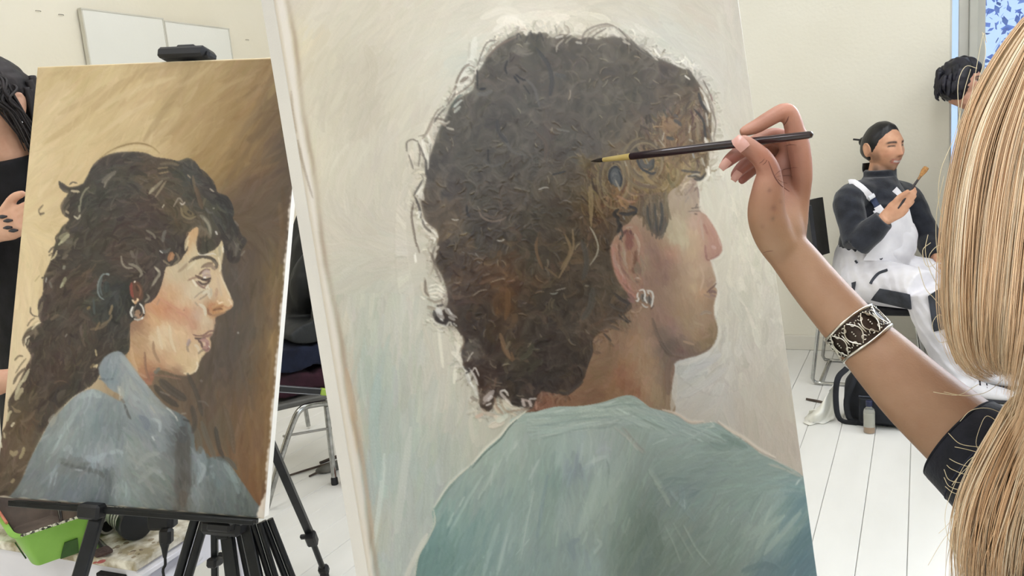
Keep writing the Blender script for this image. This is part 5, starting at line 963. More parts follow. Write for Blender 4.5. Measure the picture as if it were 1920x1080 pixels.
# ---------------------------------------------------------------- people: shared head
def head_lofts(mb, c, fwd, up, h=.225, nose=1.0, jaw=1.0, ears=True, nu=84, nv=64):
    """a head with brow, eye sockets, nose, lips, chin and ears; returns the frame (right, forward, up), scale"""
    up = nrm(up); fwd = nrm(np.array(fwd) - up * (np.array(fwd) @ up)); rt = np.cross(fwd, up)
    k = h / .225
    th = np.linspace(0, np.pi, nv + 1)[1:-1]; ph = np.linspace(0, 2 * np.pi, nu, endpoint=False)
    T, PH = np.meshgrid(th, ph, indexing='ij')
    # finer columns towards the face
    PH = PH - .45 * np.sin(PH)
    x = .074 * np.sin(T) * np.sin(PH); y = .095 * np.sin(T) * np.cos(PH); z = .1125 * np.cos(T)
    low = sm(-z, .0, .11)
    x = x * (1 - .42 * low * jaw); y = np.where(y > 0, y * (1 - .10 * low), y * (1 - .62 * low)) + .010 * low
    x = x * (1 - .10 * sm(z, .03, .11))
    fr = y > .01
    g = lambda x0, z0, sx, sz: np.exp(-(((np.abs(x) - x0) / sx) ** 2 + ((z - z0) / sz) ** 2)) * fr
    y = y + nose * (.019 * g(0, -.026, .011, .010) + .012 * g(0, -.010, .009, .018) + .007 * g(0, .008, .008, .014) + .007 * g(.012, -.028, .006, .007))
    y = y - .011 * g(.031, .011, .017, .011) + .005 * g(.030, .030, .022, .008) + .004 * g(.031, .011, .010, .007)
    y = y + .006 * g(0, -.0515, .018, .005) + .006 * g(0, -.0625, .016, .006) - .004 * g(0, -.057, .024, .0022) - .003 * g(0, -.073, .018, .006) + .008 * g(0, -.092, .018, .013)
    y = y + .004 * g(.045, -.02, .018, .02)
    V = [np.array([0, 0, .1125])] + list(np.stack([x, y, z], -1).reshape(-1, 3)) + [np.array([0, y[-1].mean(), -.1125])]
    n = nv - 1; f = []
    for j in range(nu):
        j2 = (j + 1) % nu
        f.append((0, 1 + j, 1 + j2)); f.append((len(V) - 1, 1 + (n - 1) * nu + j2, 1 + (n - 1) * nu + j))
        for i in range(n - 1):
            f.append((1 + i * nu + j, 1 + (i + 1) * nu + j, 1 + (i + 1) * nu + j2, 1 + i * nu + j2))
    R = np.array([rt, fwd, up]).T
    mb.add([np.array(c) + R @ (p * k) for p in V], f)
    if ears:
        for s in (-1, 1):
            a = math.radians(24) * s
            Re = R @ np.array([[math.cos(a), -math.sin(a), 0], [math.sin(a), math.cos(a), 0], [0, 0, 1]])
            mb.ball(np.array(c) + R @ (np.array([.076 * s, -.012, -.002]) * k), np.array([.008, .017, .030]) * k, Re, 12, 10)
            mb.tube([np.array(c) + R @ (np.array([(.080 + .004 * math.sin(q)) * s, -.012 - .017 * math.cos(q) * -1, .004 + .026 * math.sin(q)]) * k) for q in np.linspace(-1.2, 3.6, 9)], .0042 * k, 8)
    return R, k
def local(c, R, k, V):
    return (np.asarray(V) - np.array(c)) @ R / k
def face_colours(L, base, lip, brow, beard=0.0, smile=False, closed=False, blush=None):
    """painted per vertex from the position in the head: lips, brows, lashes, stubble"""
    x, y, z = L.T; ax = np.abs(x)
    C = np.tile(np.array(base[:3], np.float32), (len(L), 1)); fr = y > .03
    def mixc(wt, col):
        nonlocal C
        wt = np.clip(wt, 0, 1)[:, None]; C = C * (1 - wt) + np.array(col[:3]) * wt
    g = lambda x0, z0, sx, sz: np.exp(-(((ax - x0) / sx) ** 2 + ((z - z0) / sz) ** 2)) * fr
    if blush is not None:
        mixc(.55 * g(.042, -.022, .02, .016) + .4 * g(0, -.026, .014, .012), blush)
    if beard:
        mixc(beard * (sm(-z, .050, .085) * sm(y, -.02, .02) * (1 - .5 * g(0, -.062, .02, .01)) + .6 * g(.012, -.044, .016, .004) + .9 * sm(ax, .045, .062) * sm(-z, -.01, .03) * sm(y, -.01, .01) * sm(.055 - y, 0, .02)), (.035, .028, .028))
    w_ = .030 if smile else .024
    lipz = -.0565 + (.10 * (ax / .03) ** 2 * .06 if smile else 0)
    gl = lambda dz, sz: np.exp(-((z - lipz - dz) / sz) ** 2) * sm(w_ - ax, -.002, .006) * fr
    mixc(1.1 * gl(.0045, .0038) + 1.1 * gl(-.006, .0042), lip)
    if smile:
        mixc(1.4 * gl(-.0005, .0034) * sm(.021 - ax, 0, .004), (.78, .72, .68))
        mixc(.7 * np.exp(-((ax - .029) / .003) ** 2 - ((z + .053) / .004) ** 2) * fr, (.10, .04, .035))
    else:
        mixc(1.0 * gl(0, .0014), (.09, .03, .03))
    mixc(1.2 * np.exp(-((z - .028 + .25 * (ax - .03) ** 2 * 40) / .0042) ** 2) * sm(ax, .010, .016) * sm(.054 - ax, 0, .012) * fr, brow)
    if closed:
        mixc(1.3 * np.exp(-((z - .0115 + 6 * (ax - .031) ** 2) / .0028) ** 2) * sm(ax, .014, .02) * sm(.048 - ax, 0, .006) * fr, (.03, .02, .02))
    else:
        mixc(1.0 * g(.031, .0115, .0125, .0052), (.62, .58, .55)); mixc(1.5 * g(.031, .0115, .0050, .0052), (.05, .03, .02))
        mixc(1.2 * np.exp(-((z - .0165 + 9 * (ax - .031) ** 2) / .0022) ** 2) * sm(ax, .014, .02) * sm(.048 - ax, 0, .006) * fr, (.04, .025, .02))
    mixc(.8 * g(.008, -.034, .004, .003), (.12, .05, .04))
    return C
def skin_mat(name, rough=.5):
    return mat(name, 'E8DDD6', 'FFFFFF', rough=rough, scale=30, bump=.0002, bscale=500, attr='col', sub=.12, lo=.25, hi=.75)

# ---------------------------------------------------------------- the painter at the right: arm, hand, brush, bracelet, hair
PX = lambda d: d / F                                                 # metres per pixel at depth d
HD = .80
def H3(x, y, dz=0.0):
    return P3(x, y, HD + dz)
arm = MB()
def limb(rows, seg=20, side=None, flat=1.0):
    """rows: px, py, depth, half width in px"""
    pts = [P3(x, y, d) for x, y, d, r in rows]; rr = [(r * PX(d), r * PX(d) * flat) for x, y, d, r in rows]
    arm.tube(pts, rr, seg, side=side)
away = M @ np.array([0, 0, 1.0]); inplane = M @ np.array([1.0, 0, 0])
limb([(1467, 352, .814, 20), (1466, 384, .810, 36), (1464, 428, .804, 43), (1473, 462, .80, 41), (1500, 498, .795, 44), (1535, 542, .787, 47), (1585, 600, .775, 51), (1612, 630, .769, 53), (1660, 680, .757, 62), (1722, 742, .742, 71), (1795, 806, .722, 80), (1870, 868, .70, 92), (1960, 930, .672, 104), (2060, 985, .645, 118)], 28, side=inplane, flat=.80)
# palm and heel of the hand, seen from the thumb side
limb([(1486, 492, .798, 30), (1468, 460, .803, 38), (1458, 432, .806, 43), (1460, 392, .808, 50), (1470, 345, .824, 44), (1485, 300, .826, 32), (1492, 268, .818, 20)], 22, side=inplane, flat=.55)
limb([(1500, 480, .800, 14), (1494, 450, .804, 17), (1497, 420, .806, 17), (1503, 375, .806, 15), (1504, 330, .802, 19), (1500, 285, .800, 20), (1494, 250, .80, 19)], 16)   # back of the hand, index knuckle
limb([(1474, 452, .818, 26), (1474, 410, .832, 30), (1480, 350, .845, 30), (1482, 310, .842, 24), (1480, 280, .838, 17)], 16, side=inplane, flat=.6)   # far side of the palm
# thumb: heel, knuckle, tip
limb([(1490, 506, .795, 24), (1468, 470, .797, 34), (1448, 436, .794, 36), (1437, 398, .786, 35), (1440, 352, .776, 29), (1441, 322, .772, 22.5), (1430, 299, .769, 20), (1414, 284, .767, 18.5), (1397, 271, .766, 17), (1386, 264, .766, 13.5), (1381, 260, .766, 8)], 20)
# index: knuckle of the hand, bend, tip on the brush
limb([(1500, 296, .802, 20), (1493, 258, .800, 19), (1485, 226, .798, 17.5), (1477, 211, .797, 17), (1464, 211, .796, 16), (1440, 224, .793, 15), (1420, 236, .790, 14), (1404, 243, .786, 12), (1393, 247, .783, 9), (1388, 249, .782, 6)], 18)
# middle, ring and little finger curl away behind the thumb
limb([(1490, 290, .822, 18), (1470, 262, .826, 17), (1448, 256, .824, 16.5), (1420, 266, .818, 15.5), (1392, 282, .812, 14.5), (1370, 298, .808, 12.5), (1358, 310, .806, 9.5), (1353, 316, .806, 6)], 16)
limb([(1488, 310, .838, 17), (1466, 280, .846, 16), (1444, 278, .842, 15), (1416, 294, .834, 14), (1394, 312, .828, 13), (1380, 327, .824, 10.5), (1375, 336, .823, 6)], 16)
limb([(1484, 330, .85, 15), (1462, 302, .856, 14), (1442, 300, .852, 13), (1418, 312, .846, 12.5), (1402, 325, .841, 11.5), (1391, 338, .838, 8.5), (1387, 343, .837, 5)], 16)
# shoulders, neck and head (beside the frame, turned to the canvas)
HC = P3(2060, 330, .68)
hf = nrm(P3(1620, 330, 1.5) - HC); hf = hf - np.array([0, 0, hf[2] + .12])
hr = np.cross(nrm(hf), [0, 0, 1.0])
SH = P3(2046, 318, .60) + np.array([0, 0, -.30]) - nrm([*(P3(1130, 330, .92) - P3(2046, 318, .60))[:2], 0]) * .03
_bf = P3(1130, 330, .92) - P3(2046, 318, .60)
body_axis = nrm([_bf[0], _bf[1], 0]); br = np.cross(body_axis, [0, 0, 1.0])
RS = P3(2060, 985, .645)
arm.tube([RS, SH + br * .15 + (0, 0, .01), SH + br * .10 + (0, 0, .03)], [.058, .062, .055], 16)
arm.tube([SH + (0, 0, -.62), SH + (0, 0, -.45), SH + (0, 0, -.22), SH + (0, 0, -.04), SH + (0, 0, .04)], [(.18, .13), (.165, .12), (.17, .12), (.165, .09), (.06, .05)], 24, side=br)
arm.tube([SH + (0, 0, -.02), SH + (0, 0, .12), HC + (0, 0, -.05)], [.062, .054, .055], 18)
LS = SH - br * .17 + (0, 0, -.03)
arm.tube([SH - br * .1 + (0, 0, .0), LS, LS + (0, 0, -.14) + body_axis * .03, LS + (0, 0, -.28) + body_axis * .04, LS + (0, 0, -.33) + body_axis * .16, LS + (0, 0, -.35) + body_axis * .27], [.055, .055, .047, .042, .037, .028], 16)
arm.ball(LS + (0, 0, -.352) + body_axis * .32, (.045, .03, .02), None)
for q_ in range(4):
    b_ = LS + (0, 0, -.35) + body_axis * .34 + br * (.018 - .012 * q_)
    arm.tube([b_, b_ + body_axis * .035 + (0, 0, -.004), b_ + body_axis * (.066 - .008 * abs(q_ - 1)) + (0, 0, -.02)], [.009, .0085, .006], 10)
arm.tube([LS + (0, 0, -.352) + body_axis * .30 + br * .03, LS + (0, 0, -.352) + body_axis * .34 + br * .045], [.011, .008], 10)
for s_ in (-1, 1):      # thighs and shins, seated, below the frame
    hp = SH + (0, 0, -.60) + br * .09 * s_; kn = hp + body_axis * .40 + br * .06 * s_; kn[2] = hp[2] + .02
    ft = kn + body_axis * .02; ft = np.array([ft[0], ft[1], .07])
    arm.tube([hp - body_axis * .04, hp + body_axis * .12, kn], [.095, .085, .062], 16)
    arm.tube([kn, (kn + ft) / 2, ft], [.06, .055, .04], 16)
    arm.tube([ft - body_axis * .05 + (0, 0, -.03), ft + body_axis * .06 + (0, 0, -.035), ft + body_axis * .18 + (0, 0, -.045)], [(.035, .035), (.042, .032), (.035, .022)], 14, side=br)
hR, hk_ = head_lofts(arm, HC, hf, (0, 0, 1), .225)
pv, pf = fuse(arm, .0021, 6)
painter = thing('person', (HC[0], HC[1], 0), 'person with long blond hair and navy sleeve reaching a brush to the large canvas', 'person')
L = local(HC, hR, hk_, pv)
C = np.tile(np.array(lin('B49075')[:3], np.float32), (len(pv), 1))
hd = np.linalg.norm(L / (.11, .13, .14), axis=1) < 1
C[hd] = face_colours(L[hd], lin('B49075'), lin('B0605A'), lin('8A6A48'), blush=lin('D28E78'))
# ruddier hand: knuckles, finger ends, creases; cooler hollow of the wrist; shade of the palm hollow painted in
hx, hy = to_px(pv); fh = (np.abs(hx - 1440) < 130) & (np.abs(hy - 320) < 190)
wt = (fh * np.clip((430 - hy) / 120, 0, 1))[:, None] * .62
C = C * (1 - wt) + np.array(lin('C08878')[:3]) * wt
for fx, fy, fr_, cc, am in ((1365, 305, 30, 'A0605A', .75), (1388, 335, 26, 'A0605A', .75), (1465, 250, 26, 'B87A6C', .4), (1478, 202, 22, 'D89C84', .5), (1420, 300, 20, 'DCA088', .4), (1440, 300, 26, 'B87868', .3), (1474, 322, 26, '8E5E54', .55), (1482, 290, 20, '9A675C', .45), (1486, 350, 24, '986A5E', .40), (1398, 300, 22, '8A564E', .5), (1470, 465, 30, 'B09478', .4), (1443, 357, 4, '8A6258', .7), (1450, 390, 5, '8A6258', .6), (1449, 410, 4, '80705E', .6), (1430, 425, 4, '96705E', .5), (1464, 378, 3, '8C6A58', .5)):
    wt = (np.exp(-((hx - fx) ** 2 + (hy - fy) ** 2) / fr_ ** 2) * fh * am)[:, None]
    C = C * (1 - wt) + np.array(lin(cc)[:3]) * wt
body = obj('body', pv, pf, skin_mat('skin_fair', .48), painter, True, 180)
set_cols(body, C)
nail = mat('finger_nail', 'C9968A', 'D4A69A', rough=.25, scale=40)
def nail_at(rows, w, name='nail'):
    """thin curved plate along pixel path rows (x, y, depth)"""
    pts = np.array([P3(*r) for r in rows]); d = nrm(pts[-1] - pts[0]); n = -away; s = nrm(np.cross(d, n))
    G = []
    for i, p in enumerate(pts):
        ww = w * PX(.8) * (1.0, 1.05, 1.0, .75)[i]
        G.append([p + s * ww * a + away * (ww * .32 * a * a) for a in np.linspace(-1, 1, 7)])
    MB().sheet(G, .0006).build(name, nail, body, True, 60)
nail_at([(1399, 278, .7565), (1391, 270, .7555), (1384, 263, .7565), (1379, 258, .760)], 11)
nail_at([(1367, 300, .7985), (1361, 306, .799), (1356, 312, .80), (1352, 317, .802)], 7.5)
nail_at([(1387, 322, .8185), (1382, 328, .8185), (1378, 334, .819), (1375, 339, .821)], 7)
# creases of the palm
cr = mat('skin_crease', '7A5046', '885C50', rough=.6)
bpy.context.view_layer.update()
def on_body(px_, py_, off=.0001):
    hit, loc, nn, ii = body.ray_cast(Vector(CAM - np.array(painter.location)), Vector(nrm(ray(px_, py_))))
    return np.array(loc) + np.array(painter.location) + np.array(nn) * off if hit else None
for txt, r_ in (("1452 330 1460 322 1472 317 1484 315 1496 313", .00045), ("1453 333 1462 330 1474 329 1488 331", .0003), ("1441 302 1447 318 1453 332 1461 344 1470 352 1480 359", .0007), ("1458 336 1466 341 1476 344", .0003), ("1466 240 1474 229 1479 218", .0005), ("1424 306 1429 303 1433 298", .0003), ("1430 309 1435 305 1438 300", .0003), ("1470 274 1482 271 1494 272", .0003), ("1423 478 1436 472 1450 470", .0003)):
    pp = [on_body(x, y) for x, y in spline(np.array(XY(txt)), 2.5)]
    pp = [p_ for p_ in pp if p_ is not None]
    if len(pp) > 2:
        MB().tube(pp, [r_ * (.3 + .7 * math.sin(math.pi * (i + .5) / len(pp))) for i in range(len(pp))], 6, smooth=False).build('skin_crease', cr, body, True, 180)
# navy T-shirt: sleeve to the elbow, body below the hair
navy = mat('navy_jersey', '14161F', '20222E', rough=.9, scale=60, bump=.0006, bscale=260, sheen=.2)
ts = MB()
ts.tube([SH + (0, 0, -.60), SH + (0, 0, -.45), SH + (0, 0, -.22), SH + (0, 0, -.04), SH + (0, 0, .045), SH + (0, 0, .10)], [(.20, .145), (.185, .135), (.19, .135), (.185, .105), (.085, .08), (.074, .07)], 30, side=br)
ts.tube([LS + br * .08, LS, LS + (0, 0, -.14) + body_axis * .03, LS + (0, 0, -.24) + body_axis * .04], [.07, .072, .066, .062], 20)
ts.tube([RS, SH + br * .15 + (0, 0, .01), SH + br * .10 + (0, 0, .03)], [.076, .075, .07], 20)
tv, tf = fuse(ts, .0042, 2)
tx, ty = to_px(tv)
wr = RNG.normal(0, 1, 12)
tv = tv + (away * 1)[None] * (np.sin(tx * .07 + ty * .03 + 2 * np.sin(ty * .02)) * .0018 + np.sin(tx * .03 - ty * .05) * .0022)[:, None]
tee = obj('t_shirt', tv, tf, navy, painter, True, 180)
SR = [(1800, 824, .722, 90), (1806, 829, .720, 92), (1822, 841, .714, 95), (1846, 862, .705, 99), (1880, 890, .695, 106), (1930, 924, .681, 116), (1990, 956, .663, 124), (2060, 985, .645, 128)]
sc_ = spline(np.array([np.r_[P3(x, y, d), r * PX(d)] for x, y, d, r in SR]) * 1000, 12.0) / 1000
d0 = nrm(sc_[4, :3] - sc_[0, :3]); s0 = M @ np.array([.37, -.93, 0]); s0 = nrm(s0 - d0 * (s0 @ d0)); n0 = np.cross(d0, s0)
th = np.linspace(0, 2 * np.pi, 49)
G = [[q_[:3] + (s0 * math.cos(a) + n0 * math.sin(a) * .88) * q_[3] * (1 + (.018 * math.sin(3 * a + i_ * .11) + .012 * math.sin(5 * a - i_ * .17)) * min(1, i_ / 6)) for a in th] for i_, q_ in enumerate(sc_)]
slv = MB().sheet(G, .0022).build('sleeve', navy, painter, True, 180)
MB().tube(G[0], .0016, 8, smooth=False).build('sleeve_hem', mat('navy_hem', '10121A', '181A24', rough=.9, scale=60), slv)
k9 = int(np.argmin(np.abs(np.linalg.norm(sc_[:, :3] - sc_[0, :3], axis=1) - .024)))
MB().tube([np.array(p_) + nrm(np.array(p_) - sc_[k9, :3]) * .001 for p_ in G[k9]], .0008, 6, smooth=False).build('stitch_line', mat('navy_thread', '2C3040', '343848', rough=.9), slv)
trs = MB()
for s_ in (-1, 1):
    hp = SH + (0, 0, -.60) + br * .09 * s_; kn = hp + body_axis * .40 + br * .06 * s_; kn[2] = hp[2] + .02
    ft = kn + body_axis * .02; ft = np.array([ft[0], ft[1], .08])
    trs.tube([hp - body_axis * .05, hp + body_axis * .12, kn, kn + body_axis * .03 + (0, 0, -.04), (kn + ft) / 2, ft], [.11, .098, .078, .075, .066, .056], 16)
trs.ball(SH + (0, 0, -.60), (.19, .16, .11))
v_, f_ = fuse(trs, .008, 3); obj('trousers', v_, f_, mat('dark_denim', '1E222C', '2A3040', rough=.9, scale=40, bump=.0005), painter, True, 180)
# stool under the painter (below the frame)
sp = SH + (0, 0, -.60); stool = thing('stool', (sp[0], sp[1], 0), 'round stool under the blond painter, below the picture', 'stool')
MB().lathe((sp[0], sp[1], max(.05, sp[2] - .155)), (0, 0, 1), [(.15, 0), (.17, .008), (.17, .028), (.15, .036)]).build('seat', mat('stool_wood', '9A7B55', 'B59468', rough=.5, scale=8), stool)
for a in range(4):
    c_, s_ = math.cos(a * 1.571 + .4), math.sin(a * 1.571 + .4)
    MB().tube([(sp[0] + .11 * c_, sp[1] + .11 * s_, max(.05, sp[2] - .15)), (sp[0] + .17 * c_, sp[1] + .17 * s_, 0.0)], .013, 10).build('leg', mat('stool_leg', '2A2A2C', '343436', rough=.4, metal=.6), stool)

# brush in the fingers: tip touches the wet paint
def on_big(px, py):
    d = ray(px, py); t_ = (BN @ (BTL - CAM)) / (BN @ d); return CAM + d * t_
tip = on_big(1106, 303) + BN * .002
bend = P3(1524, 252, .742)
bd = nrm(bend - tip); bl = np.linalg.norm(bend - tip)
brush = thing('paintbrush', tip, 'fine dark-handled brush with gold ferrule held in the painting hand', 'brush')
f1 = lambda px: bl * (px - 1106) / (1524 - 1106)
MB().lathe(tip, bd, [(.0002, 0), (.0012, .004), (.0022, f1(1122)), (.0026, f1(1132)), (.0022, f1(1137))], 16).build('bristles', mat('wet_bristles', '1F1A18', '3A332E', rough=.35, scale=300, stretch=(1, 1, 1)), brush)
MB().lathe(tip, bd, [(.0022, f1(1133)), (.0025, f1(1136)), (.0036, f1(1190)), (.0037, f1(1192)), (.0037, f1(1195))], 20).build('ferrule', mat('brass_ferrule', 'E2C67A', 'EBD28C', rough=.3, scale=40, metal=.45), brush)
MB().lathe(tip, bd, [(.0036, f1(1194)), (.0040, f1(1200)), (.0045, f1(1290)), (.0044, f1(1380)), (.0040, f1(1460)), (.0035, f1(1518)), (.0030, f1(1522)), (.0012, bl)], 20).build('handle', mat('plum_lacquer', '1C1016', '2A1820', rough=.18, scale=12, coat=.6), brush)

# open filigree cuff on the forearm
bm_silver = mat('old_silver', 'B9B3A6', 'E6E2D8', rough=.28, scale=120, metal=1.0, lo=.3, hi=.6)
bm_dark = mat('oxidised_silver', '2E241F', '463A33', rough=.45, scale=80, metal=.7)
A0, A1 = P3(1589, 603, .775), P3(1629, 646, .765)
ax_ = nrm(A1 - A0); bl_ = np.linalg.norm(A1 - A0)
sv = nrm(inplane - ax_ * (inplane @ ax_)); nv_ = np.cross(ax_, sv)
ra, rb = 52 * PX(.775), 54.5 * PX(.765)
def cuff(a, t_, lift=0.0):
    r_ = ra + (rb - ra) * t_ + .0016 + lift
    return A0 + ax_ * bl_ * t_ + sv * math.cos(a) * r_ + nv_ * math.sin(a) * r_ * .84
br_t = thing('bracelet', (A0 + A1) / 2, 'open silver filigree cuff bracelet on the painting forearm', 'bracelet')
vis = np.array([sum(((cuff(a, .5) - CAM) @ M[:, 2], 0)) for a in np.linspace(0, 2 * np.pi, 72, endpoint=False)])
amid = np.linspace(0, 2 * np.pi, 72, endpoint=False)[int(vis.argmin())]
SP = 2.35                                       # half opening of the cuff
aa = np.linspace(amid - SP, amid + SP, 60)
MB().sheet([[cuff(a, t_, -.0012) for t_ in np.linspace(.06, .94, 4)] for a in aa], .0006).build('backing', bm_dark, br_t)
for t_ in (0, 1):
    MB().tube([cuff(a, t_ + (.06 if t_ else -.06) * math.sin((a - amid) * 1.3) ** 2 * -1) for a in aa], (.0013, .0010), 10, smooth=False).build('rim', bm_silver, br_t)
nmot = 7
for k in range(nmot):
    ac = amid - SP + (k + .5) * 2 * SP / nmot; wd = SP / nmot
    s = MB()
    def pth(fn, n=22, r=.00075):
        s.tube([cuff(ac + wd * fn(q)[0], fn(q)[1], .0006) for q in np.linspace(0, 1, n)], r, 7, smooth=False)
    for sg in (-1, 1):      # two facing C-scrolls with curled ends
        pth(lambda q: (sg * (.92 - .75 * math.sin(math.pi * q)), .10 + .80 * q), 24, .0007)
        for e in (0, 1):
            pth(lambda q: (sg * (.50 - (.30 - .24 * q) * math.cos(5.6 * q)), (.20 if e == 0 else .80) + (1 if e == 0 else -1) * (.13 - .09 * q) * math.sin(5.6 * q)), 22, .00055)
    pth(lambda q: (0, .3 + .4 * q), 4, .0007)
    s.build('scroll', bm_silver, br_t, True, 180)
    b = MB()
    for ao, t_ in ((-1, .5), (-1, .42), (-1, .58), (0, .2), (0, .8)):
        b.ball(cuff(ac + wd * ao, t_, .0008), .0008, None, 8, 6)
    b.build('bead', bm_silver, br_t, True, 180)

# long blond hair: guides hang from the crown; strands run between them
def guide(txt, d):
    v = [float(q) for q in txt.split()]
    p = np.array(list(zip(v[0::2], v[1::2])))
    dd = np.interp(np.linspace(0, 1, len(p)), np.linspace(0, 1, len(d)), d)
    q = spline(np.hstack([p, dd[:, None] * 1000]), 6.0)
    t_ = np.linspace(0, 1, 40)
    s = np.r_[0, np.cumsum(np.linalg.norm(np.diff(q[:, :2], axis=0), axis=1))]; s /= s[-1]
    q = np.stack([np.interp(t_, s, q[:, i]) for i in range(3)], 1)
    return q[:, :2], q[:, 2] / 1000
def hair_bundle(G, n, thick, jit, wd, cols, name, seed, ends=.12, back=True, parent=None):
    rng = np.random.default_rng(seed)
    g2 = np.array([g[0] for g in G]); gd = np.array([g[1] for g in G])
    ng = len(G); T = np.linspace(0, 1, 40)
    nseg = 30
    V, Fc, CC = [], [], []
    tri = np.array([0, 2.094, 4.189])
    cl = rng.random((60, 4))
    for i in range(n):
        u = rng.random() ** .9 * (ng - 1); k = min(int(u), ng - 2); fu = u - k
        c = int(u * 8.7) % 60
        u2 = u + (cl[c, 0] - .5) * .12
        k = int(np.clip(u2, 0, ng - 1.001)); fu = np.clip(u2, 0, ng - 1.0001) - k
        p = g2[k] * (1 - fu) + g2[k + 1] * fu; d = gd[k] * (1 - fu) + gd[k + 1] * fu
        t1 = 1 - rng.random() ** 2 * ends
        ts_ = np.linspace(0, t1, nseg)
        ph1, ph2 = rng.uniform(0, 6.28, 2)
        a1 = rng.normal(0, jit); a2 = rng.normal(0, jit * .35)
        off = np.array([a1 * (ts_ + .15) + a2 * np.sin(ts_ * 9 + ph1) * ts_, rng.normal(0, jit * .4) * ts_ + a2 * np.cos(ts_ * 7 + ph2) * ts_]).T
        x = np.interp(ts_, T, p[:, 0]) + off[:, 0]; y = np.interp(ts_, T, p[:, 1]) + off[:, 1]
        lay = rng.random()
        dd = np.interp(ts_, T, d) + thick * lay * np.sin(np.clip(ts_ + .12, 0, 1) * 2.6) + (cl[c, 1] - .5) * .010
        w3 = CAM + (np.stack([(x - 960) / F * dd, (y - 540) / F * dd, dd], 1)) @ M.T
        r = wd * rng.uniform(.55, 1.25) * np.clip(np.minimum(1, 2.2 * (1.02 - ts_ / t1)), .12, 1)
        tn = np.gradient(w3, axis=0); tn /= np.linalg.norm(tn, axis=1)[:, None]
        s1 = np.cross(tn, away); s1 /= np.linalg.norm(s1, axis=1)[:, None]; s2 = np.cross(tn, s1)
        o = len(V) * nseg * 3
        vv = w3[:, None] + r[:, None, None] * (np.cos(tri)[None, :, None] * s1[:, None] + np.sin(tri)[None, :, None] * s2[:, None])
        V.append(vv.reshape(-1, 3))
        cb = np.array(cols[int(min(2.999, 3 * np.clip(cl[c, 2] * .65 + rng.random() * .35, 0, .999)))]) * rng.uniform(.93, 1.07)
        CC.append(np.tile(cb, (nseg * 3, 1)))
    I = np.arange(nseg * 3).reshape(nseg, 3)
    q = np.stack([I[:-1], np.roll(I[:-1], -1, 1), np.roll(I[1:], -1, 1), I[1:]], -1).reshape(-1, 4)
    Fq = (np.arange(len(V))[:, None, None] * nseg * 3 + q[None]).reshape(-1, 4)
    o = obj(name, np.vstack(V), Fq, hair_m, parent, True, 180)
    set_cols(o, np.clip(np.vstack(CC), 0, 1)); o['kind'] = 'stuff'
    return o
hair_m = mat('blond_hair', 'F4F4F4', 'FFFFFF', rough=.6, scale=20, attr='col', spec=.2)
blond = [lin('E6C097')[:3], lin('F2D2AC')[:3], lin('FAE6C8')[:3]]
curtain = [guide('2010 -6 1952 6 1905 52 1852 130 1812 215 1790 310 1774 410 1768 510 1771 590 1785 655 1812 700 1850 716', [.60, .56, .545, .55]),
           guide('2015 -4 1965 18 1925 75 1880 160 1842 250 1818 350 1806 460 1802 560 1808 640 1826 690 1858 706', [.60, .55, .528, .54]),
           guide('2025 0 1985 25 1950 90 1918 180 1888 280 1868 390 1856 500 1850 590 1850 650 1858 690 1880 700', [.60, .545, .515, .53]),
           guide('2040 0 2010 30 1985 100 1960 200 1936 310 1920 430 1908 540 1900 620 1896 670 1894 695 1890 720', [.60, .54, .505, .52]),
           guide('2060 0 2040 40 2024 120 2006 230 1990 350 1978 470 1970 580 1962 670 1950 740 1930 800 1905 850', [.60, .54, .50, .51]),
           guide('2090 0 2085 50 2080 140 2072 260 2062 390 2052 520 2040 640 2022 740 1998 820 1960 900 1925 980', [.60, .545, .50, .51]),
           guide('2130 0 2150 60 2158 160 2158 290 2152 420 2140 560 2122 690 2096 800 2060 900 2010 1000 1960 1100', [.60, .555, .515, .52])]
shell = MB()
gs = np.array([np.hstack([g[0], g[1][:, None]]) for g in curtain])
def undercoat(gs, dz, n0, n1, nm):
    G = [[P3(x, y, d + dz) for x, y, d in row[n0:n1]] for row in gs]
    return MB().sheet(G, .004)
uc = mat('blond_undercoat', 'D2AE82', 'E3C498', rough=.6, scale=9, stretch=(9, 9, .6), lo=.3, hi=.7)
hair_o = undercoat(gs, .030, 0, 37, '').build('hair', uc, painter, True, 180)
MB().ball(HC + (0, 0, .012) - nrm(hf) * .012, (.098, .108, .118), np.array([hR[:, 0], hR[:, 1], hR[:, 2]]).T, 32, 20).build('hair_crown', uc, hair_o, True, 180)
hair_bundle(curtain, 3000, .028, 7, .00048, blond, 'strands', 5, .10, parent=hair_o)
ms, cs_ = [], []
rng = np.random.default_rng(21)
tri = np.array([0, 2.094, 4.189]); nseg = 22
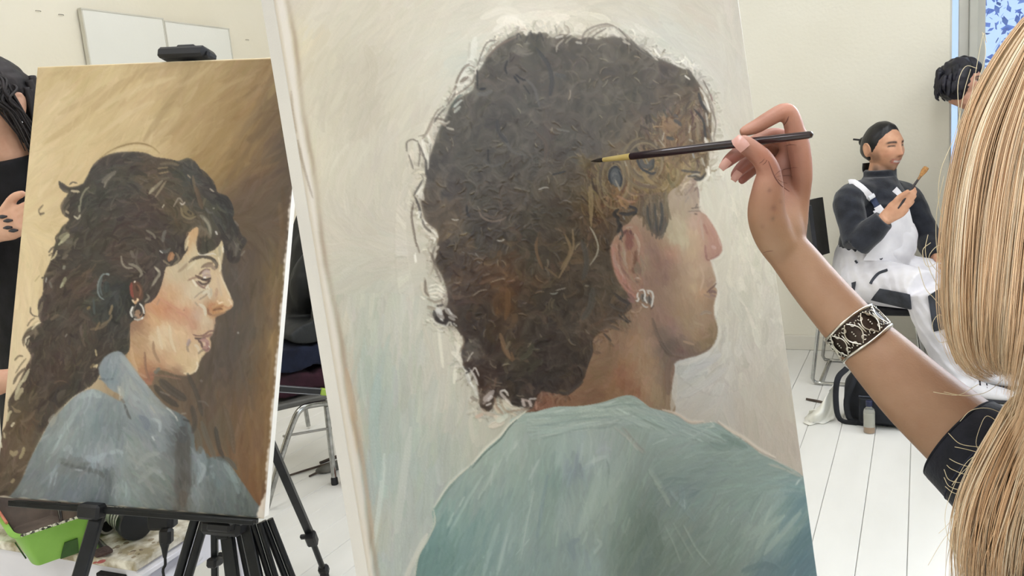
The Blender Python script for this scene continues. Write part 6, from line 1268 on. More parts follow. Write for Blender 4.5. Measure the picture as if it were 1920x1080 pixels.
for q in range(2600):
    a_ = rng.uniform(-3.14, 3.14); el_ = math.acos(rng.uniform(-.1, .97))
    o_ = np.array([math.sin(a_) * math.sin(el_), math.cos(a_) * math.sin(el_), math.cos(el_)])
    if o_[1] > .45 and o_[2] < .55:                  # keep the face free
        continue
    ph = np.linspace(el_ * .15, 1.75, 12)
    ax2 = np.array([math.sin(a_), math.cos(a_) if math.cos(a_) < .35 else .35])
    c0 = HC + np.array([0, 0, .012]) - nrm(hf) * .012
    R_h = 1.0 + rng.uniform(.01, .07)
    pts = [c0 + hR @ (np.array([.098 * ax2[0] * math.sin(t_), .108 * ax2[1] * math.sin(t_), .118 * math.cos(t_)]) * R_h) for t_ in ph]
    ln = rng.uniform(.30, .46); e_ = pts[-1]; outw = hR @ np.array([ax2[0], ax2[1], 0])
    pts += [e_ + np.array([0, 0, -ln * t_]) + outw * .03 * t_ + hR[:, 0] * .006 * math.sin(6 * t_ + q) for t_ in np.linspace(.1, 1, 10)]
    pts = np.array(pts)
    x_, y_ = to_px(pts)
    if (x_[y_ > 640] < 1935).any() or (x_[(y_ > 0)] < 1840).any():
        continue
    tn = np.gradient(pts, axis=0); tn /= np.linalg.norm(tn, axis=1)[:, None]
    s1 = np.cross(tn, outw + np.array([.01, .02, .03])); s1 /= np.linalg.norm(s1, axis=1)[:, None]; s2 = np.cross(tn, s1)
    r_ = .0009 * np.clip(np.linspace(2.2, .1, nseg), .15, 1)
    ms.append((pts[:, None] + r_[:, None, None] * (np.cos(tri)[None, :, None] * s1[:, None] + np.sin(tri)[None, :, None] * s2[:, None])).reshape(-1, 3))
    cs_.append(np.tile(np.array(blond[rng.integers(0, 3)]) * rng.uniform(.85, 1.05), (nseg * 3, 1)))
I = np.arange(nseg * 3).reshape(nseg, 3)
q_ = np.stack([I[:-1], np.roll(I[:-1], -1, 1), np.roll(I[1:], -1, 1), I[1:]], -1).reshape(-1, 4)
o = obj('back_strands', np.vstack(ms), (np.arange(len(ms))[:, None, None] * nseg * 3 + q_[None]).reshape(-1, 4), hair_m, hair_o, True, 180)
set_cols(o, np.clip(np.vstack(cs_), 0, 1)); o['kind'] = 'stuff'
lock = [guide('1990 700 1940 728 1897 748 1872 790 1850 832 1826 880 1806 935 1797 990 1796 1050 1802 1120', [.54, .545, .55, .55]),
        guide('1995 720 1950 750 1915 785 1890 830 1868 880 1850 930 1838 985 1832 1050 1834 1120', [.53, .535, .54, .545]),
        guide('2000 750 1965 790 1940 830 1920 880 1902 940 1888 1000 1880 1060 1878 1130', [.525, .525, .53, .54]),
        guide('2010 790 1985 840 1965 890 1950 950 1938 1010 1930 1080 1926 1140', [.52, .52, .525, .535]),
        guide('2030 830 2015 890 2005 950 1998 1020 1992 1090 1990 1150', [.52, .52, .525, .535])]
gl_ = np.array([np.hstack([g[0], g[1][:, None]]) for g in lock])
hair_bundle(lock, 1150, .032, 13, .00055, blond, 'strands', 9, .06, parent=hair_o)
# flyaways: single pale hairs off the edges
def fly(paths, name, d, r=.00022, seed=3):
    m_ = MB()
    for p in paths:
        m_.tube([P3(x, y, d) for x, y in XY(p)], r, 4, cap=False)
    o = m_.build(name, mat('pale_hair', 'D9C8A4', 'E8DAB8', rough=.4, scale=30), hair_o, True, 180); o['kind'] = 'stuff'
paths = ["1775 430 1760 380 1764 320 1788 260 1800 215", "1770 520 1757 470 1756 400 1770 330", "1772 560 1745 510 1735 470 1740 440", "1775 590 1752 560 1735 540 1722 500", "1770 520 1750 500 1742 480 1760 460 1775 470", "1773 480 1740 500 1730 470 1745 455", "1776 600 1760 590 1748 610 1760 640 1778 640", "1780 640 1762 620 1758 590", "1800 230 1796 160 1810 125 1832 128", "1815 215 1842 70 1850 80", "1835 150 1848 100 1842 60", "1792 270 1806 180 1820 130", "1835 720 1800 740 1768 738 1750 735", "1880 712 1850 735 1810 742 1770 735", "1900 690 1902 740 1900 770", "1905 690 1906 730 1912 760",
         "1870 790 1850 780 1838 800 1830 830 1838 850", "1880 775 1850 765 1820 770 1800 790", "1860 840 1835 838 1800 832 1778 812", "1870 860 1840 850 1810 842 1790 838", "1850 870 1820 875 1795 868 1780 860", "1845 880 1815 890 1785 880 1775 872", "1840 895 1810 905 1780 900 1770 880", "1835 905 1805 918 1780 912 1770 895", "1862 815 1840 845 1810 870 1785 920 1772 965 1778 1010 1800 1050", "1880 800 1840 850 1800 890 1785 910", "1825 930 1790 925 1772 912", "1800 960 1785 1000 1790 1040 1805 1070", "1820 905 1850 890 1870 870", "1800 980 1770 1010 1740 1060", "1805 940 1780 980 1760 1000"]
fly(paths, 'flyaway_hairs', .555)
# ---------------------------------------------------------------- seated man in white overalls
def finish(t, mb, vox, c, R, k, colours, extra=None, iters=2):
    v, f = fuse(mb, vox, iters)
    L = local(c, R, k, v)
    C = np.tile(np.array(colours['base'][:3], np.float32), (len(v), 1))
    h = np.linalg.norm(L / (.115, .14, .15), axis=1) < 1
    C[h] = face_colours(L[h], **colours)
    o = obj('body', v, f, skin_mat('skin_warm', .5), t, True, 180)
    set_cols(o, C)
    return o
def finger_fan(mb, base, d, side, up, n=4, ln=.07, curl=.6, r=.0085):
    for q in range(n):
        b = base + side * (.024 - .016 * q); l_ = ln * (.92, 1.0, .95, .78)[q]
        mb.tube([b - d * .02, b + d * l_ * .45, b + d * l_ * .75 - up * l_ * .28 * curl, b + d * l_ * .85 - up * l_ * .62 * curl], [r * 1.05, r, r * .92, r * .75], 8)
D = 3.72
def J(x, y, dz=0.0):
    return P3(x, y, D + dz)
rt_ = M @ np.array([1.0, 0, 0]); fw_ = M @ np.array([0, 0, 1.0])
tf = nrm(rt_ * .80 - fw_ * .42); tf = nrm([tf[0], tf[1], 0]); tr_ = np.cross(tf, [0, 0, 1.0])     # the way his chest faces
HCm = J(1655, 279, -.02); hkm = .235
mface = nrm(nrm(rt_ * .34 - fw_ * .93) + np.array([0, 0, .06]))
hip = J(1628, 520, .02); hip[2] = max(hip[2], .50)
chest = J(1648, 392); neck = J(1650, 336)
mb = MB()
Rm, km = head_lofts(mb, HCm, mface, (0, 0, 1), hkm, nose=.85, jaw=.8)
mb.tube([chest + (0, 0, .02), neck, HCm + (0, 0, -.06)], [.07, .058, .054], 14)
mb.tube([hip + (0, 0, -.06), hip + (0, 0, .12), chest, chest + (0, 0, .12)], [(.15, .11), (.145, .115), (.165, .115), (.07, .06)], 18, side=tr_)
rs_, re_, rw_ = J(1592, 376, -.12), J(1606, 458, -.20), J(1662, 408, -.30)
ls_, le_, lw_ = J(1702, 374, .10), J(1742, 448, .06), J(1758, 486, -.06)
for a, b, c_ in ((rs_, re_, rw_), (ls_, le_, lw_)):
    mb.tube([chest + (0, 0, .06) + (a - chest) * .4, a, (a + b) / 2, b], [.06, .058, .048, .042], 12)
    mb.tube([b, (b + c_) / 2, c_], [.042, .038, .028], 12)
hand_d = nrm(J(1700, 378, -.34) - rw_)
pc = rw_ + hand_d * .055
mb.tube([rw_ - hand_d * .02, rw_ + hand_d * .02, pc, pc + hand_d * .03], [(.028, .022), (.036, .020), (.042, .018), (.036, .014)], 12, side=(0, 0, 1))
sd = np.array([0, 0, 1.0]); upv = np.cross(hand_d, sd)
finger_fan(mb, pc + hand_d * .03, hand_d, sd, upv if upv @ fw_ < 0 else -upv, ln=.075, curl=1.0, r=.0095)
mb.tube([rw_ + hand_d * .02 + (0, 0, .025), pc + (0, 0, .045) - fw_ * .01, pc + hand_d * .05 + (0, 0, .042) - fw_ * .015], [.014, .012, .009], 8)
lh = nrm(J(1768, 505, -.16) - lw_)
mb.tube([lw_ - lh * .02, lw_ + lh * .03, lw_ + lh * .08], [(.028, .02), (.040, .018), (.036, .014)], 12, side=tr_)
finger_fan(mb, lw_ + lh * .08, lh, tr_, np.array([0, 0, 1.0]), curl=.5, r=.009)
mb.tube([lw_ + lh * .02 + tr_ * .02, lw_ + lh * .07 + tr_ * .05], [.012, .009], 8)
# legs: right leg down to the floor, left leg beside it
rk, ra_ = J(1728, 545, -.36), on_z(1796, 706, .10)
lk, la_ = J(1766, 528, -.10), on_z(1812, 682, .10)
legs = []
for s_, kn, an in ((1, rk, ra_), (-1, lk, la_)):
    h0 = hip + tr_ * .085 * s_ + (0, 0, -.02)
    kn[2] = max(min(kn[2], hip[2] + .03), .46)
    legs.append((h0, kn, an))
    mb.tube([h0 - tf * .03, (h0 + kn) / 2, kn], [.085, .072, .055], 14); mb.tube([kn, (kn * .55 + an * .45), an], [.054, .050, .036], 14)
    mb.tube([an + (0, 0, .01) - tf * .04, an + (0, 0, -.06) + tf * .02, an + (0, 0, -.075) + tf * .15], [(.035, .04), (.042, .035), (.036, .02)], 12, side=tr_)
man = thing('person', (hip[0], hip[1], 0), 'seated smiling man in dark fleece and white overalls with tied-back black hair', 'person')
body_m = finish(man, mb, .0042, HCm, Rm, km, dict(base=lin('D9A787'), lip=lin('B4685C'), brow=(.04, .03, .03), beard=.5, smile=True, closed=True, blush=lin('DB9A7E')))
def hair_shell(t, c, R, k, rule, grow, material, name='hair', fuzz=0.0, seed=1, parent=None):
    """cap of hair over the part of the skull where rule(x, y, z) holds"""
    g = MB(); head_lofts(g, (0, 0, 0), (0, 1, 0), (0, 0, 1), .225, nose=0, ears=False, nu=72, nv=54)
    V = np.array(g.v); V = V[:, [0, 1, 2]]
    V = V * (-1 if np.cross((0, 1, 0), (0, 0, 1))[0] < 0 else 1, 1, 1)
    keep = rule(V[:, 0], V[:, 1], V[:, 2])
    rng = np.random.default_rng(seed)
    r_ = np.linalg.norm(V, axis=1, keepdims=True)
    wob = 1 + fuzz * (np.sin(V[:, :1] * 140 + V[:, 2:] * 60) * np.sin(V[:, 1:2] * 120 + V[:, 2:] * 90) + .5 * np.sin(V[:, 2:] * 260 + V[:, :1] * 200))
    W = V * (1 + grow * sm(keep, 0, .035)[:, None] / r_ * 1.0) * np.where(keep[:, None] > 0, wob, 1)
    W = np.where(keep[:, None] > 0, W, V * .985)
    faces = [q for q in g.f if max(keep[list(q)]) > 0]
    use = sorted({i for q in faces for i in q}); mp_ = {i: j for j, i in enumerate(use)}
    Vw = np.array(c) + (W[use] * k) @ R.T
    return obj(name, Vw, [tuple(mp_[i] for i in q) for q in faces], material, parent or t, True, 180)
black = mat('black_hair', '0B0A0C', '1C191B', rough=.4, scale=40, bump=.0012, bscale=90, stretch=(1, 1, .25))
hair_man = hair_shell(man, HCm, Rm, km, lambda x, y, z: np.maximum(np.minimum(.040 - y + .55 * (z - .03), z + .055 + .9 * np.maximum(y, 0) * 2), np.minimum(z - .084, .09 - y)), .008, black, fuzz=.006)
bun = MB(); bc = HCm + Rm @ (np.array([0, -.105, .035]) * km)
bun.ball(bc, (.026, .026, .024), None, 14, 10); bun.build('hair_bun', black, hair_man)
MB().tube([bc - rt_ * .045 + (0, 0, .015) + fw_ * .02, bc + rt_ * .02 - fw_ * .02], .0045, 8).build('hair_stick', black, hair_man)
nape = MB()
for q in range(7):
    b = HCm + Rm @ (np.array([.03 - .01 * q, -.075, -.06]) * km)
    nape.tube([b, b + (0, 0, -.03) - rt_ * .004, b + (0, 0, -.055) - rt_ * .002 * (q % 3)], [.009, .007, .002], 8)
nape.build('nape_hair', black, hair_man)
# fleece jacket with a high collar
fle = mat('charcoal_fleece', '1B1D24', '2B2E37', rough=.95, scale=25, bump=.0012, bscale=180, sheen=.3)
fb = MB()
fb.tube([hip + (0, 0, -.02), hip + (0, 0, .12), chest, chest + (0, 0, .10), chest + (0, 0, .15)], [(.165, .13), (.16, .13), (.172, .130), (.125, .095), (.075, .07)], 22, side=tr_)
fb.tube([chest + (0, 0, .08), neck + (0, 0, -.01), neck + (0, 0, .045)], [.085, .073, .071], 18)
for a, b, c_ in ((rs_, re_, rw_), (ls_, le_, lw_)):
    fb.tube([chest + (0, 0, .06) + (a - chest) * .35, a, (a + b) / 2, b], [.070, .068, .063, .058], 16)
    fb.tube([b, (b + c_) / 2, b + (c_ - b) * .93], [.062, .058, .046], 16)
v, f_ = fuse(fb, .006, 3)
wv_ = np.sin(v[:, 2] * 60 + v[:, 0] * 35) * np.sin(v[:, 1] * 50 + v[:, 2] * 25)
v = v + (-fw_)[None] * (wv_ * .004)[:, None]
fleece = obj('fleece_jacket', v, f_, fle, man, True, 180)
MB().tube([rs_ + (0, 0, .0) - fw_ * .082 - rt_ * .02 + (0, 0, -.085), rs_ - fw_ * .084 - rt_ * .012 + (0, 0, -.083)], .006, 8).build('sleeve_emblem', mat('grey_stitch', '9AA0AC', 'B4BAC6', rough=.8), fleece)
# white bib overalls: bib, straps, trousers, patches
wht = mat('white_workwear', 'DAD7DC', 'F0EDF0', rough=.85, scale=7, bump=.0025, bscale=22, lo=.3, hi=.6)
ob = MB()
belly = J(1652, 455, -.02)
ob.tube([hip + (0, 0, -.06), hip + (0, 0, .06), belly + tf * .012, chest + (0, 0, -.085) + tf * .028], [(.185, .150), (.180, .150), (.150, .140), (.115, .125)], 24, side=tr_)
for (h0, kn, an), s_ in zip(legs, (1, -1)):
    ob.tube([h0 - tf * .05, (h0 + kn) / 2, kn + tf * .01], [.112, .100, .086], 18)
    ob.tube([kn + tf * .01 + (0, 0, .01), kn * .55 + an * .45, an + (0, 0, .02), an + (0, 0, -.03)], [.086, .080, .066, .072], 18)
v, f_ = fuse(ob, .007, 3)
fold = np.sin(v[:, 2] * 75 + v[:, 0] * 55 + 2 * np.sin(v[:, 1] * 30)) * np.sin(v[:, 0] * 60 - v[:, 1] * 40)
v = v + (-fw_)[None] * (fold * .006)[:, None]
ov = obj('overalls', v, f_, wht, man, True, 180)
def on_figure(px, py, near, off):
    """a point just in front of the clothing: along the view line through near"""
    return P3(px, py, near - off)
# bib front with its grey pocket, standing clear of the fleece
bibm = MB()
G = []
for a_, b_, dz in (((1650, 400), (1704, 392), -.17), ((1655, 424), (1712, 424), -.175), ((1640, 455), (1706, 462), -.18), ((1618, 488), (1700, 492), -.16)):
    G.append([P3(a_[0] + (b_[0] - a_[0]) * q, a_[1] + (b_[1] - a_[1]) * q, D + dz - .035 * math.sin(math.pi * q) + .05 * q) for q in np.linspace(0, 1, 7)])
bibm.sheet(G, .006); bibm.build('bib', wht, ov)
gpm = mat('graphite_patch', '34363C', '474A52', rough=.85, scale=18, bump=.0012, bscale=120)
def patch(pxs, d0, name, m_=gpm, bulge=.02, th_=.006):
    p = XY(pxs); a, b, c_, e = p
    G = [[P3((a[0] * (1 - q) + b[0] * q) * (1 - r_) + (e[0] * (1 - q) + c_[0] * q) * r_, (a[1] * (1 - q) + b[1] * q) * (1 - r_) + (e[1] * (1 - q) + c_[1] * q) * r_, d0 - bulge * math.sin(math.pi * (.15 + .7 * q)) * math.sin(math.pi * (.15 + .7 * r_))) for q in np.linspace(0, 1, 8)] for r_ in np.linspace(0, 1, 6)]
    return MB().sheet(G, th_).build(name, m_, ov)
def front(px, py, default):
    """depth of the clothing along the view line, so patches lie on the cloth"""
    d_ = ray(px, py); best = None
    for o_ in (ov, fleece):
        hit, loc, nn, ii = o_.ray_cast(Vector(CAM - np.array(man.location)), Vector(nrm(d_)))
        if hit:
            dep = (np.array(loc) + np.array(man.location) - CAM) @ M[:, 2]
            best = dep if best is None else min(best, dep)
    return default if best is None else best
def lay(pxs, name, m_=gpm, nq=9, nr=7, th_=.006, off=.006):
    a, b, c_, e = XY(pxs); G = []
    for r_ in np.linspace(0, 1, nr):
        row = []
        for q in np.linspace(0, 1, nq):
            x_ = (a[0] * (1 - q) + b[0] * q) * (1 - r_) + (e[0] * (1 - q) + c_[0] * q) * r_
            y_ = (a[1] * (1 - q) + b[1] * q) * (1 - r_) + (e[1] * (1 - q) + c_[1] * q) * r_
            row.append((x_, y_, front(x_, y_, 0)))
        G.append(row)
    A = np.array(G); ok = A[..., 2] > 0
    md = np.median(A[..., 2][ok]) if ok.any() else D
    A[..., 2] = np.where(ok & (np.abs(A[..., 2] - md) < .12), A[..., 2], md)
    return MB().sheet([[P3(x_, y_, d_ - off) for x_, y_, d_ in row] for row in A], th_).build(name, m_, ov)
bpy.context.view_layer.update()
strap = MB()
def strip(pxs, w_, th_=.004, off=.008):
    q_ = np.array([(x, y, front(x, y, 0)) for x, y in spline(np.array(XY(pxs)), 4.0)])
    ok = q_[:, 2] > 0; q_[:, 2] = np.where(ok, q_[:, 2], np.median(q_[ok, 2]) if ok.any() else D - .1)
    p = np.array([P3(x, y, d_ - off) for x, y, d_ in q_]); G = []
    for i in range(len(p)):
        d_ = nrm(p[min(i + 1, len(p) - 1)] - p[max(i - 1, 0)]); s_ = nrm(np.cross(d_, fw_)); G.append([p[i] - s_ * w_ + fw_ * .003, p[i] - s_ * w_ * .3, p[i] + s_ * w_ * .3, p[i] + s_ * w_ + fw_ * .003])
    strap.sheet(G, th_)
strip("1592 344 1601 343 1612 350 1624 361 1634 371", .017); strap.build('shoulder_strap', wht, ov); strap = MB(); strip("1677 355 1685 364 1692 376 1697 390 1699 398", .016)
strap.build('shoulder_strap', wht, ov)
strap = MB(); strip("1634 370 1641 380 1648 391", .014, .004, .010); strap.build('elastic_webbing', mat('navy_webbing', '2A3248', '3A4460', rough=.8), ov)
strap = MB(); strip("1629 372 1639 366", .008, .008, .014); strap.build('buckle', mat('white_plastic', 'E6E6EA', 'F2F2F4', rough=.35), ov)
strap = MB(); strip("1645 387 1651 395 1658 401", .016, .006, .012); strip("1639 400 1649 396", .010, .006, .014); strap.build('bib_tab', wht, ov)
lay("1650 541 1706 552 1708 580 1633 562", 'thigh_patch')
lay("1740 556 1766 538 1776 616 1750 622", 'knee_patch')
lay("1674 420 1702 412 1696 428 1680 426", 'bib_pocket', mat('grey_pocket', '63666E', '787B84', rough=.85, scale=20), 6, 4)
lay("1597 530 1604 528 1602 545 1598 545", 'side_pocket', gpm, 4, 4)
def seam(pxs, r, m_, name):
    p = [(x, y, front(x, y, D - .1)) for x, y in XY(pxs)]
    return MB().tube([P3(x, y, d_ - .004) for x, y, d_ in p], r, 7).build(name, m_, ov)
seam("1632 532 1638 522 1648 512 1664 506", .006, gpm, 'pocket_zip')
seam("1645 481 1652 486 1655 478 1650 477 1645 481", .004, mat('grey_emblem', '4A4850', '5A5862', rough=.7), 'emblem')
seam("1604 492 1607 490", .008, gpm, 'hip_button')
shoe = mat('white_sneaker', 'D8D5D8', 'E8E6E8', rough=.6, scale=12, bump=.0006)
sole = mat('dark_sole', '3A3A40', '4A4A50', rough=.8)
for (h0, kn, an) in legs:
    s = MB(); s.tube([an - tf * .06 + (0, 0, -.03), an + tf * .0 + (0, 0, -.035), an + tf * .08 + (0, 0, -.055), an + tf * .17 + (0, 0, -.068), an + tf * .20 + (0, 0, -.074)], [(.042, .055), (.046, .058), (.050, .036), (.045, .024), (.03, .016)], 16, side=tr_)
    o = s.build('shoe', shoe, man)
    s = MB(); s.tube([an - tf * .075 + (0, 0, -.09), an + tf * .06 + (0, 0, -.09), an + tf * .20 + (0, 0, -.088)], [(.044, .010), (.054, .010), (.036, .010)], 16, side=tr_); s.build('sole', sole, o)
    s = MB()
    for q in range(4):
        c_ = an + tf * (.03 + .025 * q) + (0, 0, .005 - .012 * q)
        s.tube([c_ - tr_ * .03 + (0, 0, -.006), c_ + (0, 0, .003), c_ + tr_ * .03 + (0, 0, -.006)], .004, 6)
    s.build('laces', mat('dark_laces', '2A2A30', '3A3A42', rough=.8), o)
# his brush
b0, b1 = J(1697, 372, -.345), J(1737, 314, -.36)
b0 = b0 - nrm(b1 - b0) * .05
bdm = nrm(b1 - b0); L_ = np.linalg.norm(b1 - b0)
t = thing('paintbrush', b0, 'flat brush with orange-brown bristles held up by the seated man', 'brush')
MB().lathe(b0, bdm, [(.003, 0), (.005, .03), (.0055, L_ * .55), (.0045, L_ * .72)], 12).build('handle', mat('dark_handle', '2A2526', '3A3334', rough=.35), t)
MB().lathe(b0, bdm, [(.005, L_ * .70), (.0065, L_ * .80)], 12).build('ferrule', mat('copper_ferrule', '8A6A4C', 'A07C58', rough=.35, metal=.7), t)
MB().lathe(b0, bdm, [(.0065, L_ * .79), (.012, L_ * .92), (.011, L_)], 12).build('bristles', mat('hog_bristles', '9A6A3C', 'C09058', rough=.8, scale=200), t)
# his chair: black back and seat on a chrome sled frame
ch = thing('chair', (hip[0], hip[1], 0), 'black chair with thin chrome sled legs under the seated man', 'chair')
chrome = mat('chrome', 'A8A8A6', 'C4C4C0', rough=.18, scale=30, metal=1.0)
blk = mat('black_plastic', '121217', '1E1E24', rough=.5, scale=30, bump=.0003)
Rc = np.array([tf, tr_, (0, 0, 1)]).T
sz = hip[2] - .145
MB().box(np.array([hip[0], hip[1], sz]) + tf * .03, (.42, .42, .035), Rc, .012).build('seat', blk, ch)
bkc = np.array([hip[0], hip[1], 0]) - tf * .235
G = [[bkc + tr_ * a_ + (0, 0, z_) - tf * (.10 * (z_ - .45) - .05 * (a_ / .21) ** 2) for a_ in np.linspace(-.21, .21, 9)] for z_ in np.linspace(.56, .84, 7)]
MB().sheet(G, .018).build('backrest', blk, ch)
for s_ in (-1, 1):
    e = np.array([hip[0], hip[1], 0]) + tr_ * .20 * s_
    MB().tube([bkc + tr_ * .19 * s_ + (0, 0, .74) - tf * .03, e - tf * .19 + (0, 0, sz), e - tf * .23 + (0, 0, .03), e - tf * .22 + (0, 0, .012), e - tf * .19 + (0, 0, .0085), e + tf * .20 + (0, 0, .0085), e + tf * .235 + (0, 0, .016), e + tf * .235 + (0, 0, .05), e + tf * .20 + (0, 0, sz - .02)], .0085, 10, smooth=False).build('leg', chrome, ch)
for a_ in (-.2, .2):
    e = np.array([hip[0], hip[1], 0]) + tf * a_
    MB().tube([e - tr_ * .20 + (0, 0, .0085 if a_ < 0 else sz - .03), e + tr_ * .20 + (0, 0, .0085 if a_ < 0 else sz - .03)], .007, 8).build('crossbar', chrome, ch)

# ---------------------------------------------------------------- woman standing behind the easel at the left edge
DW = 1.93
def K(x, y, dz=0.0):
    return P3(x, y, DW + dz)
wf_ = nrm(-rt_ * .36 - fw_ * .86 + np.array([0, 0, -.20])); HCw = K(-15, 205)
wb = MB()
Rw, kw = head_lofts(wb, HCw, wf_, (0, 0, 1), .225)
wt_ = nrm([(-rt_ * .3 - fw_)[0], (-rt_ * .3 - fw_)[1], 0]); wr_ = np.cross(wt_, [0, 0, 1.0])
wc = np.array([HCw[0], HCw[1], HCw[2] - .36]) - wt_ * .05
wb.tube([wc + (0, 0, .12), HCw + (0, 0, -.13) - wt_ * .03, HCw + (0, 0, -.04)], [.06, .052, .05], 14)
wb.tube([wc + (0, 0, -.62), wc + (0, 0, -.45), wc + (0, 0, -.25), wc, wc + (0, 0, .14)], [(.165, .12), (.16, .12), (.125, .10), (.16, .105), (.06, .05)], 18, side=wr_)
hand = K(4, 428, -.10)
el1 = wc + wr_ * -.24 + (0, 0, -.26) + wt_ * .08
el2 = K(-80, 470, -.05)
for sgn, el, hd_ in ((-1, el1, wc + wr_ * -.10 + wt_ * .26 + (0, 0, -.26)), (1, el2, hand)):
    sh = wc + wr_ * .17 * sgn + (0, 0, .08)
    wb.tube([wc + (0, 0, .08) + wr_ * .09 * sgn, sh, (sh + el) / 2, el], [.055, .052, .043, .037], 12)
    hdir = nrm(hd_ - el)
    wb.tube([el, (el + hd_) / 2, hd_ - hdir * .03, hd_ + hdir * .02, hd_ + hdir * .06], [(.037, .037), (.034, .034), (.026, .022), (.036, .018), (.034, .014)], 14, side=(0, 0, 1))
    finger_fan(wb, hd_ + hdir * .06, hdir, np.array([0, 0, 1.0]), -wt_ if sgn < 0 else fw_, ln=.07, curl=.7)
    wb.tube([hd_ + (0, 0, .025), hd_ + hdir * .05 + (0, 0, .05), hd_ + hdir * .085 + (0, 0, .05)], [.012, .011, .008], 8)
for s_ in (-1, 1):
    h0 = wc + wr_ * .09 * s_ + (0, 0, -.60); z0_ = .09
    wb.tube([h0, np.array([h0[0], h0[1], h0[2] * .52]), np.array([h0[0], h0[1], z0_])], [.085, .055, .038], 14)
    wb.tube([np.array([h0[0], h0[1], .05]) - wt_ * .05, np.array([h0[0], h0[1], .04]) + wt_ * .14], [(.038, .04), (.036, .02)], 12, side=wr_)
woman = thing('person', (wc[0], wc[1], 0), 'person in black with dark wavy hair and hoop earring behind the left painting', 'person')
bw = finish(woman, wb, .0042, HCw, Rw, kw, dict(base=lin('DDB096'), lip=lin('B8685E'), brow=(.05, .035, .03), blush=lin('DDA188')))
dkh = mat('dark_brown_hair', '130F10', '2C2424', rough=.65, scale=30, bump=.0015, bscale=70, stretch=(1, 1, .3))
hw = hair_shell(woman, HCw, Rw, kw, lambda x, y, z: np.maximum(np.minimum(-.018 - y + 1.25 * np.clip(z - .012, 0, .055), z + .10), np.minimum(z - .060 - .2 * np.abs(x), .092 - y)), .020, dkh, fuzz=.02)
lk_ = MB(); rng = np.random.default_rng(8)
for q in range(150):
    a_ = rng.uniform(-1.25, 1.25); s0_ = np.array([math.sin(a_) * .080, -math.cos(a_) * .090, rng.uniform(.0, .075)])
    ln = rng.uniform(.16, .36); wv2 = rng.uniform(.008, .018); p_ = rng.uniform(0, 6)
    pts = []
    for t_ in np.linspace(0, 1, 8):
        rr = 1.16 + .22 * t_
        b = HCw + Rw @ (np.array([s0_[0] * rr, s0_[1] * rr, s0_[2]]) * kw)
        pts.append(b + (0, 0, -ln * t_) + wr_ * wv2 * math.sin(t_ * 9 + p_) * t_ + wt_ * wv2 * math.cos(t_ * 8 + p_) * t_)
    r_ = rng.uniform(.005, .011)
    lk_.tube(pts, [r_, r_, r_, r_ * .9, r_ * .8, r_ * .7, r_ * .5, r_ * .15], 7)
o = lk_.build('locks', dkh, hw, True, 180); o['kind'] = 'stuff'
bun_ = MB()
for q in range(26):
    a_ = rng.uniform(-.9, .9); b = HCw + Rw @ (np.array([math.sin(a_) * .07, .02 + .05 * math.cos(a_), .10]) * kw)
    bun_.tube([b, b + Rw @ np.array([.02 * math.sin(a_) + .01, .03, .01]), b + Rw @ np.array([.05 * math.sin(a_) + .02, .035, -.03]), b + Rw @ np.array([.06 * math.sin(a_) + .012, .03, -.055])], [.006, .006, .005, .001], 6)
for q in range(46):
    sx = 1 if (Rw[:, 0] @ rt_) > 0 else -1
    b = HCw + Rw @ (np.array([sx * rng.uniform(.045, .072), rng.uniform(.005, .05), rng.uniform(.055, .085)]) * kw); o_ = Rw[:, 0] * sx
    w_ = rng.uniform(-.02, .02); o_ = o_ * rng.uniform(.7, 1.25)
    bun_.tube([b, b + o_ * .020 + (0, 0, -.02) + wt_ * w_, b + o_ * .030 + (0, 0, -.05) - wt_ * w_, b + o_ * .030 + (0, 0, -.085) - wt_ * .02, b + o_ * .036 + (0, 0, -.13 - rng.uniform(0, .06)) - wt_ * .05], [.003, .0035, .003, .0025, .001], 6)
bun_.build('fringe', dkh, hw, True, 180)
ear_w = HCw + Rw @ (np.array([.082, -.008, -.045]) * kw) if (Rw[:, 0] @ rt_) > 0 else HCw + Rw @ (np.array([-.082, -.008, -.045]) * kw)
MB().tube([ear_w + rt_ * .010 * math.cos(a_) + np.array([0, 0, .010 * math.sin(a_)]) - fw_ * .012 for a_ in np.linspace(.3, 6.0, 14)], .0018, 6).build('earring', mat('silver', 'CFCFD2', 'E4E4E6', rough=.2, metal=1.0), bw)
tb = MB()
tb.tube([wc + (0, 0, .06), wc + (0, 0, .13), HCw + (0, 0, -.150) - wt_ * .02, HCw + (0, 0, -.118) - wt_ * .012], [.12, .085, .068, .066], 18)
tb.tube([wc + (0, 0, -.60), wc + (0, 0, -.45), wc + (0, 0, -.25), wc, wc + (0, 0, .09), wc + (0, 0, .135)], [(.18, .135), (.175, .135), (.145, .12), (.178, .122), (.15, .10), (.085, .07)], 22, side=wr_)
for sgn, el, hd_ in ((-1, el1, wc + wr_ * -.10 + wt_ * .26 + (0, 0, -.26)), (1, el2, hand)):
    sh = wc + wr_ * .17 * sgn + (0, 0, .08)
    tb.tube([wc + (0, 0, .07) + wr_ * .08 * sgn, sh, (sh + el) / 2, el, el + (hd_ - el) * .25], [.068, .068, .058, .052, .050], 14)
v, f_ = fuse(tb, .006, 3); obj('black_top', v, f_, mat('black_jersey', '0C0C0F', '18181C', rough=.9, scale=30, bump=.0008, bscale=150), woman, True, 180)
tb = MB()
for s_ in (-1, 1):
    h0 = wc + wr_ * .09 * s_ + (0, 0, -.58)
    tb.tube([h0 + (0, 0, .06), np.array([h0[0], h0[1], h0[2] * .52]), np.array([h0[0], h0[1], .10])], [.105, .085, .078], 16)
tb.ball(wc + (0, 0, -.56), (.17, .14, .12))
v, f_ = fuse(tb, .008, 3); obj('trousers', v, f_, mat('black_denim', '101216', '1C1F25', rough=.9, scale=30), woman, True, 180)
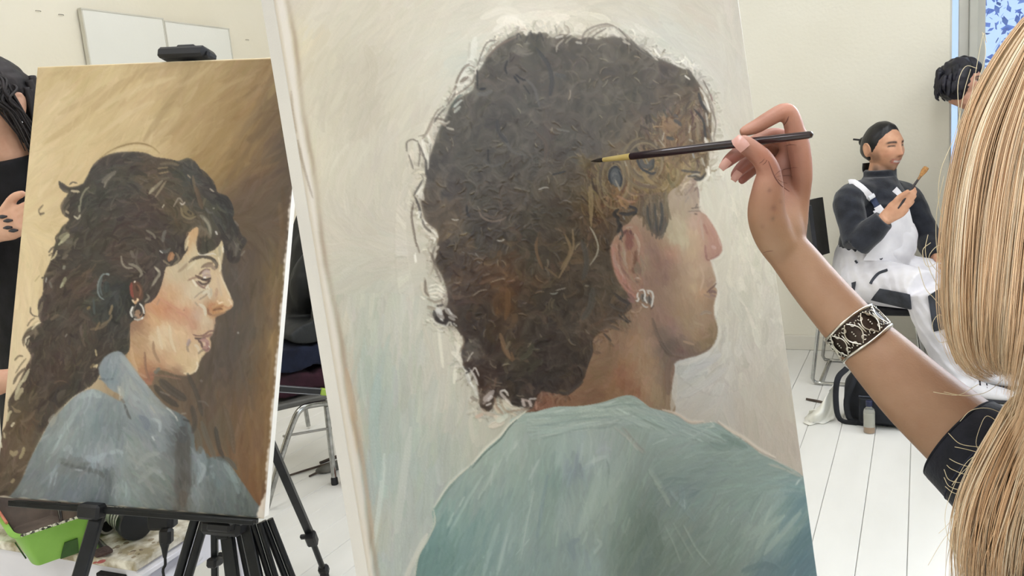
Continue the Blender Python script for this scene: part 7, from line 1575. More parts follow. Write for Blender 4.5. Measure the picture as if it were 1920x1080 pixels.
pm_ = MB(); hdir = nrm(hand - el2)
for q, (a_, b_) in enumerate(((.02, .018), (.035, .004), (.03, -.010), (.045, -.022))):
    c_ = hand + hdir * a_ + np.array([0, 0, b_]) - fw_ * .0165
    pm_.tube([c_ - hdir * .012 + (0, 0, .003), c_, c_ + hdir * .014 - np.array([0, 0, .004])], [.002, .0045, .002], 8)
pm_.build('paint_smear', mat('black_paint', '23232A', '34343C', rough=.4), bw)

# ---------------------------------------------------------------- person by the window, half hidden by the blond hair
DR = 3.66
hc = P3(1802, 158, DR)
g = MB(); rf = nrm(rt_ * .75 - fw_ * .6 + np.array([0, 0, -.25]))
Rr, kr = head_lofts(g, hc, rf, (0, 0, 1), .20)
rb_ = np.array([hc[0], hc[1], hc[2] - .27]) + rt_ * .19 - fw_ * .16
rt2 = nrm([(rt_ * .6 - fw_ * .7)[0], (rt_ * .6 - fw_ * .7)[1], 0]); rr2 = np.cross(rt2, [0, 0, 1.0])
g.tube([rb_ + (0, 0, .08), hc + (0, 0, -.04) - rf * .03], [.06, .05], 12)
g.tube([rb_ + (0, 0, -.62), rb_ + (0, 0, -.3), rb_, rb_ + (0, 0, .13)], [(.16, .11), (.14, .1), (.165, .105), (.06, .05)], 16, side=rr2)
for s_ in (-1, 1):
    sh = rb_ + rr2 * .17 * s_ + (0, 0, .07)
    g.tube([rb_ + (0, 0, .07) + rr2 * .09 * s_, sh, sh + (0, 0, -.26) - rt2 * .02, sh + (0, 0, -.48) + rt2 * .03], [.055, .055, .042, .028], 12)
    hd_ = sh + (0, 0, -.53) + rt2 * .05
    g.tube([hd_ - rt2 * .05 + (0, 0, .02), hd_, hd_ + rt2 * .05], [.028, .036, .030], 10); finger_fan(g, hd_ + rt2 * .04, rt2, rr2, np.array([0, 0, 1.0]), ln=.06)
    h0 = rb_ + rr2 * .09 * s_ + (0, 0, -.6)
    g.tube([h0, np.array([h0[0], h0[1], h0[2] * .5]), np.array([h0[0], h0[1], .08])], [.085, .056, .04], 12)
    g.tube([np.array([h0[0], h0[1], .045]) - rt2 * .05, np.array([h0[0], h0[1], .038]) + rt2 * .14], [(.038, .04), (.036, .02)], 12, side=rr2)
prs = thing('person', (rb_[0], rb_[1], 0), 'dark-haired person bending forward by the window behind the blond hair', 'person')
finish(prs, g, .006, hc, Rr, kr, dict(base=lin('CFA088'), lip=lin('A86058'), brow=(.03, .025, .03)))
bh = mat('blue_black_hair', '0E0E14', '262430', rough=.45, scale=30, bump=.002, bscale=60)
hs = hair_shell(prs, hc, Rr, kr, lambda x, y, z: np.maximum(np.minimum(.05 - y + .3 * z, z + .085), np.minimum(z - .045, .1 - y)), .026, bh, fuzz=.04)
lk_ = MB()
for q in range(60):
    a_ = rng.uniform(-2.4, 2.4); b = hc + Rr @ (np.array([math.sin(a_) * .085, -abs(math.cos(a_ * .6)) * .09 + .01, rng.uniform(-.02, .07)]) * kr)
    o_ = nrm(b - hc)
    lk_.tube([b, b + o_ * .022 + (0, 0, .004), b + o_ * .03 + (0, 0, -.03), b + o_ * .018 + (0, 0, -.05)], [.010, .010, .008, .002], 6)
o = lk_.build('locks', bh, hs, True, 180); o['kind'] = 'stuff'
g = MB()
g.tube([rb_ + (0, 0, -.62), rb_ + (0, 0, -.3), rb_, rb_ + (0, 0, .1), rb_ + (0, 0, .14)], [(.175, .125), (.16, .118), (.185, .122), (.14, .10), (.08, .07)], 18, side=rr2)
for s_ in (-1, 1):
    sh = rb_ + rr2 * .17 * s_ + (0, 0, .07)
    g.tube([rb_ + (0, 0, .07) + rr2 * .08 * s_, sh, sh + (0, 0, -.26) - rt2 * .02, sh + (0, 0, -.47) + rt2 * .03], [.07, .07, .058, .046], 14)
v, f_ = fuse(g, .009, 3); obj('black_sweater', v, f_, mat('black_knit', '15161C', '24262E', rough=.95, scale=30, bump=.002, bscale=120), prs, True, 180)
g = MB()
for s_ in (-1, 1):
    h0 = rb_ + rr2 * .09 * s_ + (0, 0, -.58)
    g.tube([h0 + (0, 0, .06), np.array([h0[0], h0[1], h0[2] * .5]), np.array([h0[0], h0[1], .09])], [.105, .085, .075], 14)
v, f_ = fuse(g, .010, 3); obj('trousers', v, f_, mat('grey_denim', '2A2E38', '3A404C', rough=.9, scale=30), prs, True, 180)
for who, b_, d_, s2_ in ((woman, wc, wt_, wr_), (prs, rb_, rt2, rr2)):
    for s_ in (-1, 1):
        h0 = b_ + s2_ * .09 * s_; f0 = np.array([h0[0], h0[1], .045])
        MB().tube([f0 - d_ * .085, f0 - d_ * .03 + (0, 0, .012), f0 + d_ * .06, f0 + d_ * .17 - (0, 0, .012), f0 + d_ * .19 - (0, 0, .02)], [(.030, .03), (.046, .055), (.050, .043), (.042, .030), (.02, .014)], 16, side=s2_).build('shoe', mat('black_leather', '121214', '1E1E22', rough=.4), who)
# ---------------------------------------------------------------- black tripod easel under the small canvas
steel = mat('black_anodised', '121314', '1E2022', rough=.38, scale=20, metal=.4)
blkp = mat('black_easel_plastic', '0F0F11', '1A1A1D', rough=.5, scale=20)
LB = LTL + LV * LH                                  # lower left corner of the canvas
ez = thing('easel', (LB + LU * LW * .62) * (1, 1, 0), 'black metal tripod easel holding the profile portrait, beside the painty white table', 'easel')
def lc(px, py, back=0.0):
    """point on the plane of the small canvas, moved back behind it"""
    d = ray(px, py); pl = LTL - LN * back; t_ = (LN @ (pl - CAM)) / (LN @ d); return CAM + d * t_
MB().quadbar(lc(22, 943), lc(480, 978), .022, .010, LN).build('ledge', steel, ez)
MB().quadbar(lc(22, 940) + LN * .008, lc(485, 976) + LN * .008, .004, .007, LN).build('ledge_lip', steel, ez)
R_ = np.array([LU, LV, LN]).T
c_ = lc(350, 103, .012)
g = MB(); g.box(c_, (.105, .022, .050), R_, .006); g.box(c_ - LV * .010 + LU * .006, (.040, .012, .036), R_, .004); g.box(c_ + LU * .052 + LV * .004, (.016, .014, .03), R_, .004)
g.build('top_clamp', blkp, ez)
MB().quadbar(lc(352, 110, .045), lc(420, 1010, .055), .028, .016, LU).build('mast', steel, ez)
hub = lc(425, 985, .05)
g = MB(); g.box(hub, (.085, .03, .06), R_, .008); g.box(lc(418, 985, .02), (.05, .018, .04), R_, .004); g.build('hub', blkp, ez)
def at_floor(a, b):
    """carry the line from a through b on to the floor"""
    d = b - a; return a + d * (a[2] / -d[2])
def leg(px0, py0, d0, px1, py1, d1, w_, t_, name='leg', dual=False, foot=True, mt=None):
    a, b = P3(px0, py0, d0), P3(px1, py1, d1)
    e = at_floor(a, b)
    e = a + (e - a) * (1 - .012 / np.linalg.norm(e - a))
    d = nrm(e - a); s = nrm(np.cross(d, fw_))
    m_ = MB()
    if dual:
        for k in (-1, 1):
            m_.tube([a + s * w_ * .27 * k, e + s * w_ * .27 * k], [w_ * .25, w_ * .25], 12, smooth=False)
    else:
        m_.quadbar(a, e, w_, t_, s)
    o = m_.build(name, mt or steel, ez)
    if foot:
        f = MB(); f.tube([e - d * .03, e, e + d * .008], [w_ * .6, w_ * .7, w_ * .5], 10, smooth=False); f.build('rubber_foot', blkp, o)
    return o, a, e
o, a, e = leg(186, 958, 1.60, 150, 1080, 1.55, .026, .018)
MB().box(lc(172, 958, -.012), (.050, .030, .030), R_, .005).build('ledge_bracket', blkp, ez)
leg(376, 972, 1.66, 344, 1080, 1.70, .038, .02, dual=True)
o, a, e = leg(402, 984, 1.64, 403, 1080, 1.66, .013, .012)
g = MB(); cc = P3(403, 1053, 1.645); g.box(cc, (.022, .020, .034), R_, .004); g.box(cc + LU * .016 - LV * .016, (.018, .008, .006), R_, .002); g.build('leg_lock', blkp, o)
leg(424, 985, 1.62, 436, 1080, 1.60, .026, .016)
leg(444, 984, 1.63, 464, 1080, 1.62, .010, .010, dual=False)
leg(461, 985, 1.60, 482, 1080, 1.58, .021, .014)
leg(480, 982, 1.60, 510, 1080, 1.60, .024, .016, dual=True)
leg(500, 975, 1.62, 541, 1080, 1.63, .026, .018, dual=True)
# rear leg
a = lc(440, 640, .07); b = on_z(607, 1070, .02); p1 = P3(515, 840, 2.05)
g = MB(); g.quadbar(P3(470, 745, 1.86), P3(585, 1010, 2.27), .022, .016, rt_); g.quadbar(lc(430, 600, .05), P3(470, 745, 1.86), .022, .016, rt_); o = g.build('leg', steel, ez)
g = MB(); g.tube([P3(580, 1000, 2.255), P3(604, 1062, 2.36)], [.0085, .0085], 10, smooth=False); g.build('leg_extension', steel, o)
g = MB(); cc = P3(584, 1010, 2.25); dd = nrm(P3(604, 1062, 2.36) - P3(580, 1000, 2.255)); ss = nrm(np.cross(dd, fw_)); R2 = np.array([ss, dd, np.cross(ss, dd)]).T
g.box(cc, (.030, .048, .028), R2, .005); g.box(cc - ss * .020 - dd * .012, (.018, .014, .012), R2, .004); g.build('leg_lock', blkp, o)
g = MB(); cc = P3(607, 1068, 2.37); g.box(cc, (.030, .030, .028), R2, .010); g.tube([cc, np.array([cc[0], cc[1], .001]) + dd * .0], [.012, .014], 10, smooth=False); g.build('rubber_foot', blkp, o)

# support behind the large canvas (hidden by it): ledge below the picture, mast, three legs
be = thing('easel', (BTL + BV * BH + BU * BW / 2) * (1, 1, 0), 'plain easel standing behind the large portrait', 'easel')
wood = mat('easel_beech', 'B58E5E', 'C9A473', rough=.5, scale=6, stretch=(1, 1, 10))
bb0 = BTL + BV * (BH + .010)
MB().quadbar(bb0 + BU * .05 + BN * .01, bb0 + BU * (BW - .05) + BN * .01, .022, .09, BV).build('ledge', wood, be)
mid = BTL + BU * BW * .5 - BN * (BT + .035)
MB().quadbar(mid + BV * .05, mid + BV * (BH + .05), .05, .022, BU).build('mast', wood, be)
for k in (-1, 1):
    a = mid + BV * (BH - .10) + BU * .02 * k; MB().quadbar(a, np.array([*(a + BU * .16 * k)[:2], 0.0]) + BN * .06 * (1, 1, 0), .035, .022, BU).build('leg', wood, be)
a = mid + BV * .35 - BN * .02; MB().quadbar(a, np.array([*(a - BN * .45)[:2], 0.0]), .035, .022, BU).build('leg', wood, be)

# ---------------------------------------------------------------- low white table splashed with paint
TZ = .40
tA, tB = on_z(252, 1056, TZ), on_z(332, 1006, TZ)          # front right and back right corners of the top
te = nrm((tB - tA) * (1, 1, 0)); tw = np.array([-te[1], te[0], 0]); tw = tw if tw @ rt_ < 0 else -tw
tl = .62; td = .36
top_c = tA + te * td / 2 + tw * tl / 2 - np.array([0, 0, .011])
tb_ = thing('table', (top_c[0], top_c[1], 0), 'low white table with paint-stained top under the left canvas', 'table')
Rt = np.array([tw, te, (0, 0, 1)]).T
splash = mat('painty_table_top', 'A39678', 'EDE8DA', rough=.7, scale=26, bump=.0008, bscale=80, detail=10, lo=.38, hi=.62)
wtm = mat('white_table_lacquer', 'DDDBE2', 'E8E6EC', rough=.4, scale=5)
MB().box(top_c, (tl, td, .022), Rt, .004).build('table_top', splash, tb_, False)
st_ = MB(); rr_ = np.random.default_rng(3)
for q in range(120):
    px_, py_ = rr_.uniform(20, 320), rr_.uniform(1006, 1062)
    p_ = on_z(px_, py_, TZ)
    l_ = (p_ - tA) @ tw, (p_ - tA) @ te
    if not (.01 < l_[0] < tl - .01 and .02 < l_[1] < td - .02):
        continue
    s_ = rr_.uniform(.002, .008)
    st_.lathe(p_ - (0, 0, .0003), (0, 0, 1), [(s_, 0), (s_ * .9, .0006), (s_ * .3, .0009)], 9)
o = st_.build('paint_blot', mat('paint_blot', '6A5C4A', 'C7B79A', rough=.5, scale=30, lo=.42, hi=.58), tb_); o['kind'] = 'stuff'
rb0 = on_z(190, 1056, TZ)
rd = MB(); rd.lathe(on_z(190, 1053, TZ), (0, 0, 1), [(.009, 0), (.008, .0008), (.002, .0012)], 10); rd.lathe(on_z(178, 1055, TZ), (0, 0, 1), [(.005, 0), (.004, .0008)], 8); rd.build('red_paint', mat('red_paint', '9A4A48', 'B46A60', rough=.5, scale=60), tb_)
MB().box(top_c + (0, 0, -.055) + tw * 0, (tl - .03, td - .03, .085), Rt, .003).build('apron', wtm, tb_, False)
MB().quadbar(tA + tw * .0 + te * .0 + (0, 0, -.030) - tw * .006, tB + te * .05 + (0, 0, -.030) - tw * .006, .012, .020, (0, 0, 1)).build('side_rail', wtm, tb_, False)
MB().tube([tA - tw * .012 + (0, 0, -.075), tB + te * .04 - tw * .012 + (0, 0, -.065)], [.014, .014], 12, smooth=False).build('side_bar', wtm, tb_)
for a_ in (.03, tl - .03):
    for b_ in (.03, td - .03):
        p_ = tA + tw * a_ + te * b_; MB().box((p_[0], p_[1], (TZ - .02) / 2), (.036, .036, TZ - .02), Rt, .003).build('leg', wtm, tb_, False)
MB().box(top_c + (0, 0, -.24), (tl - .05, td - .05, .016), Rt, .003).build('shelf', wtm, tb_, False)
MB().box(tA + tw * .085 - te * -.012 + (0, 0, -.052), (.085, .02, .022), Rt, .002).build('drawer_slot', mat('slot_black', '0C0C0D', '131314', rough=.8), tb_, False)

# green plastic trough
gp = mat('green_plastic', '76A83E', '8CBE52', rough=.45, scale=10, bump=.0004, bscale=60, lo=.3, hi=.7)
fc, rc = on_z(64, 1064, TZ + .0006), on_z(143, 1036, TZ + .0006)             # front bottom corner, right bottom corner
ge = nrm((rc - fc) * (1, 1, 0)); gw = np.array([-ge[1], ge[0], 0]); gw = gw if gw @ rt_ < 0 else -gw
gl1, gl2, ghh = np.linalg.norm(rc - fc) * 1.22, .27, .088
tray = thing('tray', fc + ge * gl1 / 2 + gw * gl2 / 2, 'lime green plastic paint trough with grimy inside on the table', 'tray')
def tp_(a_, b_, z_, inset=0.0):
    """point on the flared wall: a, b in 0..1 along the two sides, z in 0..1 up"""
    fl_ = .028 * z_ - inset
    x_ = -fl_ + (gl1 + 2 * fl_) * a_; y_ = -fl_ + (gl2 + 2 * fl_) * b_
    return fc + ge * x_ + gw * y_ + np.array([0, 0, ghh * z_])
def ringpts(z_, inset=0.0, n=8, rad=.14):
    out = []
    for cx_, cy_, a0 in ((1 - rad, rad, -90), (1 - rad, 1 - rad, 0), (rad, 1 - rad, 90), (rad, rad, 180)):
        for q in range(n + 1):
            an = math.radians(a0 + 90 * q / n); out.append(tp_(cx_ + rad * math.cos(an), cy_ + rad * math.sin(an), z_, inset))
    return out
rings = [ringpts(0.0), ringpts(.5), ringpts(.93), ringpts(.95, -.006), ringpts(1.0, -.006), ringpts(1.0, .006), ringpts(.5, .004), ringpts(.06, .004)]
g = MB(); n_ = len(rings[0])
for r_ in rings:
    g.v += [tuple(p) for p in r_]
def solid(i, j):
    """an arch is cut out of the foot of the right-hand wall, a slot out of the front one"""
    if i != 0 and i != 6:
        return True
    c_ = np.mean([g.v[i * n_ + j], g.v[i * n_ + (j + 1) % n_]], 0); return True
for i in range(len(rings) - 1):
    for j in range(n_):
        k = (j + 1) % n_; g.f.append((i * n_ + j, i * n_ + k, (i + 1) * n_ + k, (i + 1) * n_ + j))
g.build('shell', gp, tray, True, 35)
gi = MB(); inner = ringpts(.985, .0075), ringpts(.5, .0055), ringpts(.07, .0055)
for r_ in inner:
    gi.v += [tuple(p) for p in r_]
for i in range(2):
    for j in range(n_):
        k = (j + 1) % n_; gi.f.append((i * n_ + j, i * n_ + k, (i + 1) * n_ + k, (i + 1) * n_ + j))
gi.f.append(tuple(2 * n_ + j for j in range(n_)))
gi.build('inside', mat('grimy_inside', '544842', '8A7C70', rough=.6, scale=14, bump=.001, bscale=60, lo=.3, hi=.7), tray, True, 35)
G = [[tp_(a_, -.012, z_) - gw * .004 for a_ in np.linspace(.56 + .10 * z_, .93 - .10 * z_, 6)] for z_ in np.linspace(.02, .44, 5)]
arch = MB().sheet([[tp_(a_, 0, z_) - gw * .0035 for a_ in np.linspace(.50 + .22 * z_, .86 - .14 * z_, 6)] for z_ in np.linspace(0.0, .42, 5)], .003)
arch.build('arch_recess', mat('tray_shadow_green', '2F4A22', '3C5C2A', rough=.7, scale=20), tray)  # dark sheet on the uncut wall, painting the shade inside an arch
MB().sheet([[tp_(0, b_, z_) - ge * .0035 for b_ in np.linspace(.235, .262 - .02 * z_, 4)] for z_ in np.linspace(0, .52, 5)], .003).build('slot_recess', mat('tray_shadow_green', '2F4A22'), tray)  # same dark green laid on as the shade of a slot
G = MB()
for q in range(16):
    c_ = tp_(.10 + .054 * q, 0, 1.0) - gw * .003; G.box(c_ + (0, 0, .002), (.008, .008, .004), np.array([ge, gw, (0, 0, 1)]).T, .001)
G.build('paint_crust', mat('dried_paint', '3A3A34', 'D8D6C0', rough=.6, scale=120, lo=.48, hi=.52), tray)
MB().tube([tp_(.02, b_, 1.0) + (0, 0, .003) for b_ in (.30, .5, .75, .98)], .003, 8).build('red_rim', mat('red_rim', 'C0705A', 'D08A70', rough=.5), tray)
# brush lying in the trough
b0, b1 = tp_(.70, .30, .62), tp_(.78, .62, 1.08)
t = thing('paintbrush', b0, 'black paintbrush leaning inside the green trough', 'brush'); d_ = nrm(b1 - b0); L_ = np.linalg.norm(b1 - b0)
MB().lathe(b0, d_, [(.004, 0), (.0055, L_ * .5), (.0045, L_ * .96), (.002, L_)], 12).build('handle', mat('black_lacquer', '131012', '231C1E', rough=.2, coat=.5), t)
MB().lathe(b0, d_, [(.0060, L_ * .62), (.0060, L_ * .80)], 12).build('ferrule', mat('steel_ferrule', 'B8B4AE', 'D6D4D0', rough=.25, metal=1.0), t)
MB().lathe(b0, -d_, [(.0045, -.004), (.006, .02), (.002, .045)], 12).build('bristles', mat('dark_bristles', '2A2220', '3A302C', rough=.8, scale=200), t)
# short flat brush on the table
b0, b1 = on_z(179, 1012, TZ + .012), on_z(196, 1040, TZ + .008); d_ = nrm(b1 - b0); s_ = nrm(np.cross(d_, (0, 0, 1))); L_ = np.linalg.norm(b1 - b0)
t = thing('paintbrush', b0, 'short flat brush with dark bristles lying on the white table', 'brush')
R2 = np.array([d_, s_, np.cross(d_, s_)]).T
MB().tube([b0 - d_ * .10 + (0, 0, -.006), b0 - d_ * .04, b0 + d_ * .008], [(.006, .005), (.008, .006), (.009, .005)], 12, side=s_).build('handle', mat('green_handle', '6A7A58', '869670', rough=.4), t)
MB().tube([b0, b0 + d_ * L_ * .40, b0 + d_ * L_ * .66], [(.009, .0055), (.013, .005), (.016, .0045)], 14, side=s_).build('ferrule', mat('steel_ferrule', 'B8B4AE'), t)
MB().tube([b0 + d_ * L_ * .62, b0 + d_ * L_ * .86, b0 + d_ * L_], [(.016, .0045), (.019, .005), (.017, .003)], 14, side=s_).build('bristles', mat('brown_bristles', '3A2A28', '50403A', rough=.8, scale=200), t)
# jars and spray cans lying and standing by the edge
jd = nrm(on_z(257, 1017, TZ) - on_z(214, 985, TZ)); jc = on_z(262, 1013, TZ) + (0, 0, .040)
jax = nrm((on_z(262, 1018, TZ) - on_z(219, 985, TZ)) * (1, 1, 0))
t = thing('jar', jc - (0, 0, .04) - jax * .05, 'pale jar lying on its side with round black lid facing out, on the table', 'jar')
MB().lathe(jc - jax * .115, jax, [(.001, 0), (.032, .001), (.0355, .006), (.0355, .092), (.033, .098)], 28).build('body', mat('milky_plastic', 'B9B8AE', 'DAD9D0', rough=.35, scale=10), t)
MB().lathe(jc - jax * .022, jax, [(.0365, 0), (.039, .002), (.039, .019), (.036, .023), (.001, .0235)], 32).build('lid', mat('black_lid', '17191C', '24272B', rough=.35, scale=12), t)
g = MB()
for q in range(3):
    g.lathe(jc - jax * (.040 + .016 * q), jax, [(.0362, 0), (.0368, .002), (.0362, .006)], 28, cap=False)
g.build('label_band', mat('dark_band', '3A3A38', '55554F', rough=.5), t)
c2 = on_z(205, 1002, TZ) + (0, 0, .020)
t = thing('can', c2 - (0, 0, .02) - jax * .04, 'small spray can on its side with open black mouth, left of the pale jar', 'can')
MB().lathe(c2 - jax * .085, jax, [(.001, 0), (.017, .001), (.0195, .005), (.0195, .066), (.016, .078)], 24).build('body', mat('worn_steel', '6E6E6A', 'B0AEA6', rough=.35, metal=.8, scale=60, lo=.4, hi=.6), t)
MB().lathe(c2 - jax * .010, jax, [(.018, 0), (.0195, .002), (.019, .008), (.012, .009)], 24).build('rim', mat('grey_rim', '9A9890', 'B6B4AC', rough=.4), t)
MB().lathe(c2 - jax * .006, jax, [(.0135, 0), (.0135, .0052), (.001, .0054)], 20).build('mouth', mat('black_mouth', '060606', '0C0C0C', rough=.9), t)
c3 = on_z(184, 998, TZ) + (0, 0, .016)
t = thing('tube', c3 - (0, 0, .016) - jax * .03, 'crumpled metal paint tube with dark ends beside the small can', 'tube')
MB().tube([c3 - jax * .07 - (0, 0, .004), c3 - jax * .03, c3 - jax * .005], [(.016, .005), (.014, .011), (.0125, .012)], 16, side=(0, 0, 1)).build('body', mat('worn_steel', '6E6E6A'), t)
MB().lathe(c3 - jax * .006, jax, [(.008, 0), (.008, .006), (.0065, .016), (.001, .0165)], 16).build('cap', mat('black_lid', '17191C'), t)
# black power adapter hanging over the edge with its lead
ac = P3(302, 975, 1.74)
t = thing('adapter', P3(310, 1000, 1.73), 'black power adapter and cable hanging over the right end of the table', 'adapter')
Ra = np.array([nrm(rt_), nrm(np.cross(fw_, rt_)), fw_]).T
g = MB(); g.box(P3(303, 968, 1.74), (.050, .055, .036), Ra, .006); g.box(P3(322, 975, 1.745), (.018, .030, .03), Ra, .004); g.build('case', blkp, t)
g = MB(); g.box(P3(312, 1005, 1.725), (.026, .036, .026), Ra, .006); g.tube([P3(309, 1018, 1.722), P3(309, 1030, 1.72), P3(309, 1045, 1.72)], [.011, .007, .004], 10); g.build('plug', blkp, t)
w_end = P3(307, 1080, 1.72); MB().tube([P3(309, 1040, 1.72), P3(310, 1058, 1.72), w_end, np.array([w_end[0], w_end[1] + .02, .25]), np.array([w_end[0] - .03, w_end[1] + .05, .004]), np.array([w_end[0] - .2, w_end[1] + .12, .004])], .003, 8).build('cable', blkp, t)

# ---------------------------------------------------------------- chair with clothes between the canvases
DC = 2.62
chr2 = mat('brushed_chrome', '8F8F8C', 'B2B2AE', rough=.22, scale=40, metal=1.0)
f1_ = on_z(628, 908, .0)
cd = lambda x, y, d: P3(x, y, d)
dl = (f1_ - CAM) @ M[:, 2]
ch2 = thing('chair', (f1_[0] - .1, f1_[1] + .1, 0), 'tubular chrome chair heaped with dark clothes between the two canvases', 'chair')
s1, s2, s3, s4 = cd(524, 868, dl - .18), cd(548, 796, dl - .16), cd(566, 766, dl - .14), cd(600, 757, dl - .08)
def fl(p, dx, dy):
    return np.array([p[0] + dx, p[1] + dy, .012])
foot_a = on_z(500, 952, .01)
MB().tube([foot_a, s1, s2, s3, s4, cd(618, 757, dl - .04), cd(628, 765, dl - .02), cd(636, 785, dl + .02), cd(652, 840, dl + .08), on_z(668, 890, .01)], .0115, 14).build('leg', chr2, ch2)
g = MB(); g.tube([cd(612, 762, dl - .03), f1_ + (0, 0, .02)], [.0105, .0105], 14, smooth=False); o = g.build('leg', chr2, ch2)
MB().lathe(f1_, (0, 0, 1), [(.013, 0), (.014, .004), (.013, .025), (.0105, .03)], 14).build('rubber_foot', blkp, o)
bl2 = on_z(560, 862, .01) + np.array([-.25, .35, 0])
MB().tube([bl2, bl2 + np.array([.03, -.03, .38]), s3 + np.array([-.02, .32, .0])], .0105, 12).build('leg', chr2, ch2)
MB().tube([cd(531, 818, dl - .17), cd(630, 801, dl + .0)], [.0048, .0048], 10, smooth=False).build('crossbar', mat('grey_wire', '8E8B84', 'A6A39C', rough=.4, metal=.6), ch2)
# seat and back of the chair under the clothes
sc = cd(575, 745, dl + .12); sc[2] = s4[2] + .012
fa, fs = nrm([.55, .83, 0]), nrm([.83, -.55, 0])
R4 = np.array([fs, fa, (0, 0, 1)]).T
MB().box(sc, (.40, .38, .022), R4, .008).build('seat', mat('grey_seat', '56544F', '6A6862', rough=.6), ch2, False)
MB().box(sc + fa * .20 + (0, 0, .26), (.38, .02, .30), R4, .008).build('backrest', mat('grey_seat', '56544F'), ch2, False)
def heap(name, label, cat, m_, pts, rad, seed, amp=.012, grp=None):
    """soft folded garment: a few melted lofts, creased along their length"""
    mb_ = MB()
    for p_, r_ in zip(pts, rad):
        mb_.tube(p_, r_, 16, side=(0, 0, 1))
    v_, f_ = fuse(mb_, .008, 3)
    r2 = np.random.default_rng(seed); k_ = r2.normal(0, 1, (4, 3)) * 16; ph_ = r2.uniform(0, 6, 4)
    n_ = sum(np.abs(np.sin(v_ @ k_[i] + ph_[i])) for i in range(4)) / 4 - .6
    v_ = v_ + np.array([-.25, -.9, .3])[None] * (n_ * amp * 2.2)[:, None]
    v_[:, 2] = np.maximum(v_[:, 2], .002)
    o_ = obj(name, v_, f_, m_, None, True, 180)
    return tag(o_, label, cat, grp)
zt = sc[2] + .013
def C4(a_, b_, z_):
    return sc + fs * a_ + fa * b_ + np.array([0, 0, z_])
heap('folded_shirt', 'folded dark maroon garment on the chrome chair seat, lowest of the pile', 'clothing', mat('maroon_cloth', '1E0C12', '361722', rough=.95, scale=12, bump=.002, bscale=60),
     [[C4(-.17, -.08, .062), C4(0, -.10, .067), C4(.17, -.08, .062)], [C4(-.16, .08, .062), C4(.16, .08, .062)]], [[(.045, .10)] * 3, [(.045, .10)] * 2], 2, .006)
heap('folded_trousers', 'folded navy garment on the chrome chair, between maroon and black clothes', 'clothing', mat('navy_cloth', '0A0D1A', '161C30', rough=.95, scale=12, bump=.002, bscale=60),
     [[C4(-.17, -.06, .158), C4(0, -.08, .160), C4(.17, -.06, .158)], [C4(-.16, .08, .158), C4(.16, .08, .158)]], [[(.048, .10)] * 3, [(.048, .10)] * 2], 5, .006)
heap('jacket', 'black jacket hanging in big folds over the chair back, top of the clothes', 'clothing', mat('black_jacket', '0C0D0D', '1B1D1C', rough=.6, scale=8, bump=.002, bscale=40),
     [[C4(-.16, .02, .245), C4(0, .0, .25), C4(.16, .02, .245)], [C4(-.16, .10, .30), C4(-.12, .13, .46), C4(-.09, .18, .60), C4(-.07, .20, .74)], [C4(-.20, .06, .30), C4(-.19, .10, .46), C4(-.16, .14, .60), C4(-.13, .17, .72)], [C4(.14, .10, .28), C4(.12, .15, .45), C4(.08, .20, .62)], [C4(-.05, .05, .30), C4(.02, .06, .42), C4(.05, .13, .56)]],
     [[(.040, .10)] * 3, [.09, .10, .09, .07], [.08, .08, .07, .05], [.08, .09, .07], [.08, .07, .05]], 11, .010)
sp_ = thing('spirit_level', cd(570, 735, dl - .22), 'black bar with lime green block lying across the chair', 'tool')
q0, q1 = cd(498, 727, dl - .30), cd(640, 737, dl - .14)
MB().quadbar(q0, q1, .022, .016, (0, 0, 1)).build('bar', mat('black_bar', '0B0B0C', '151516', rough=.35), sp_)
g = MB(); g.quadbar(q0 + (0, 0, .011), q1 + (0, 0, .011), .003, .018, (0, 0, 1)); g.quadbar(q0 - (0, 0, .011), q1 - (0, 0, .011), .003, .018, (0, 0, 1)); g.build('edge', mat('bar_edge', '6A6A6C', '8C8C8E', rough=.3, metal=.6), sp_)
g = MB(); u0, u1 = cd(600, 734, dl - .188), cd(630, 736.4, dl - .152); g.quadbar(u0, u1, .025, .022, (0, 0, 1)); g.build('lime_block', mat('lime_block', '8FA83C', 'A6BE50', rough=.4), sp_)
# sticks, rag and a foot-sized pink lump on the floor by that chair
sk = mat('dark_stick', '3A2F28', '57483C', rough=.7, scale=30)
for k, (a_, b_, r_, lb) in enumerate((((540, 892), (640, 862), .004, 'long thin dark stick on the floor, farthest left under the chair'), ((580, 893), (622, 874), .004, 'short dark stick under the chrome chair leg'), ((600, 868), (655, 848), .006, 'thick dark stick behind the chair leg'))):
    p0_, p1_ = on_z(*a_, .006), on_z(*b_, .006)
    tag(MB().tube([p0_, (p0_ + p1_) / 2 + (0, 0, .001), p1_], [r_, r_ * 1.2, r_], 8).build('stick', sk), lb, 'stick', 'sticks on the floor by the chair')
heap('rag', 'crumpled grey rag on the floor by the chair leg', 'rag', mat('grey_rag', '55534C', '74716A', rough=.95, scale=20), [[on_z(590, 884, .012), on_z(615, 878, .018), on_z(645, 868, .015)]], [[.010, .020, .016]], 4, .004)
heap('cloth_bundle', 'small pink bundle on the floor at the edge of the large canvas', 'cloth', mat('pink_cloth', 'A0604E', 'BC8470', rough=.9, scale=20), [[on_z(641, 896, .03), on_z(655, 892, .035)]], [[.022, .030]], 6, .003)

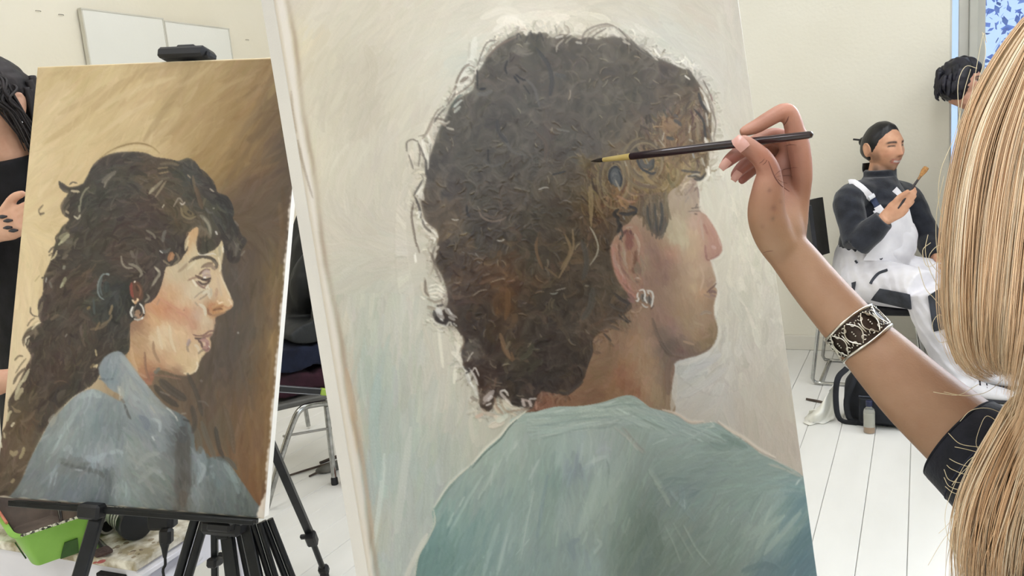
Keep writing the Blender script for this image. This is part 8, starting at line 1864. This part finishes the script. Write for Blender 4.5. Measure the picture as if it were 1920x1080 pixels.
# ---------------------------------------------------------------- bag, plastic sheet, bottle on the floor at the right
bc_ = on_z(1610, 800, 0)
bag = thing('backpack', (bc_[0], bc_[1] + .08, 0), 'black backpack on the floor behind the painting forearm', 'bag')
cloth_b = mat('black_nylon', '0F1116', '1C1F27', rough=.75, scale=20, bump=.0008, bscale=120)
w2 = .20
R5 = np.array([(1, 0, 0), (0, 1, 0), (0, 0, 1)], float).T
g = MB()
for z_, sx, sy in ((.0, .155, .075), (.02, .17, .085), (.10, .175, .09), (.18, .165, .08), (.215, .14, .06), (.225, .08, .03)):
    pass
bx = bc_ + np.array([.132, .10, 0])
g.tube([bx + (0, 0, .004), bx + (0, 0, .03), bx + (-.002, 0, .11), bx + (-.006, .004, .18), bx + (-.01, .006, .222), bx + (-.01, .006, .24)], [(.175, .085), (.19, .098), (.19, .10), (.178, .088), (.14, .06), (.06, .02)], 24, side=(1, 0, 0))
g.build('body', cloth_b, bag)
g = MB(); g.box(bx + (.0, -.105, .075), (.26, .03, .105), None, .014); g.build('front_pocket', cloth_b, bag)
g = MB(); g.tube([bx + (-.13, -.112, .131), bx + (0, -.122, .133), bx + (.13, -.112, .131)], .003, 8); g.build('zip', mat('zip_grey', '2E323C', '444A56', rough=.4), bag)
for k in (-1, 1):
    MB().tube([bx + (-.155 + .02 * k, -.06, .228), bx + (-.178 + .03 * k, -.085, .19), bx + (-.196 + .02 * k, -.09, .10), bx + (-.182 + .02 * k, -.085, .02), bx + (-.12 + .02 * k, -.09, .010)], [(.012, .004)] * 5, 10, side=(1, 0, 0)).build('strap', cloth_b, bag)
MB().tube([bx + (-.07, 0, .232), bx + (-.05, 0, .262), bx + (.0, 0, .268), bx + (.04, 0, .236)], .007, 8).build('grab_handle', cloth_b, bag)
pl = mat('milky_film', 'DAD8CC', 'EAE8DE', rough=.35, scale=10, bump=.001, bscale=30)
G = []
fd = (on_z(1545, 792, 0) - CAM) @ M[:, 2]
for r_ in np.linspace(0, 1, 16):
    row = []
    for q_ in np.linspace(0, 1, 14):
        x0_, y0_ = 1506 + 58 * q_, 791 + 4 * math.sin(q_ * 5) + 3 * q_
        x1_, y1_ = 1516 + 56 * q_ ** .8, 772 - 78 * q_ ** 1.6
        x_, y_ = x0_ + (x1_ - x0_) * r_ + 2 * math.sin(9 * r_ + 6 * q_), y0_ + (y1_ - y0_) * r_ + 2.5 * math.sin(11 * q_ + 4 * r_)
        p_ = P3(x_, y_, fd + .05 * math.sin(math.pi * r_) * math.sin(7 * q_ + 2) + .02 * r_)
        f_ = on_z(x_, y_, .004)
        row.append(p_ if p_[2] > .006 else f_)
    G.append(row)
o = MB().sheet(G, .003).build('plastic_sheet', pl, None, True, 180); tag(o, 'milky white plastic sheet crumpled on the floor left of the backpack', 'sheet')
bt = on_z(1630, 811, 0)
t = thing('bottle', bt, 'small clear bottle with amber dregs and dark cap on the floor by the backpack', 'bottle')
clear = mat('bottle_plastic', 'E6E8E4', 'F2F4F0', rough=.08, trans=.85, ior=1.3, scale=10)
MB().lathe(bt, (0, 0, 1), [(.001, 0), (.019, .0005), (.021, .004), (.021, .085), (.018, .096), (.010, .104), (.010, .112)], 24).build('body', clear, t)
MB().lathe(bt, (0, 0, 1), [(.001, .002), (.0185, .0025), (.0195, .005), (.0195, .026), (.001, .0262)], 24).build('dregs', mat('amber_dregs', 'B4885C', 'C89C70', rough=.3, scale=40), t)
MB().lathe(bt, (0, 0, 1), [(.0198, .026), (.0199, .084), (.001, .085)], 24).build('milky_water', mat('milky_water', 'C9C4B4', 'DAD6C8', rough=.2, scale=20), t)
MB().lathe(bt, (0, 0, 1), [(.0115, .108), (.012, .110), (.012, .128), (.010, .130), (.001, .1302)], 20).build('cap', mat('navy_cap', '1C2038', '2A3050', rough=.4), t)
p0_, p1_ = on_z(1512, 748, .006), on_z(1532, 752, .006)
tag(MB().tube([p0_, p1_, p1_ + (p1_ - p0_)], [.005, .006, .004], 8).build('stick', sk), 'short dark stick on the floor left of the plastic sheet', 'stick')
